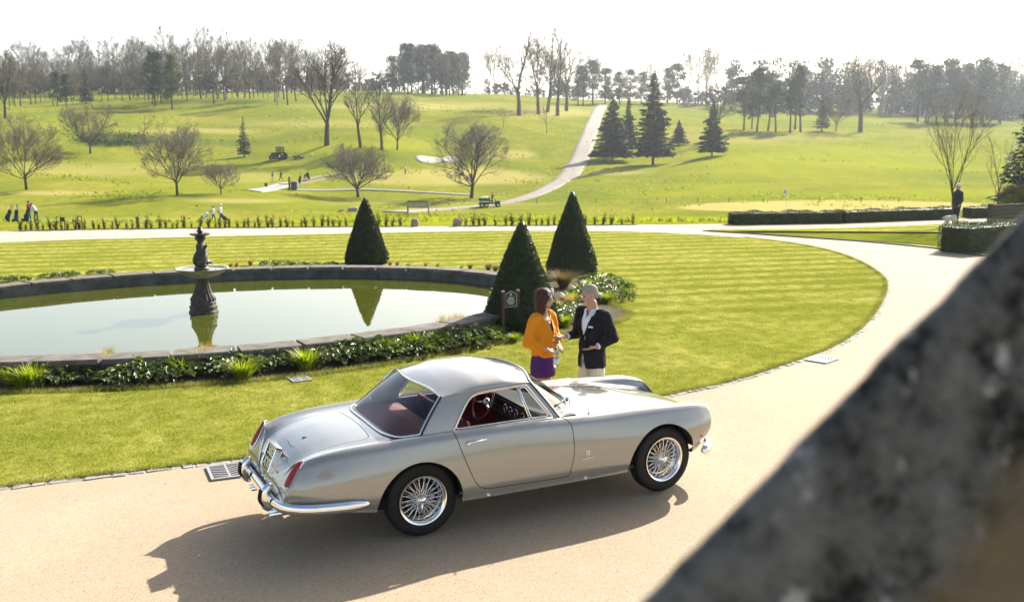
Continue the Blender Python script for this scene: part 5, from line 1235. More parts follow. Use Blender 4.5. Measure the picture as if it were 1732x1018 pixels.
# rough tussocks over the hill grass
rg = np.random.default_rng(17); d = 46*np.exp(rg.uniform(0, 1, 90000)*math.log(330/46.)); l = rg.uniform(-.62,.62,90000)*d
X = CAMP[0]+F2[0]*d+_rt[0]*l; Y = CAMP[1]+F2[1]*d+_rt[1]*l
f = np.sin(X*.11+2*np.sin(Y*.07))*np.cos(Y*.09+1.5*np.sin(X*.05))+.5*np.sin(X*.31+Y*.23); keep = (f+rg.normal(size=len(X))*.35 > .80); X, Y, d = X[keep], Y[keep], d[keep]; n = len(X); Z = height(X, Y)-.06
h = rg.uniform(.10,.24,n)*(.8+d/260); a = rg.uniform(0, 2*PI, n); wd = h*rg.uniform(.5,1.1,n); b = np.stack([X, Y, Z], -1); o_ = np.stack([np.cos(a)*wd, np.sin(a)*wd, 0*a], -1)
V = np.stack([b-o_, b+o_, b+np.stack([rg.normal(size=n)*wd*.4, rg.normal(size=n)*wd*.4, h], -1)], 1).reshape(-1,3)
M_rough = leaf_mat('rough_grass', (.125,.150,.012), (.24,.228,.035), .9, .45, .0); o = tris_mesh('rough_grass', V, np.arange(len(V)).reshape(-1,3), M_rough); tag(o, 'rough grass tussocks scattered over the hillside', 'grass', kind='stuff')
# ================================================================ garden furniture
# ---------- fountain in the pond
M_lead = mat('fountain_lead', rough=.55, spec=.4); _p = geo_pos(M_lead); _a = noise_tex(M_lead, 5, 4, .7, _p); L(M_lead, ramp(M_lead, _a, [(.35,(.020,.022,.018)),(.7,(.075,.075,.060))]), bsdf(M_lead).inputs['Base Color'])
M_fst = mat('fountain_stone', rough=.8); _p = geo_pos(M_fst); _a = noise_tex(M_fst, 6, 5, .7, _p); L(M_fst, ramp(M_fst, _a, [(.3,(.028,.024,.018)),(.55,(.075,.062,.048)),(.75,(.16,.14,.115))]), bsdf(M_fst).inputs['Base Color']); L(M_fst, bump(M_fst, _a, .5, .02), bsdf(M_fst).inputs['Normal'])
M_bowl = mat('fountain_bowl', rough=.75); _p = geo_pos(M_bowl); _a = noise_tex(M_bowl, 7, 5, .7, _p); L(M_bowl, ramp(M_bowl, _a, [(.3,(.12,.12,.07)),(.55,(.26,.25,.18)),(.75,(.40,.38,.32))]), bsdf(M_bowl).inputs['Base Color'])
fo = empty('fountain', (*flat(345, 531)[:2], .03), .3, 'tiered stone fountain with dark lead figures standing in the pond', 'fountain')
fo.scale = (.95,.95,.965)
fl = lambda n, a: (lambda t, z: 1+a*abs(math.sin(n*t/2)))
MB().lathe([(.30,-.06),(.30,.04),(.27,.06),(.285,.10),(.285,.15),(.25,.17),(.265,.21),(.255,.25),(.22,.27)], 40, wob=lambda t, z: 1+.03*math.sin(8*t)).build('base', M_fst, fo, ang=50)
MB().lathe([(.23,.26),(.235,.30),(.20,.36),(.165,.44),(.14,.52),(.125,.60),(.118,.68),(.135,.72),(.15,.75)], 64, wob=fl(16,.16)).build('pedestal', M_fst, fo)
bo_ = MB().lathe([(.13,.72),(.20,.76),(.34,.80),(.45,.86),(.50,.915),(.545,.935),(.55,.95),(.51,.945),(.46,.90),(.30,.86),(.0001,.85)], 72, wob=lambda t, z: 1+(.045*abs(math.cos(4*t)) if z > .9 else .02*math.cos(8*t))); bo_.build('lower_bowl', M_bowl, fo)
MB().lathe([(.47,.918),(.0001,.918)], 40).build('bowl_water', M_water, fo)
fg = MB(); fg.lathe([(.0001,.84),(.15,.86),(.16,.94),(.13,.98),(.14,1.01),(.0001,1.03)], 20)
for k in range(3):                                  # three entwined dolphins
    a0 = 2*PI*k/3; pts = []; rr_ = []
    for i in range(12):
        t = i/11; a = a0+2.6*t; r = .085*(1-t)**.8+.022; pts.append((r*math.cos(a), r*math.sin(a), 1.04+.46*t)); rr_.append(.050*(1-t)**.6+.030+.014*math.sin(PI*min(t*2.2,1)))
    fg.tube(pts, rr_, 10); fg.ball((.105*math.cos(a0-.2), .105*math.sin(a0-.2), 1.06), (.062,.062,.055)); fg.cap((.16*math.cos(a0-.2), .16*math.sin(a0-.2), 1.06), .035, (.22*math.cos(a0-.25), .22*math.sin(a0-.25), 1.04), .02)
    fg.cap((.06*math.cos(a0+1.2), .06*math.sin(a0+1.2), 1.34), .045, (.12*math.cos(a0+1.5), .12*math.sin(a0+1.5), 1.42), .025)
fg.lathe([(.0001,1.36),(.06,1.38),(.055,1.47),(.075,1.52),(.125,1.57),(.10,1.60),(.06,1.635),(.0001,1.64)], 18); fg.cap((0,0,1.0), .06, (0,0,1.5), .05)
blob('figures', fg, M_lead, fo, .009, 2)
MB().lathe([(.06,1.60),(.14,1.625),(.21,1.645),(.225,1.665),(.21,1.67),(.14,1.65),(.05,1.645)], 36, wob=lambda t, z: 1+.03*math.cos(6*t)).build('upper_bowl', M_lead, fo)
MB().lathe([(.05,1.64),(.045,1.70),(.085,1.715),(.085,1.73),(.045,1.74),(.045,1.80),(.03,1.815),(.0001,1.82)], 20).build('finial', M_lead, fo)
# ---------- water spout in the far wall
sp = empty('wall_spout', (*flat(203, 472, .15)[:2], .0), 0, 'small dark spout on the inner face of the far pond wall', 'spout'); MB().lathe([(.035,.10),(.04,.16),(.03,.22),(.0001,.24)], 10, (0,-.05,0)).build('spout_body', M_lead, sp)

# ---------- sign
M_post = mat('brown_post', rough=.75); _a = noise_tex(M_post, 9, 4, .6, geo_pos(M_post)); L(M_post, ramp(M_post, _a, [(.3,(.045,.020,.014)),(.7,(.085,.042,.028))]), bsdf(M_post).inputs['Base Color'])
M_sign = mat('sign_green', (.012,.030,.030), .4); M_signw = mat('sign_white', (.70,.72,.70), .5); M_cap = mat('post_cap', (.55,.55,.52), .4)
a = flat(851, 566); b = flat(876, 563); c = (a+b)/2; ang = math.atan2(b[1]-a[1], b[0]-a[0]); hw = np.hypot(*(b-a)[:2])/2
sg = empty('notice_sign', (c[0], c[1], 0), ang, 'small dark green notice board with white lettering on two brown posts', 'sign')
for s in (-1, 1):
    po = MB().box((s*hw,0,.38), (.062,.062,.80), bev=.008).build('post', M_post, sg, smooth=False); MB().ball((s*hw,0,.795), (.034,.034,.020)).build('post_cap', M_cap, po)
pts = [(-hw+.035,.50),(hw-.035,.50),(hw-.035,.735),(hw*.35,.765),(0,.795),(-hw*.35,.765),(-hw+.035,.735)]
V = [(p[0], -.012, p[1]) for p in pts]+[(p[0], .012, p[1]) for p in pts]; n = len(pts)
bd = mesh('board', V, [tuple(range(n)), tuple(range(2*n-1, n-1, -1))]+[(i, i+n, (i+1) % n+n, (i+1) % n) for i in range(n)], M_sign, sg, smooth=False)
MB().tube([(p[0], -.012, p[1]) for p in pts], .006, 5, closed=True).build('board_rim', M_cap, sg)
rr = random.Random(4); ln = MB()
def strokes(z, w0, h, gap):
    x0 = -w0/2
    while x0 < w0/2-.01:
        q = rr.uniform(.6,1.2)*h; ln.box((x0+q*.3, -.0145, z), (q*.55, .003, h*rr.uniform(.7,1))); x0 += q*.8
for z, w0, h in ((.662,.11,.026),(.625,.17,.016),(.593,.155,.016),(.560,.11,.016)): strokes(z, w0, h, .01)
ln.box((0,-.0145,.725), (.016,.003,.05), bev=.001); ln.box((0,-.0147,.735), (.03,.003,.012)); o = ln.build('lettering', M_signw, sg, smooth=False); o['kind'] = 'stuff'

# ---------- drain gratings
M_iron = mat('cast_iron', (.30,.295,.28), .55, .3); M_hole = mat('drain_hole', (.006,.006,.006), .9)
def grate(cx, cy, w_, h_, rz, label, z=-.004, diag=True):
    t = empty('drain_grating', (cx, cy, z), rz, label, 'drain')
    MB().box((0,0,.0), (w_,h_,.006)).build('pit', M_hole, t, smooth=False)
    fr = MB()
    for s in (-1,1): fr.box((s*w_/2,0,.006), (.030,h_+.03,.016)); fr.box((0,s*h_/2,.0063), (w_-.032,.030,.016))
    fr.build('frame', M_iron, t, smooth=False)
    for half_ in (-1, 1):
        for k in range(7):
            y = -h_/2+.03+(h_-.06)*k/6; b = MB().box((0,0,0), (w_/2*1.0, .020, .012), Euler((0,0,half_*.45 if diag else 0))); b.v = [(max(-w_/2+.016, min(w_/2-.016, p[0]+half_*w_*.245)), max(-h_/2+.016, min(h_/2-.016, p[1]+y)), p[2]+.007) for p in b.v]; b.build('bar', M_iron, t, smooth=False)
    MB().box((0,0,.0072), (.022,h_-.032,.014)).build('spine', M_iron, t, smooth=False)
grate(-1.21, 1.89, .36, .44, -.05, 'square iron drain grating beside the rear bumper of the car')
grate(8.45, 3.23, .42, .36, .35, 'square iron drain grating at the lawn edge on the right')
grate(.56, 5.66, .26, .32, .05, 'small iron drain grating sunk in the lawn', z=.004)

# ---------- boulders either side of the gap in the young hedge
M_rock = mat('sandstone', rough=.9); _a = noise_tex(M_rock, 5, 5, .7, geo_pos(M_rock)); L(M_rock, ramp(M_rock, _a, [(.3,(.16,.12,.09)),(.7,(.34,.27,.20))]), bsdf(M_rock).inputs['Base Color']); L(M_rock, bump(M_rock, _a, .6, .03), bsdf(M_rock).inputs['Normal'])
for px, py, lb, sd_ in ((702,383,'rounded sandstone boulder on the left of the hedge gap',1), (773,382.5,'rounded sandstone boulder on the right of the hedge gap',2)):
    g = flat(px, py); bm = MB(); bm.lathe([(.0001,-.06),(.15,-.06),(.165,.05),(.16,.18),(.135,.27),(.08,.325),(.0001,.34)], 16, wob=lambda t, z: 1+.07*math.sin(2*t+sd_)+.05*math.sin(5*t)); o = blob('boulder', bm, M_rock, None, .02, 3, .02, 9); o.location = (g[0], g[1], 0); tag(o, lb, 'boulder', 'boulders by the hedge gap')

# ---------- bench, signs and small things on the grass
M_teak = mat('weathered_teak', (.20,.185,.165), .8); M_dkwood = mat('dark_wood', (.05,.035,.025), .8); M_wh = mat('white_board', (.75,.75,.72), .6); M_grey = mat('grey_box', (.16,.17,.18), .6)
p = onland(707, 361.5); d0 = cam_dl(p[0], p[1])[0]; ang = -YAW
bn = empty('park_bench', (p[0], p[1], hz(p[0], p[1])), ang, 'slatted wooden park bench seen from behind by the hill road', 'bench'); bl = 37*d0/FPX; bs = bl/1.6
def part(name, boxes, m, par, sc=1.0):
    q = MB(); 
    for c, s in boxes: q.box([v*sc for v in c], [v*sc for v in s])
    return q.build(name, m, par, smooth=False)
for s in (-1, 1): part('end_frame', [((s*.76,0,.45),(.07,.07,.90)), ((s*.76,.5,.32),(.07,.07,.64)), ((s*.76,.25,.64),(.08,.55,.05)), ((s*.76,.25,.38),(.05,.45,.06))], M_teak, bn, bs)
part('top_rail', [((0,.0,.88),(1.48,.05,.09))], M_dkwood, bn, bs); part('lower_rail', [((0,.0,.47),(1.48,.05,.07))], M_teak, bn, bs)
for k in range(14): part('slat', [((-.68+k*1.36/13,.0,.67),(.045,.03,.33))], M_teak, bn, bs)
for k in range(5): part('seat_slat', [((0,.08+k*.1,.43),(1.48,.08,.03))], M_teak, bn, bs)
for px, py, w_, lb in ((107,389,0,''),):
    pass
def notice(px, py, hgt, lb, kind):
    g = flat(px, py); t = empty('small_sign', (g[0], g[1], -.02), -YAW, lb, 'sign')
    if kind == 'board': part('post', [((-.07,0,hgt/2),(.03,.03,hgt)), ((.07,0,hgt/2),(.03,.03,hgt))], M_dkwood, t); part('board', [((0,-.02,hgt*.82),(.20,.02,hgt*.34))], M_dkwood, t)
    elif kind == 'frame': part('post', [((-.075,0,hgt/2),(.028,.028,hgt))], M_dkwood, t); part('post', [((.075,0,hgt/2),(.028,.028,hgt))], M_dkwood, t); part('crossbar', [((0,0,hgt-.02),(.18,.028,.03))], M_dkwood, t)
    else: part('post', [((0,0,hgt/2),(.06,.05,hgt))], M_dkwood, t); part('board', [((0,-.03,hgt*.86),(.09,.02,hgt*.25))], M_dkwood, t)
notice(107, 388.5, .52, 'dark board sign in the young hedge at the left', 'board'); notice(136, 388, .56, 'empty two-post frame in the young hedge', 'frame'); notice(234, 387.5, .50, 'narrow dark post sign in the young hedge', 'post')
p = onland(596, 358); t = empty('tee_marker_box', (p[0], p[1], hz(p[0], p[1])), .3, 'low dark and white box on the grass left of the bench', 'box'); part('box_body', [((0,0,.22),(1.0,.4,.40))], M_grey, t); part('white_end', [((.62,0,.25),(.25,.45,.46))], M_wh, t)
p = onland(577, 358.5); t = empty('tee_marker_box', (p[0], p[1], hz(p[0], p[1])), .3, 'small dark marker on the grass beside the low box', 'box'); part('box_body', [((0,0,.12),(.5,.2,.2))], M_grey, t)
# flag and rope posts round the green
p = onland(1330, 358); t = empty('golf_flag', (p[0], p[1], hz(p[0], p[1])), -YAW, 'white flag with a dark badge on a thin pole on the green', 'flag'); hgt = 38*cam_dl(p[0], p[1])[0]/FPX
MB().tube([(0,0,0),(0,0,hgt)], .014, 6).build('pole', M_wh, t)
fgm = MB(); V = [(-.02-.34*i/6, .03*math.sin(i*1.1), hgt-.03-j*.50/3-.06*i/6) for i in range(7) for j in range(4)]; fgm.add(V, grid_faces(7, 4)); ff = fgm.build('cloth', M_wh, t); part('badge', [((-.19,-.035,hgt-.30),(.12,.01,.16))], M_dkwood, t)
for i, (px, py) in enumerate([(908,345),(1008,344),(1127,343),(1180,343),(1233,343),(1291,343),(1386,342),(1456,342),(1520,342)]):
    p = onland(px, py); h = 8.5*cam_dl(p[0], p[1])[0]/FPX; o = MB().box((0,0,h/2), (.07,.07,h), bev=.01).build('rope_post', M_dkwood, None, smooth=False); o.location = (p[0], p[1], hz(p[0], p[1])-.02); tag(o, 'short dark rope post behind the green on the right', 'post', 'rope posts behind the green')
# golf range bay divider and club rack
p = onland(492, 321); t = empty('range_divider', (p[0], p[1], hz(p[0], p[1])), -YAW, 'dark post and box at the end of the pale tee mat', 'divider'); part('post', [((-.2,0,1.0),(.28,.2,2.0))], M_dkwood, t); part('box_body', [((.55,0,.6),(.95,.5,1.2))], mat('navy_box', (.03,.035,.06), .7), t); part('rail', [((-1.1,0,.85),(1.6,.08,.12))], M_dkwood, t)
p = onland(450, 317); t = empty('tee_marker', (p[0], p[1], hz(p[0], p[1])), 0, 'small dark green marker above the pale tee mat', 'marker'); part('marker_body', [((0,0,.3),(.35,.35,.6))], M_hedge, t)
# timber planter wall at the right edge
g = flat(1678, 381); g2 = flat(1745, 377); t = empty('timber_wall', (g[0], g[1], 0), math.atan2(g2[1]-g[1], g2[0]-g[0]), 'low dark timber wall behind the slender young tree', 'wall')
for k in range(5): part('plank', [((1.6,.0,.09+k*.17),(3.6,.06+.004*(k % 2),.162))], M_dkwood, t)
part('post', [((-.18,0,.45),(.14,.16,.90))], M_dkwood, t)
# ---------- stone parapet close to the camera
M_par = mat('parapet_stone', rough=.9, spec=.2); tc = N(M_par, 'ShaderNodeTexCoord').outputs['Object']
_a = noise_tex(M_par, 10, 6, .75, tc); _b = noise_tex(M_par, 15, 5, .7, tc); _d = noise_tex(M_par, 3.2, 3, .6, tc)
_c = ramp(M_par, _a, [(.40,(.012,.011,.010)),(.48,(.085,.081,.075)),(.60,(.150,.144,.134))])
_c = mixc(M_par, ramp(M_par, _b, [(.58,(0,0,0)),(.65,(1,1,1))]), _c, (.34,.335,.32))
_sx = N(M_par, 'ShaderNodeSeparateXYZ'); L(M_par, tc, _sx.inputs[0])
_k = mathn(M_par, 'ADD', mathn(M_par, 'MULTIPLY', _sx.outputs[1], 2.9), mathn(M_par, 'MULTIPLY', _d, .7))
_c = mixc(M_par, ramp(M_par, _k, [(.80,(0,0,0)),(.98,(1,1,1))]), _c, mixc(M_par, _b, (.12,.082,.045), (.19,.142,.085)))
L(M_par, _c, bsdf(M_par).inputs['Base Color']); L(M_par, bump(M_par, _a, .8, .03), bsdf(M_par).inputs['Normal'])
A = Vector(CAMP+ray(1040, 1018)*.86); B = Vector(CAMP+ray(1710, 345)*.94); e = (B-A).normalized(); fwv = Vector(_fw); dn = (Vector(_rt)*.70-Vector(_up)*.70); dn = (dn-e*dn.dot(e)).normalized(); bk = e.cross(dn).normalized()
if bk.dot(fwv) < 0: bk = -bk
bk0 = bk.copy(); bk = (bk+dn*.85).normalized(); Lg = (B-A).length
bm = bmesh.new(); nx, ny = 60, 40; G = {}
prof = [(0,.0)]+[(.02*math.cos(a)-.0, 0) for a in ()]
cs = []          # cross-section: toe rounded edge, face towards the house, then the far side
for k in range(6): t_ = k/5*PI/2; cs.append((.03-.03*math.sin(t_)+.0, .03-.03*math.cos(t_)))
face = [(q, 0.0) for q in np.linspace(.03, .62, 26)]
section_ = [(.62,.34),(.30,.34),(.05,.34)]+[(0.0,.31),(0,.12)]+[(0,.03),(.004,.016),(.013,.005)]+face
rows = []
for i in range(-14, 80):
    row = []
    for q, z_ in section_:
        pnt = A+e*(Lg*i/60)+dn*q*1.42+bk*z_*1.42
        row.append(pnt)
    rows.append(row)
V = [tuple(p) for r in rows for p in r]; nn = len(section_)
cpt = (A+B)/2; Mo = Matrix((e, dn, bk0)).transposed().to_4x4(); Mo.translation = cpt; Mi = Mo.inverted()
Vl = []
for p in V:
    q = Mi @ Vector(p); nzv = mnoise.noise(q*14)*.002+mnoise.noise(q*40)*.0012; Vl.append((q.x, q.y+nzv, q.z-nzv))
par = mesh('stone_parapet', Vl, [(i*nn+j, (i+1)*nn+j, (i+1)*nn+j+1, i*nn+j+1) for i in range(len(rows)-1) for j in range(nn-1)], M_par); par.matrix_world = Mo
tag(par, 'dark weathered stone parapet with lichen, out of focus at the lower right', 'parapet')

# ---------- loose grit and dead leaves lying on the drive
_rg = np.random.default_rng(12); n = 2600; _s = _rg.uniform(0, eL, n); _x, _y = ef(_s); _off = np.abs(_rg.normal(size=n))*.35+.10
XY = np.stack([_x+_rg.normal(size=n)*.05, _y-_off], -1); XY2 = np.stack([_rg.uniform(-6,16,1500), _rg.uniform(-5,3.0,1500)], -1); XY = np.concatenate([XY, XY2]); XY = XY[poly_sdf(LAWN[::2, :2], XY[:,0], XY[:,1]) > .12]
n = len(XY); r = _rg.uniform(.003,.008,n)*(1+1.2*(_rg.uniform(0,1,n) > .97)); a = _rg.uniform(0, 2*PI, n); base = np.stack([XY[:,0], XY[:,1], np.full(n, -.012)], -1)
V = []
for k in range(3): V.append(base+np.stack([r*np.cos(a+2.1*k), r*np.sin(a+2.1*k), 0*r], -1))
V.append(base+np.stack([r*.2, r*.1, r*.9], -1)); V = np.stack(V, 1).reshape(-1,3); I = np.arange(n)*4; T = np.concatenate([np.stack([I, I+1, I+3], -1), np.stack([I+1, I+2, I+3], -1), np.stack([I+2, I, I+3], -1)])
o = tris_mesh('loose_gravel', V, T, mat('loose_grit', (.24,.185,.13), .9)); tag(o, 'loose grit scattered over the drive', 'gravel', kind='stuff')
# ================================================================ people
M_skin = mat('skin', (.46,.26,.18), .5, spec=.4, Subsurface_Weight=.0); M_skin2 = mat('fair_skin', (.52,.31,.22), .5, spec=.4)
M_hair = mat('brown_hair', (.050,.020,.010), .5, spec=.18); _a = N(M_hair, 'ShaderNodeTexWave'); _a.inputs['Scale'].default_value = 60; _a.inputs['Distortion'].default_value = 3; L(M_hair, bump(M_hair, _a.outputs['Fac'], .3, .003), bsdf(M_hair).inputs['Normal'])
M_ghair = mat('cropped_grey_hair', (.29,.255,.225), .85, spec=.15); M_eye = mat('eye', (.02,.015,.012), .25); M_lip = mat('lip', (.36,.09,.08), .45); M_white = mat('white_shirt', (.76,.76,.78), .7)
def cloth(name, c, sc=14, st=.35, rough=.85):
    st *= 1.8
    m = mat(name, c, rough, spec=.2); p = N(m, 'ShaderNodeTexCoord').outputs['Object']; a = noise_tex(m, sc, 4, .6, p, .8); b = noise_tex(m, 160, 2, .6, p)
    L(m, mixc(m, b, tuple(v*.72 for v in c), tuple(min(1, v*1.15) for v in c)), bsdf(m).inputs['Base Color']); L(m, bump(m, b, .3, .002, bump(m, a, st, .03)), bsdf(m).inputs['Normal']); return m
M_cardi = cloth('orange_knit', (.78,.27,.012), 10, .5, .95); M_purple = cloth('purple_cloth', (.085,.022,.14), 9, .3); M_navy = cloth('navy_blazer', (.011,.011,.016), 8, .5, .8); M_cream = cloth('cream_trousers', (.66,.60,.50), 7, .4)
M_gold = mat('gold', (.85,.60,.25), .25, 1.0); M_shoe = mat('dark_shoe', (.02,.015,.012), .4)
def finger_hand(mb, w, d, up_, side, curl=.35, spread=.18, size=1.0, thumb=1.0):
    """palm and five fingers; w wrist point, d pointing direction, up_ = back of hand, side = towards the thumb"""
    w = Vector(w); d = Vector(d).normalized(); up_ = Vector(up_); up_ = (up_-d*up_.dot(d)).normalized(); s = d.cross(up_); s = s if s.dot(Vector(side)) > 0 else -s; k = size
    c = w+d*.050*k
    for o in (-.028,-.010,.010,.028): mb.cap(w+d*.012*k+s*o*.7*k, .013*k, w+d*.082*k+s*o*k, .0115*k, 8)
    for o, ln in ((.031,.070),(.0105,.078),(-.0105,.073),(-.030,.058)):
        a = w+d*.085*k+s*o*k; dd = (d+s*(o*spread/.03)).normalized(); p1 = a+(dd*math.cos(curl*.5)-up_*math.sin(curl*.5))*ln*.42*k; p2 = p1+(dd*math.cos(curl*1.2)-up_*math.sin(curl*1.2))*ln*.33*k; p3 = p2+(dd*math.cos(curl*1.9)-up_*math.sin(curl*1.9))*ln*.27*k
        mb.cap(a, .0095*k, p1, .009*k, 8); mb.cap(p1, .009*k, p2, .0082*k, 8); mb.cap(p2, .0082*k, p3, .007*k, 8)
    a = w+d*.022*k+s*.026*k; p1 = a+(d*.65+s*.75-up_*.15*thumb).normalized()*.038*k; p2 = p1+(d*.88+s*.38-up_*.3*thumb).normalized()*.032*k; p3 = p2+(d*.95+s*.1-up_*.35*thumb).normalized()*.024*k
    mb.cap(a, .0135*k, p1, .011*k, 8); mb.cap(p1, .011*k, p2, .0098*k, 8); mb.cap(p2, .0098*k, p3, .0075*k, 8)
def head_mb(mb, c, R3, k=1.0, male=True):
    """skull, jaw, nose and ears; face looks along local +X"""
    T = lambda p: Vector(c)+R3 @ (Vector(p)*k)
    mb.ball(T((-.012,0,.035)), (.098*k,.076*k,.092*k), 18, 14, R3); mb.ball(T((.026,0,-.020)), (.066*k,.058*k,.086*k), 16, 12, R3)
    mb.cap(T((.048,-.024,-.082)), .024*k, T((.048,.024,-.082)), .024*k, 10); mb.cap(T((.055,0,-.098)), .022*k, T((.030,0,-.085)), .034*k, 10)
    for s in (-1,1):
        mb.cap(T((.035,s*.046,-.062)), .024*k, T((-.010,s*.058,-.045)), .026*k, 10); mb.ball(T((.062,s*.032,-.018)), (.026*k,.024*k,.020*k), 10, 8, R3)
        mb.ball(T((-.006,s*.078,-.008)), (.017*k,.009*k,.030*k), 10, 8, R3); mb.cap(T((.078,s*.012,.030)), .012*k, T((.066,s*.046,.032)), .011*k, 8)
    mb.cap(T((.086,0,.012)), .009*k, T((.104,0,-.028)), .0125*k, 8); mb.ball(T((.098,0,-.032)), (.015*k,.017*k,.011*k), 10, 8, R3)
    mb.cap(T((.084,-.016,-.060)), .0085*k, T((.084,.016,-.060)), .0085*k, 8)
    return T
def face_bits(par, T, R3, k=1.0, lip=M_lip, brow=M_hair):
    for s in (-1,1):
        e = MB(); e.ball(T((.078,s*.031,.004)), (.010*k,.013*k,.0075*k), 10, 8, R3); e.build('eye', M_eye, par)
        b = MB(); b.tube([T((.090,s*.014,.024)), T((.088,s*.032,.030)), T((.074,s*.050,.024))], [.003*k,.0042*k,.002*k], 5); b.build('eyebrow', brow, par)
    m_ = MB(); m_.tube([T((.083,-.022,-.060)), T((.0935,-.008,-.056)), T((.0935,.008,-.056)), T((.083,.022,-.060))], [.002,.0055*k,.0055*k,.002], 6); m_.tube([T((.083,-.018,-.064)), T((.0925,0,-.068)), T((.083,.018,-.064))], [.002,.0062*k,.002], 6); m_.build('mouth', lip, par)
def rot(yaw=0, pitch=0, roll=0): return Matrix.Rotation(yaw, 3, 'Z') @ Matrix.Rotation(pitch, 3, 'Y') @ Matrix.Rotation(roll, 3, 'X')

# ---------- woman in the orange cardigan
wp = flat(919, 484, 1.73); woman = empty('person', (wp[0], wp[1], -.012), math.atan2(-.90, .43), 'woman in orange cardigan and purple skirt holding a water bottle', 'person')
hc = Vector((.035,0,1.585)); RH = rot(R_(28), R_(4), 0)
b = MB(); T = head_mb(b, hc, RH, .90, False)
b.cap((-.012,0,1.30), .062, (.010,0,1.50), .050, 14)
b.ball((0,0,1.22), (.100,.145,.17)); b.ball((0,0,1.00), (.085,.115,.14)); b.ball((-.012,0,.84), (.085,.125,.12))
b.cap((-.012,-.15,1.355), .056, (-.012,.15,1.355), .056)
sh = {-1: Vector((-.012,-.175,1.345)), 1: Vector((-.012,.175,1.345))}; el = {-1: Vector((-.045,-.235,1.075)), 1: Vector((.0,.240,1.085))}; wr = {-1: Vector((.165,-.115,.985)), 1: Vector((.185,.075,1.035))}
for s in (-1,1):
    b.cap(sh[s], .052, el[s], .038); b.cap(el[s], .038, wr[s], .024)
    b.cap((-.01,s*.066,.84), .072, (.006,s*.085,.50), .056); b.cap((.006,s*.085,.50), .052, (-.012,s*.085,.33), .054); b.cap((-.012,s*.085,.33), .053, (.0,s*.085,.11), .030); b.cap((0,s*.085,.10), .030, (.10,s*.088,.035), .026)
finger_hand(b, wr[-1], (.72,.62,-.28), (.25,-.35,.9), (.5,.3,.8), curl=.75, size=.92); finger_hand(b, wr[1], (.70,-.45,-.55), (.6,.2,.75), (.3,-.6,.6), curl=.55, size=.92)
body = blob('body', b, M_skin2, woman, .0075, 3)
face_bits(body, T, RH, .90)
h = MB()                                                      # shoulder-length hair, parted
for p, r in (((-.030,0,.062),(.098,.088,.088)), ((-.055,0,.01),(.085,.090,.10)), ((-.055,.0,-.08),(.072,.094,.10)), ((-.050,-.050,-.125),(.052,.045,.075)), ((-.050,.050,-.125),(.052,.045,.075))): h.ball(T(p), tuple(v*.96 for v in r), 16, 12, RH)
for s in (-1,1): h.cap(T((.030,s*.072,.055)), .030, T((-.012,s*.092,-.06)), .028); h.cap(T((-.012,s*.092,-.06)), .028, T((-.008,s*.090,-.155)), .022)
hr = blob('hair', h, M_hair, woman, .008, 4, .004, 40)
_co = np.zeros(len(hr.data.vertices)*3); hr.data.vertices.foreach_get('co', _co); _co = _co.reshape(-1,3); _no = np.zeros(len(_co)*3); hr.data.vertices.foreach_get('normal', _no); _no = _no.reshape(-1,3)
_rg = np.random.default_rng(3); V, T_, hcn = [], [], np.array(hc)
for i in _rg.integers(0, len(_co), 1500):                     # loose strands lying over the hair
    p = _co[i].copy(); n = _no[i]; L_ = _rg.uniform(.03,.08); t = np.array([0,0,-1.])-n*(-n[2]); t = t/max(np.linalg.norm(t), 1e-3)+np.array([-.15,0,0]); s1 = np.cross(n, t); s1 /= max(np.linalg.norm(s1), 1e-3); o = len(V)
    for k in range(3): q = p+t*L_*k/2+n*(.003+.004*math.sin(k*1.5)*_rg.uniform(.3,1.4)); V += [q+s1*.0012, q-s1*.0012]
    T_ += [(o,o+1,o+3,o+2),(o+2,o+3,o+5,o+4)]
so = tris_mesh('hair_strands', np.array(V), np.array(T_), mat('hair_strand', (.10,.045,.022), .45, spec=.3), hr); so['kind'] = 'stuff'
for s in (-1,1): MB().lathe([(.0001,-.03),(.007,-.022),(.003,-.008),(.0001,0)], 8, tuple(T((.004,s*.086,-.045)))).build('earring', M_gold, woman)
c = MB()                                                      # cardigan, loose and cropped at the hip
c.ball((.002,0,1.16), (.152,.190,.22)); c.cap((-.015,-.140,1.365), .070, (-.015,.140,1.365), .070); c.ball((0,0,.99), (.140,.185,.14)); c.lathe([(.0001,.865),(.150,.870),(.165,.90),(.16,.98),(.15,1.10)], 24, wob=lambda t, z: 1-.14*abs(math.cos(t)))
for s in (-1,1):
    e2 = el[s]+(wr[s]-el[s])*.55; c.cap(sh[s], .075, el[s], .080); c.cap(el[s], .080, e2, .072); c.cap(sh[s]+Vector((0,-s*.04,.01)), .07, el[s].lerp(sh[s], .5), .078)
neck = MB()
cg = blob('cardigan', c, M_cardi, woman, .010, 5, .014, 13)
me = cg.data; bm = bmesh.new(); bm.from_mesh(me)              # open V at the neck, cropped hem
kill = [f for f in bm.faces if (lambda q: (q.x > .0 and abs(q.y) < .075*(q.z-1.165)/.20 and q.z > 1.165) or (q.z > 1.385 and abs(q.y) < .085))(f.calc_center_median())]
bmesh.ops.delete(bm, geom=kill, context='FACES'); bm.to_mesh(me); bm.free()
for k in range(5): MB().ball((.148-.004*k+.008*(k == 0), .012, 1.14-.055*k), .0095, 8, 6).build('button', mat('pearl_button', (.70,.60,.48), .3) if k == 0 else bpy.data.materials['pearl_button'], cg)
d = MB(); d.ball((.012,0,1.19), (.112,.148,.165)); d.ball((.065,.058,1.20), (.060,.062,.062)); d.ball((.065,-.058,1.20), (.060,.062,.062)); d.ball((0,0,1.0), (.105,.140,.14)); dr_o = blob('purple_top', d, M_purple, woman, .010, 4)
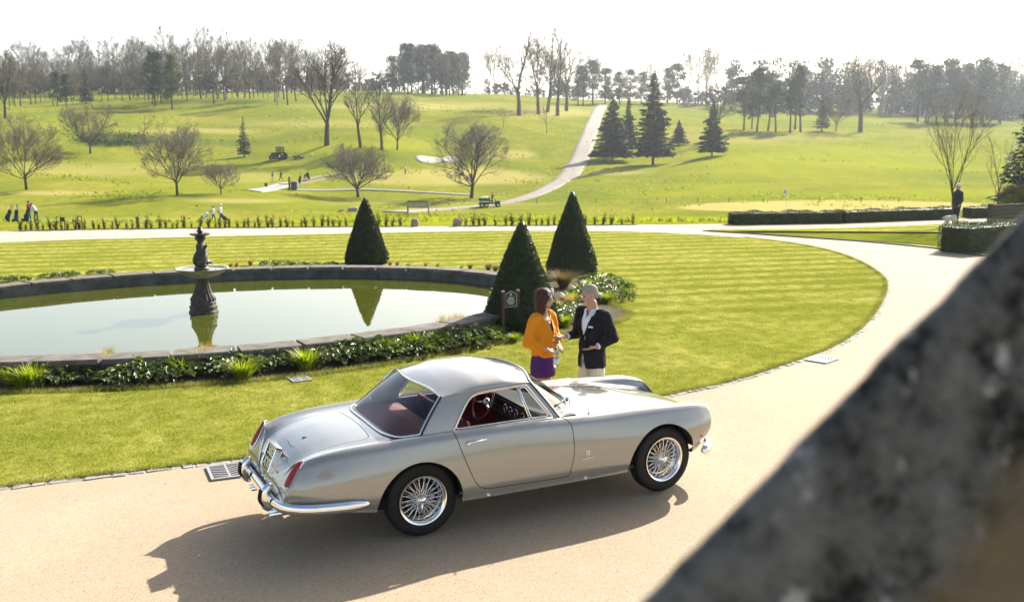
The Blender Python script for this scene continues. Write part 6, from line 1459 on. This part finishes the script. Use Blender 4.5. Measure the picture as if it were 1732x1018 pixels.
sk = MB(); sk.lathe([(.150,.95),(.165,.88),(.180,.80),(.184,.72),(.182,.632),(.172,.628),(.165,.66),(.16,.80)], 40, wob=lambda t, z: (1-.22*abs(math.cos(t))**1.5)*(1+.012*math.sin(9*t))); sk.build('skirt', M_purple, woman)
for s in (-1,1):
    shm = MB(); shm.cap((-.03,s*.086,.075), .034, (.11,s*.088,.030), .030); shm.box((-.045,s*.086,.04), (.022,.022,.085)); shm.build('shoe', M_shoe, woman)
MB().tube([wr[1]+Vector((.026*math.cos(a)*.2, .026*math.cos(a), .026*math.sin(a))) for a in np.linspace(0, 2*PI, 14)[:-1]], .005, 5, closed=True).build('wristwatch', M_shoe, woman)
MB().tube([wr[-1]-Vector((.02,.0,-.004))+Vector((.012*math.sin(a), .027*math.cos(a), .026*math.sin(a))) for a in np.linspace(0, 2*PI, 14)[:-1]], .004, 5, closed=True).build('bracelet', M_shoe, woman)
nk = MB(); nk.tube([(.052+.045*math.sin(t*PI), -.07+.14*t, 1.375-.075*math.sin(t*PI)) for t in np.linspace(0, 1, 14)], .003, 5); nk.build('necklace', M_gold, woman)
# the bottle she holds
Mw = woman.matrix_basis.copy(); hand_c = wr[-1]+Vector((.72,.62,-.28)).normalized()*.085+Vector((.03,-.02,-.02))
M_plas = mat('clear_plastic', (.85,.88,.88), .08, Transmission_Weight=.85, IOR=1.2); M_lab = mat('bottle_label', (.70,.70,.72), .5)
bt = empty('water_bottle', (0,0,0), 0, 'clear plastic water bottle in the woman\'s hand', 'bottle'); bt.matrix_basis = Matrix.Translation(Vector(woman.location)) @ Matrix.Rotation(woman.rotation_euler.z, 4, 'Z') @ Matrix.Translation(hand_c) @ Matrix.Rotation(R_(14), 4, 'X') @ Matrix.Rotation(R_(10), 4, 'Y')
MB().lathe([(.0001,-.16),(.030,-.16),(.033,-.15),(.033,-.02),(.030,.02),(.014,.055),(.0125,.075)], 20).build('bottle_body', M_plas, bt); MB().lathe([(.015,.072),(.015,.092),(.0001,.094)], 14).build('cap', mat('dark_cap', (.02,.06,.04), .4), bt); MB().lathe([(.0338,-.125),(.0338,-.05)], 20).build('label_band', M_lab, bt)

# ---------- man in the navy blazer
mp = flat(1003, 478, 1.80); man = empty('person', (mp[0], mp[1], -.012), math.atan2(-.22, -.975), 'grey-haired man in navy blazer and cream trousers gesturing with open hands', 'person')
hc = Vector((.055,0,1.668)); RH = rot(R_(-26), R_(14), 0)
b = MB(); T = head_mb(b, hc, RH, .96, True); b.cap((-.015,0,1.42), .070, (.018,0,1.565), .062, 14)
b.ball((0,0,1.27), (.110,.165,.19)); b.ball((.0,0,1.05), (.10,.135,.15)); b.ball((0,0,.92), (.10,.135,.10)); b.cap((-.015,-.15,1.420), .056, (-.015,.15,1.420), .056)
sh = {-1: Vector((-.01,-.205,1.425)), 1: Vector((-.01,.205,1.425))}; el = {-1: Vector((.000,-.270,1.150)), 1: Vector((-.060,.300,1.165))}; wr = {-1: Vector((.245,-.205,1.155)), 1: Vector((.150,.235,1.085))}
for s in (-1,1):
    b.cap(sh[s], .056, el[s], .044); b.cap(el[s], .043, wr[s], .029); b.cap((0,s*.080,.90), .080, (.01,s*.10,.52), .064); b.cap((.01,s*.10,.52), .060, (-.01,s*.10,.36), .060); b.cap((-.01,s*.10,.36), .058, (0,s*.10,.10), .036); b.cap((0,s*.10,.08), .038, (.15,s*.105,.035), .034)
finger_hand(b, wr[-1]+Vector((.012,0,0)), (.92,.25,.05), (.1,-.2,-.95), (.2,-.8,.2), curl=.22, size=1.08); finger_hand(b, wr[1]+Vector((.012,-.008,0)), (.86,-.28,-.18), (.15,.25,-.92), (.3,.8,.1), curl=.20, size=1.08)
body = blob('body', b, M_skin, man, .0075, 3); face_bits(body, T, RH, .96, mat('man_lip', (.34,.14,.11), .5), M_ghair)
h = MB(); h.ball(T((-.016,0,.044)), (.099,.079,.090), 18, 14, RH); h.ball(T((-.050,0,.010)), (.068,.073,.080), 16, 12, RH); hr = blob('hair', h, M_ghair, man, .008, 4, .002, 60)
me = hr.data; bm = bmesh.new(); bm.from_mesh(me); Ti = RH.inverted()
kill = [f for f in bm.faces if (lambda q: (q.x > .058 and q.z < .080) or (q.x > .004 and q.z < .030) or q.z < -.055)(Ti @ (f.calc_center_median()-hc))]; bmesh.ops.delete(bm, geom=kill, context='FACES'); bm.to_mesh(me); bm.free()
s_ = MB(); s_.ball((.012,0,1.27), (.132,.178,.20)); s_.ball((.02,0,1.05), (.128,.155,.16)); s_.cap((-.008,-.12,1.412), .055, (-.008,.12,1.412), .055); s_.lathe([(.0001,1.44),(.085,1.44),(.080,1.475),(.076,1.505),(.066,1.505),(.06,1.46)], 24, (-.002,0,0)); shirt = blob('shirt', s_, M_white, man, .009, 4); bm = bmesh.new(); bm.from_mesh(shirt.data)
bmesh.ops.delete(bm, geom=[f for f in bm.faces if (lambda q: q.x > .02 and q.z > 1.385 and abs(q.y) < .045*(q.z-1.385)/.11)(f.calc_center_median())], context='FACES'); bm.to_mesh(shirt.data); bm.free()
for s in (-1,1): mesh('collar', [(.078,s*.012,1.40),(.102,s*.050,1.425),(.060,s*.074,1.490),(.045,s*.056,1.505),(.072,s*.030,1.455)], [(0,1,2,3,4)], M_white, shirt, smooth=False)
j = MB(); j.ball((-.004,0,1.26), (.152,.215,.22)); j.ball((.0,0,1.05), (.148,.190,.19)); j.cap((-.018,-.165,1.448), .068, (-.018,.165,1.448), .068); j.lathe([(.0001,.78),(.185,.785),(.196,.80),(.196,.88),(.187,.98),(.182,1.10)], 32, wob=lambda t, z: 1-.18*abs(math.cos(t)))
for s in (-1,1): j.cap(sh[s], .083, el[s], .066); j.cap(el[s], .066, wr[s]-(wr[s]-el[s]).normalized()*.055, .047)
jk = blob('blazer', j, M_navy, man, .010, 5, .008, 11)
me = jk.data; bm = bmesh.new(); bm.from_mesh(me)
def cutq(q):
    v = .082*(q.z-1.13)/.30
    return (q.x > .0 and abs(q.y) < v and q.z > 1.13) or (q.z > 1.47 and abs(q.y) < .070) or (q.x > 0 and q.z < .98 and abs(q.y+.01) < .06*(.98-q.z)/.18)
bmesh.ops.delete(bm, geom=[f for f in bm.faces if cutq(f.calc_center_median())], context='FACES'); bm.to_mesh(me); bm.free()
for s in (-1,1):                                             # lapels
    P = [(.086,s*.088,1.43),(.128,s*.062,1.33),(.152,s*.030,1.22),(.158,s*.006,1.13)]; Q = [(.060,s*.125,1.42),(.115,s*.120,1.345),(.150,s*.078,1.24),(.160,s*.016,1.13)]
    V = [tuple(Vector(p)+Vector((.010,0,0))) for pq in zip(P, Q) for p in pq]; mesh('lapel', V, [(0,1,3,2),(2,3,5,4),(4,5,7,6)], M_navy, jk)
    w1 = wr[s]-(wr[s]-el[s]).normalized()*.05; MB().tube([w1, wr[s]-(wr[s]-el[s]).normalized()*.012], .038, 14).build('shirt_cuff', M_white, man)
ps = MB(); ps.tube([(.148,.085,1.300),(.142,.115,1.305),(.132,.142,1.300)], .011, 6, flat=(.5,1.2)); ps.build('pocket_square', M_white, jk)
for z_ in (1.11,): MB().ball((.168,.0,z_), .010, 8, 6).build('button', M_shoe, jk)
t_ = MB(); t_.ball((0,0,.93), (.140,.182,.12)); 
for s in (-1,1): t_.cap((0,s*.088,.90), .104, (.01,s*.10,.52), .080); t_.cap((.01,s*.10,.52), .080, (-.005,s*.10,.09), .070)
blob('trousers', t_, M_cream, man, .010, 5, .008, 8)
for s in (-1,1): shm = MB(); shm.cap((-.04,s*.10,.045), .042, (.15,s*.108,.038), .040); shm.build('shoe', mat('brown_shoe', (.06,.03,.015), .4) if s < 0 else bpy.data.materials['brown_shoe'], man)

# ---------- far figures
_fm = {}
def fm(c):
    if c not in _fm: _fm[c] = mat('garment', c, .85)
    return _fm[c]
def figure(p, rz, shirt, legs, label, H=1.75, bend=0.0, arms=((.25,.05,1.0),(.25,-.05,1.0)), hat=None, stride=.12, name='person', kneel=False, group=None):
    t = empty(name, p, rz, label, 'person', group); k = H/1.75; S = lambda v: Vector(v)*k; hip = Vector((0,0,.92)); up = Vector((math.sin(bend), 0, math.cos(bend)))
    ch = hip+up*.46; hd = hip+up*.74+Vector((.03,0,0))
    b = MB(); b.ball(S(hd), .105*k, 10, 8); b.cap(S(ch+up*.08), .06*k, S(hd), .055*k, 8)
    s_ = MB(); s_.cap(S(hip+up*.05), .145*k, S(ch), .165*k, 10); s_.cap(S(ch+Vector((0,-.15,.03))), .07*k, S(ch+Vector((0,.15,.03))), .07*k, 8)
    for s, a in zip((1,-1), arms):
        sh_ = ch+Vector((0,s*.19,.03)); hn = Vector((a[0], s*.2+a[1]*0, a[2])) if abs(a[1]) < .2 else Vector(a); el_ = (sh_+hn)/2+Vector((-.06,s*.05,-.05)); s_.cap(S(sh_), .06*k, S(el_), .05*k, 8); s_.cap(S(el_), .048*k, S(el_.lerp(hn, .6)), .042*k, 8); b.cap(S(el_), .04*k, S(hn), .035*k, 8)
    l_ = MB(); l_.ball(S(hip), (.15*k,.17*k,.13*k), 10, 8)
    for s in (1,-1): kn = Vector((s*stride*.5+.04, s*.10, .48)); ft = Vector((s*stride, s*.10, .06)); l_.cap(S(hip+Vector((0,s*.09,0))), .09*k, S(kn), .068*k, 8); l_.cap(S(kn), .065*k, S(ft), .05*k, 8); b.cap(S(ft), .045*k, S(ft+Vector((.13,0,-.02))), .04*k, 8)
    b.cap(S(hip), .1*k, S(ch), .11*k, 8)
    blob('body', b, M_skin, t, .03*k, 2); blob('top', s_, fm(shirt), t, .03*k, 3); blob('trousers', l_, fm(legs), t, .03*k, 3)
    hh = MB(); hh.ball(S(hd+Vector((-.012,0,.035))), (.115*k,.112*k,.095*k), 10, 8); hh.build('hat' if hat else 'hair', fm(hat or (.04,.03,.02)), t); return t
def golf_bag(p, rz, c1, c2, tilt, label, sc=1.0, trolley=True):
    t = empty('golf_bag', p, rz, label, 'golf bag', 'golf bags'); M = Matrix.Rotation(tilt, 3, 'Y'); f = lambda v: tuple((M @ Vector(v))*sc+Vector((0,0,.12*sc)))
    q = MB(); q.tube([f((0,0,.0)),f((0,0,.1)),f((0,0,.8)),f((0,0,.86))], [.13*sc,.15*sc,.14*sc,.15*sc], 10); q.build('bag', fm(c1), t)
    q = MB(); q.tube([f((-.12,0,.12)),f((-.13,0,.4)),f((-.10,0,.45))], [.09*sc,.10*sc,.05*sc], 8); q.build('pocket', fm(c2), t)
    for k in range(5): a = k*1.3; MB().tube([f((.06*math.cos(a),.06*math.sin(a),.6)), f((.09*math.cos(a),.09*math.sin(a),1.08+.04*k))], .012*sc, 5).ball(f((.09*math.cos(a)+.03,.09*math.sin(a),1.10+.04*k)), (.06*sc,.035*sc,.04*sc), 8, 6).build('golf_club', M_chrome if k % 2 else fm((.02,.02,.02)), t)
    if trolley:
        for s in (-1,1): MB().lathe([(.14*sc,-.02),(.15*sc,0),(.14*sc,.02),(.03*sc,.02),(.03*sc,-.02),(.14*sc,-.02)], 14, (-.05*sc, s*.30*sc, .15*sc), 'y').build('wheel', M_rubber, t)
        MB().tube([(-.05*sc,-.30*sc,.15*sc),(-.05*sc,.30*sc,.15*sc)], .015*sc, 5).build('axle', M_chrome, t)
    return t
fv = lambda px, py: (lambda p: (p[0], p[1], hz(p[0], p[1])-.05))(onland(px, py) if py < 369 else atdist(px, 86 if px < 100 else 100))
RV = math.atan2(_rt[1], _rt[0])                       # heading that looks to the right of the picture
navy, blk, wht = (.012,.016,.035), (.010,.010,.012), (.70,.72,.76)
dL = cam_dl(*fv(52, 372)[:2])[0]
golf_bag(fv(12,370.5), RV, navy, blk, .35, 'dark golf bag leftmost of the pair at the left edge', 1.15); golf_bag(fv(27,370.5), RV, navy, wht, .15, 'dark golf bag second from the left edge', 1.1)
golf_bag(fv(44,371.5), RV, navy, blk, .30, 'dark golf bag in front of the golfer in red', 1.2); figure(fv(50,371.5), RV+.5, (.42,.025,.02), (.05,.12,.14), 'golfer in a red top behind a golf bag', 1.8)
figure(fv(62,372), RV+PI-.3, (.50,.58,.68), (.03,.04,.07), 'golfer in a pale blue shirt bending over a bag', 1.75, .65, ((.45,.05,.75),(.45,-.05,.75)))
golf_bag(fv(340,374.5), RV, wht, navy, .75, 'white golf bag on a trolley pulled by the first white-shirted golfer', 1.2); figure(fv(361,374.5), RV, wht, blk, 'golfer in white shirt and dark shorts pulling a trolley', 1.62, .08, ((-.45,.05,.95),(.1,-.05,.85)), stride=.22)
figure(fv(374,374.5), RV, wht, (.10,.15,.20), 'taller golfer in white shirt, white cap and grey shorts', 1.80, 0, ((-.2,.05,.85),(.1,-.05,.85)), wht, .2); golf_bag(fv(384,374.5), RV+PI, navy, blk, .7, 'dark golf bag trailing behind the taller white-shirted golfer', 1.1)
figure(fv(461,308.5), RV, (.03,.04,.06), (.45,.42,.36), 'golfer in dark top and pale trousers on the far left of the tee', 1.75, .1)
figure(fv(475,306.5), RV-.4, navy, blk, 'dark-clothed golfer swinging on the tee', 1.75, .25, ((.35,.05,.8),(.35,-.05,.8)), stride=.25)
golf_bag(fv(507,311), RV, blk, navy, .1, 'black golf bag standing on the tee, nearest the dark post', 1.35, False)
figure(fv(516,306.5), RV, blk, blk, 'dark-clothed golfer bending down at the right of the tee', 1.75, .85, ((.5,.05,.5),(.5,-.05,.5)), stride=.25); golf_bag(fv(523,305.5), RV, blk, blk, -.2, 'black golf bag at the right end of the tee', 1.4, False)
figure(fv(638,301), RV, (.10,.12,.15), (.08,.09,.11), 'grey-clothed person half hidden by the pale spreading tree', 1.75); figure(fv(686,296), RV+PI, (.62,.62,.64), (.03,.035,.06), 'person in a pale top alone on the practice green', 1.75)
# man with his dog on the verge
g = flat(1617, 384); mw = figure((g[0], g[1], .0), RV+PI+.4, navy, blk, 'white-haired man in dark clothes standing with a dog by the young tree', 1.74, 0, ((.15,.05,.85),(.12,-.05,.85)), (.62,.60,.58), .08)
def dog(p, rz, label):
    t = empty('dog', p, rz, label, 'dog'); b = MB()
    b.ball((.14,0,.36), (.16,.11,.15), 14, 10); b.cap((.10,0,.36), .12, (-.20,0,.38), .095); b.cap((.22,0,.42), .075, (.33,0,.56), .06); b.ball((.36,0,.60), (.085,.07,.07)); b.cap((.40,0,.585), .042, (.49,0,.565), .03)
    for s in (-1,1):
        b.cap((.20,s*.07,.32), .05, (.21,s*.07,.17), .028); b.cap((.21,s*.07,.17), .026, (.20,s*.07,.04), .022); b.cap((.20,s*.07,.03), .024, (.24,s*.07,.025), .022)
        b.cap((-.20,s*.07,.36), .075, (-.14,s*.075,.22), .045); b.cap((-.14,s*.075,.22), .038, (-.27,s*.075,.14), .024); b.cap((-.27,s*.075,.14), .023, (-.25,s*.075,.04), .021); b.cap((-.25,s*.075,.03), .024, (-.20,s*.075,.025), .021)
        b.cap((.35,s*.055,.63), .026, (.33,s*.085,.56), .018)
    b.cap((-.27,0,.42), .03, (-.42,0,.36), .014); blob('body', b, fm((.52,.50,.46)), t, .014, 3, .008, 20)
g2 = flat(1607, 384.5); dog((g2[0], g2[1], .005), RV+.2, 'pale grey dog at the feet of the white-haired man')

# ---------- vehicles far off
def wheel_pair(par, xs, y, r, w_, m):
    for x_ in xs:
        for s in (-1,1): MB().lathe([(r*.5,-w_),(r*.92,-w_),(r,-w_*.6),(r,w_*.6),(r*.92,w_),(r*.5,w_),(r*.5,-w_)], 18, (x_, s*y, r), 'y').build('wheel', m, par); MB().lathe([(r*.52,-w_*.5),(.0001,-w_*.5)], 12, (x_, s*y, r), 'y').build('hub', M_alloy, par)
p = fv(828,350.5); d0 = cam_dl(p[0], p[1])[0]; k = 38*d0/FPX/2.9
ut = empty('utility_vehicle', p, RV+.12, 'dark utility vehicle with a pale load driving down the hill road', 'vehicle'); ut.scale = (k,k,k)
bdy = MB(); bdy.box((0,0,.55), (2.7,1.25,.22), bev=.05); bdy.box((1.05,0,.72), (.65,1.15,.24), bev=.08); bdy.build('chassis', fm((.03,.05,.03)), ut)
part('cargo_bed', [((-.72,0,.86),(1.25,1.3,.06)), ((-.72,.63,1.0),(1.25,.05,.30)), ((-.72,-.63,1.0),(1.25,.05,.30)), ((-1.34,0,1.0),(.05,1.3,.30))], fm((.03,.05,.03)), ut)
ld = MB(); [ld.ball((-.95+.3*(q % 3), -.3+.3*(q//3), 1.15+.05*(q % 2)), (.25,.25,.20), 10, 8) for q in range(9)]; blob('load', ld, fm((.60,.60,.56)), ut, .04, 2, .03, 7); part('seat', [((.15,0,.85),(.45,1.1,.16)), ((-.06,0,1.1),(.12,1.1,.45))], fm(blk), ut)
wheel_pair(ut, (-1.0,-.45,1.05), .62, .30, .13, M_rubber); MB().tube([(.85,-.3,.85),(.62,-.3,1.12)], .03, 6).build('steering_column', fm(blk), ut)
dv = figure((p[0]+_rt[0]*.35*k+.0, p[1]+_rt[1]*.35*k, p[2]+.42*k), RV+.12, blk, blk, 'dark-clothed driver sitting in the utility vehicle', 1.55, .05, ((.45,.05,1.15),(.45,-.05,1.15)), stride=.1)
p = fv(472,270.5); d0 = cam_dl(p[0], p[1])[0]; k = 24*d0/FPX/2.5
tr = empty('tractor', p, RV+PI-.35, 'dark red tractor with a white cab roof mowing on the slope', 'tractor'); tr.scale = (k,k,k)
q = MB(); q.box((.85,0,.95), (1.3,.62,.62), bev=.12); q.box((.0,0,.65), (2.4,.4,.3), bev=.04); q.build('bonnet', fm((.10,.015,.015)), tr); part('cab_post', [((x_,y_,1.65),(.07,.07,1.4)) for x_, y_ in ((.25,.5),(.25,-.5),(-.75,.5),(-.75,-.5))], fm(blk), tr)
part('cab_roof', [((-.25,0,2.42),(1.35,1.3,.16))], M_wh, tr); part('cab_body', [((-.35,0,1.05),(.9,.85,.6))], fm(blk), tr); part('cab_glass', [((-.25,0,1.85),(.92,.92,.92))], M_gl, tr)
wheel_pair(tr, (-.55,), .72, .68, .20, M_rubber); wheel_pair(tr, (1.15,), .62, .42, .15, M_rubber)
p = fv(505,269.5); mo = empty('towed_mower', p, RV+PI-.35, 'low gang mower behind the tractor', 'mower'); q = MB(); q.box((0,0,.45), (1.5,.5,.3), bev=.06); q.tube([(-.9,0,.35),(1.5,0,.5)], .06, 6); q.build('deck', fm((.18,.19,.18)), mo); wheel_pair(mo, (-.6,.6), .4, .3, .1, M_rubber)
# ================================================================ the air
M_haze = bpy.data.materials.new('haze'); M_haze.use_nodes = True; _t = M_haze.node_tree; _t.nodes.clear()
_o = _t.nodes.new('ShaderNodeOutputMaterial'); _v = _t.nodes.new('ShaderNodeVolumePrincipled'); _t.links.new(_v.outputs[0], _o.inputs['Volume'])
_v.inputs['Color'].default_value = (.84,.92,1.0,1); _v.inputs['Density'].default_value = .00018; _v.inputs['Anisotropy'].default_value = .5
hzb = MB().box((420,650,42), (3200,3200,100)).build('haze', M_haze, None, smooth=False); tag(hzb, 'pale haze in the air over the parkland', 'haze', kind='stuff')
# ================================================================ tell look-alikes apart by their place in the row
bpy.context.view_layer.update()
_same = {}
for _o in COL.objects:
    if _o.parent is None and 'label' in _o and _o.get('kind') is None: _same.setdefault(_o['label'], []).append(_o)
def _ord(n): return f"{n}{'th' if 10 <= n % 100 <= 20 else {1:'st',2:'nd',3:'rd'}.get(n % 10, 'th')}"
for _lb, _os in _same.items():
    if len(_os) < 2: continue
    _os.sort(key=lambda o: (lambda d, l: l/max(d, .1))(*(float(v) for v in cam_dl(o.location.x, o.location.y))))
    for _i, _o in enumerate(_os): _o['label'] = f"{_lb}, {_ord(_i+1)} from the left"
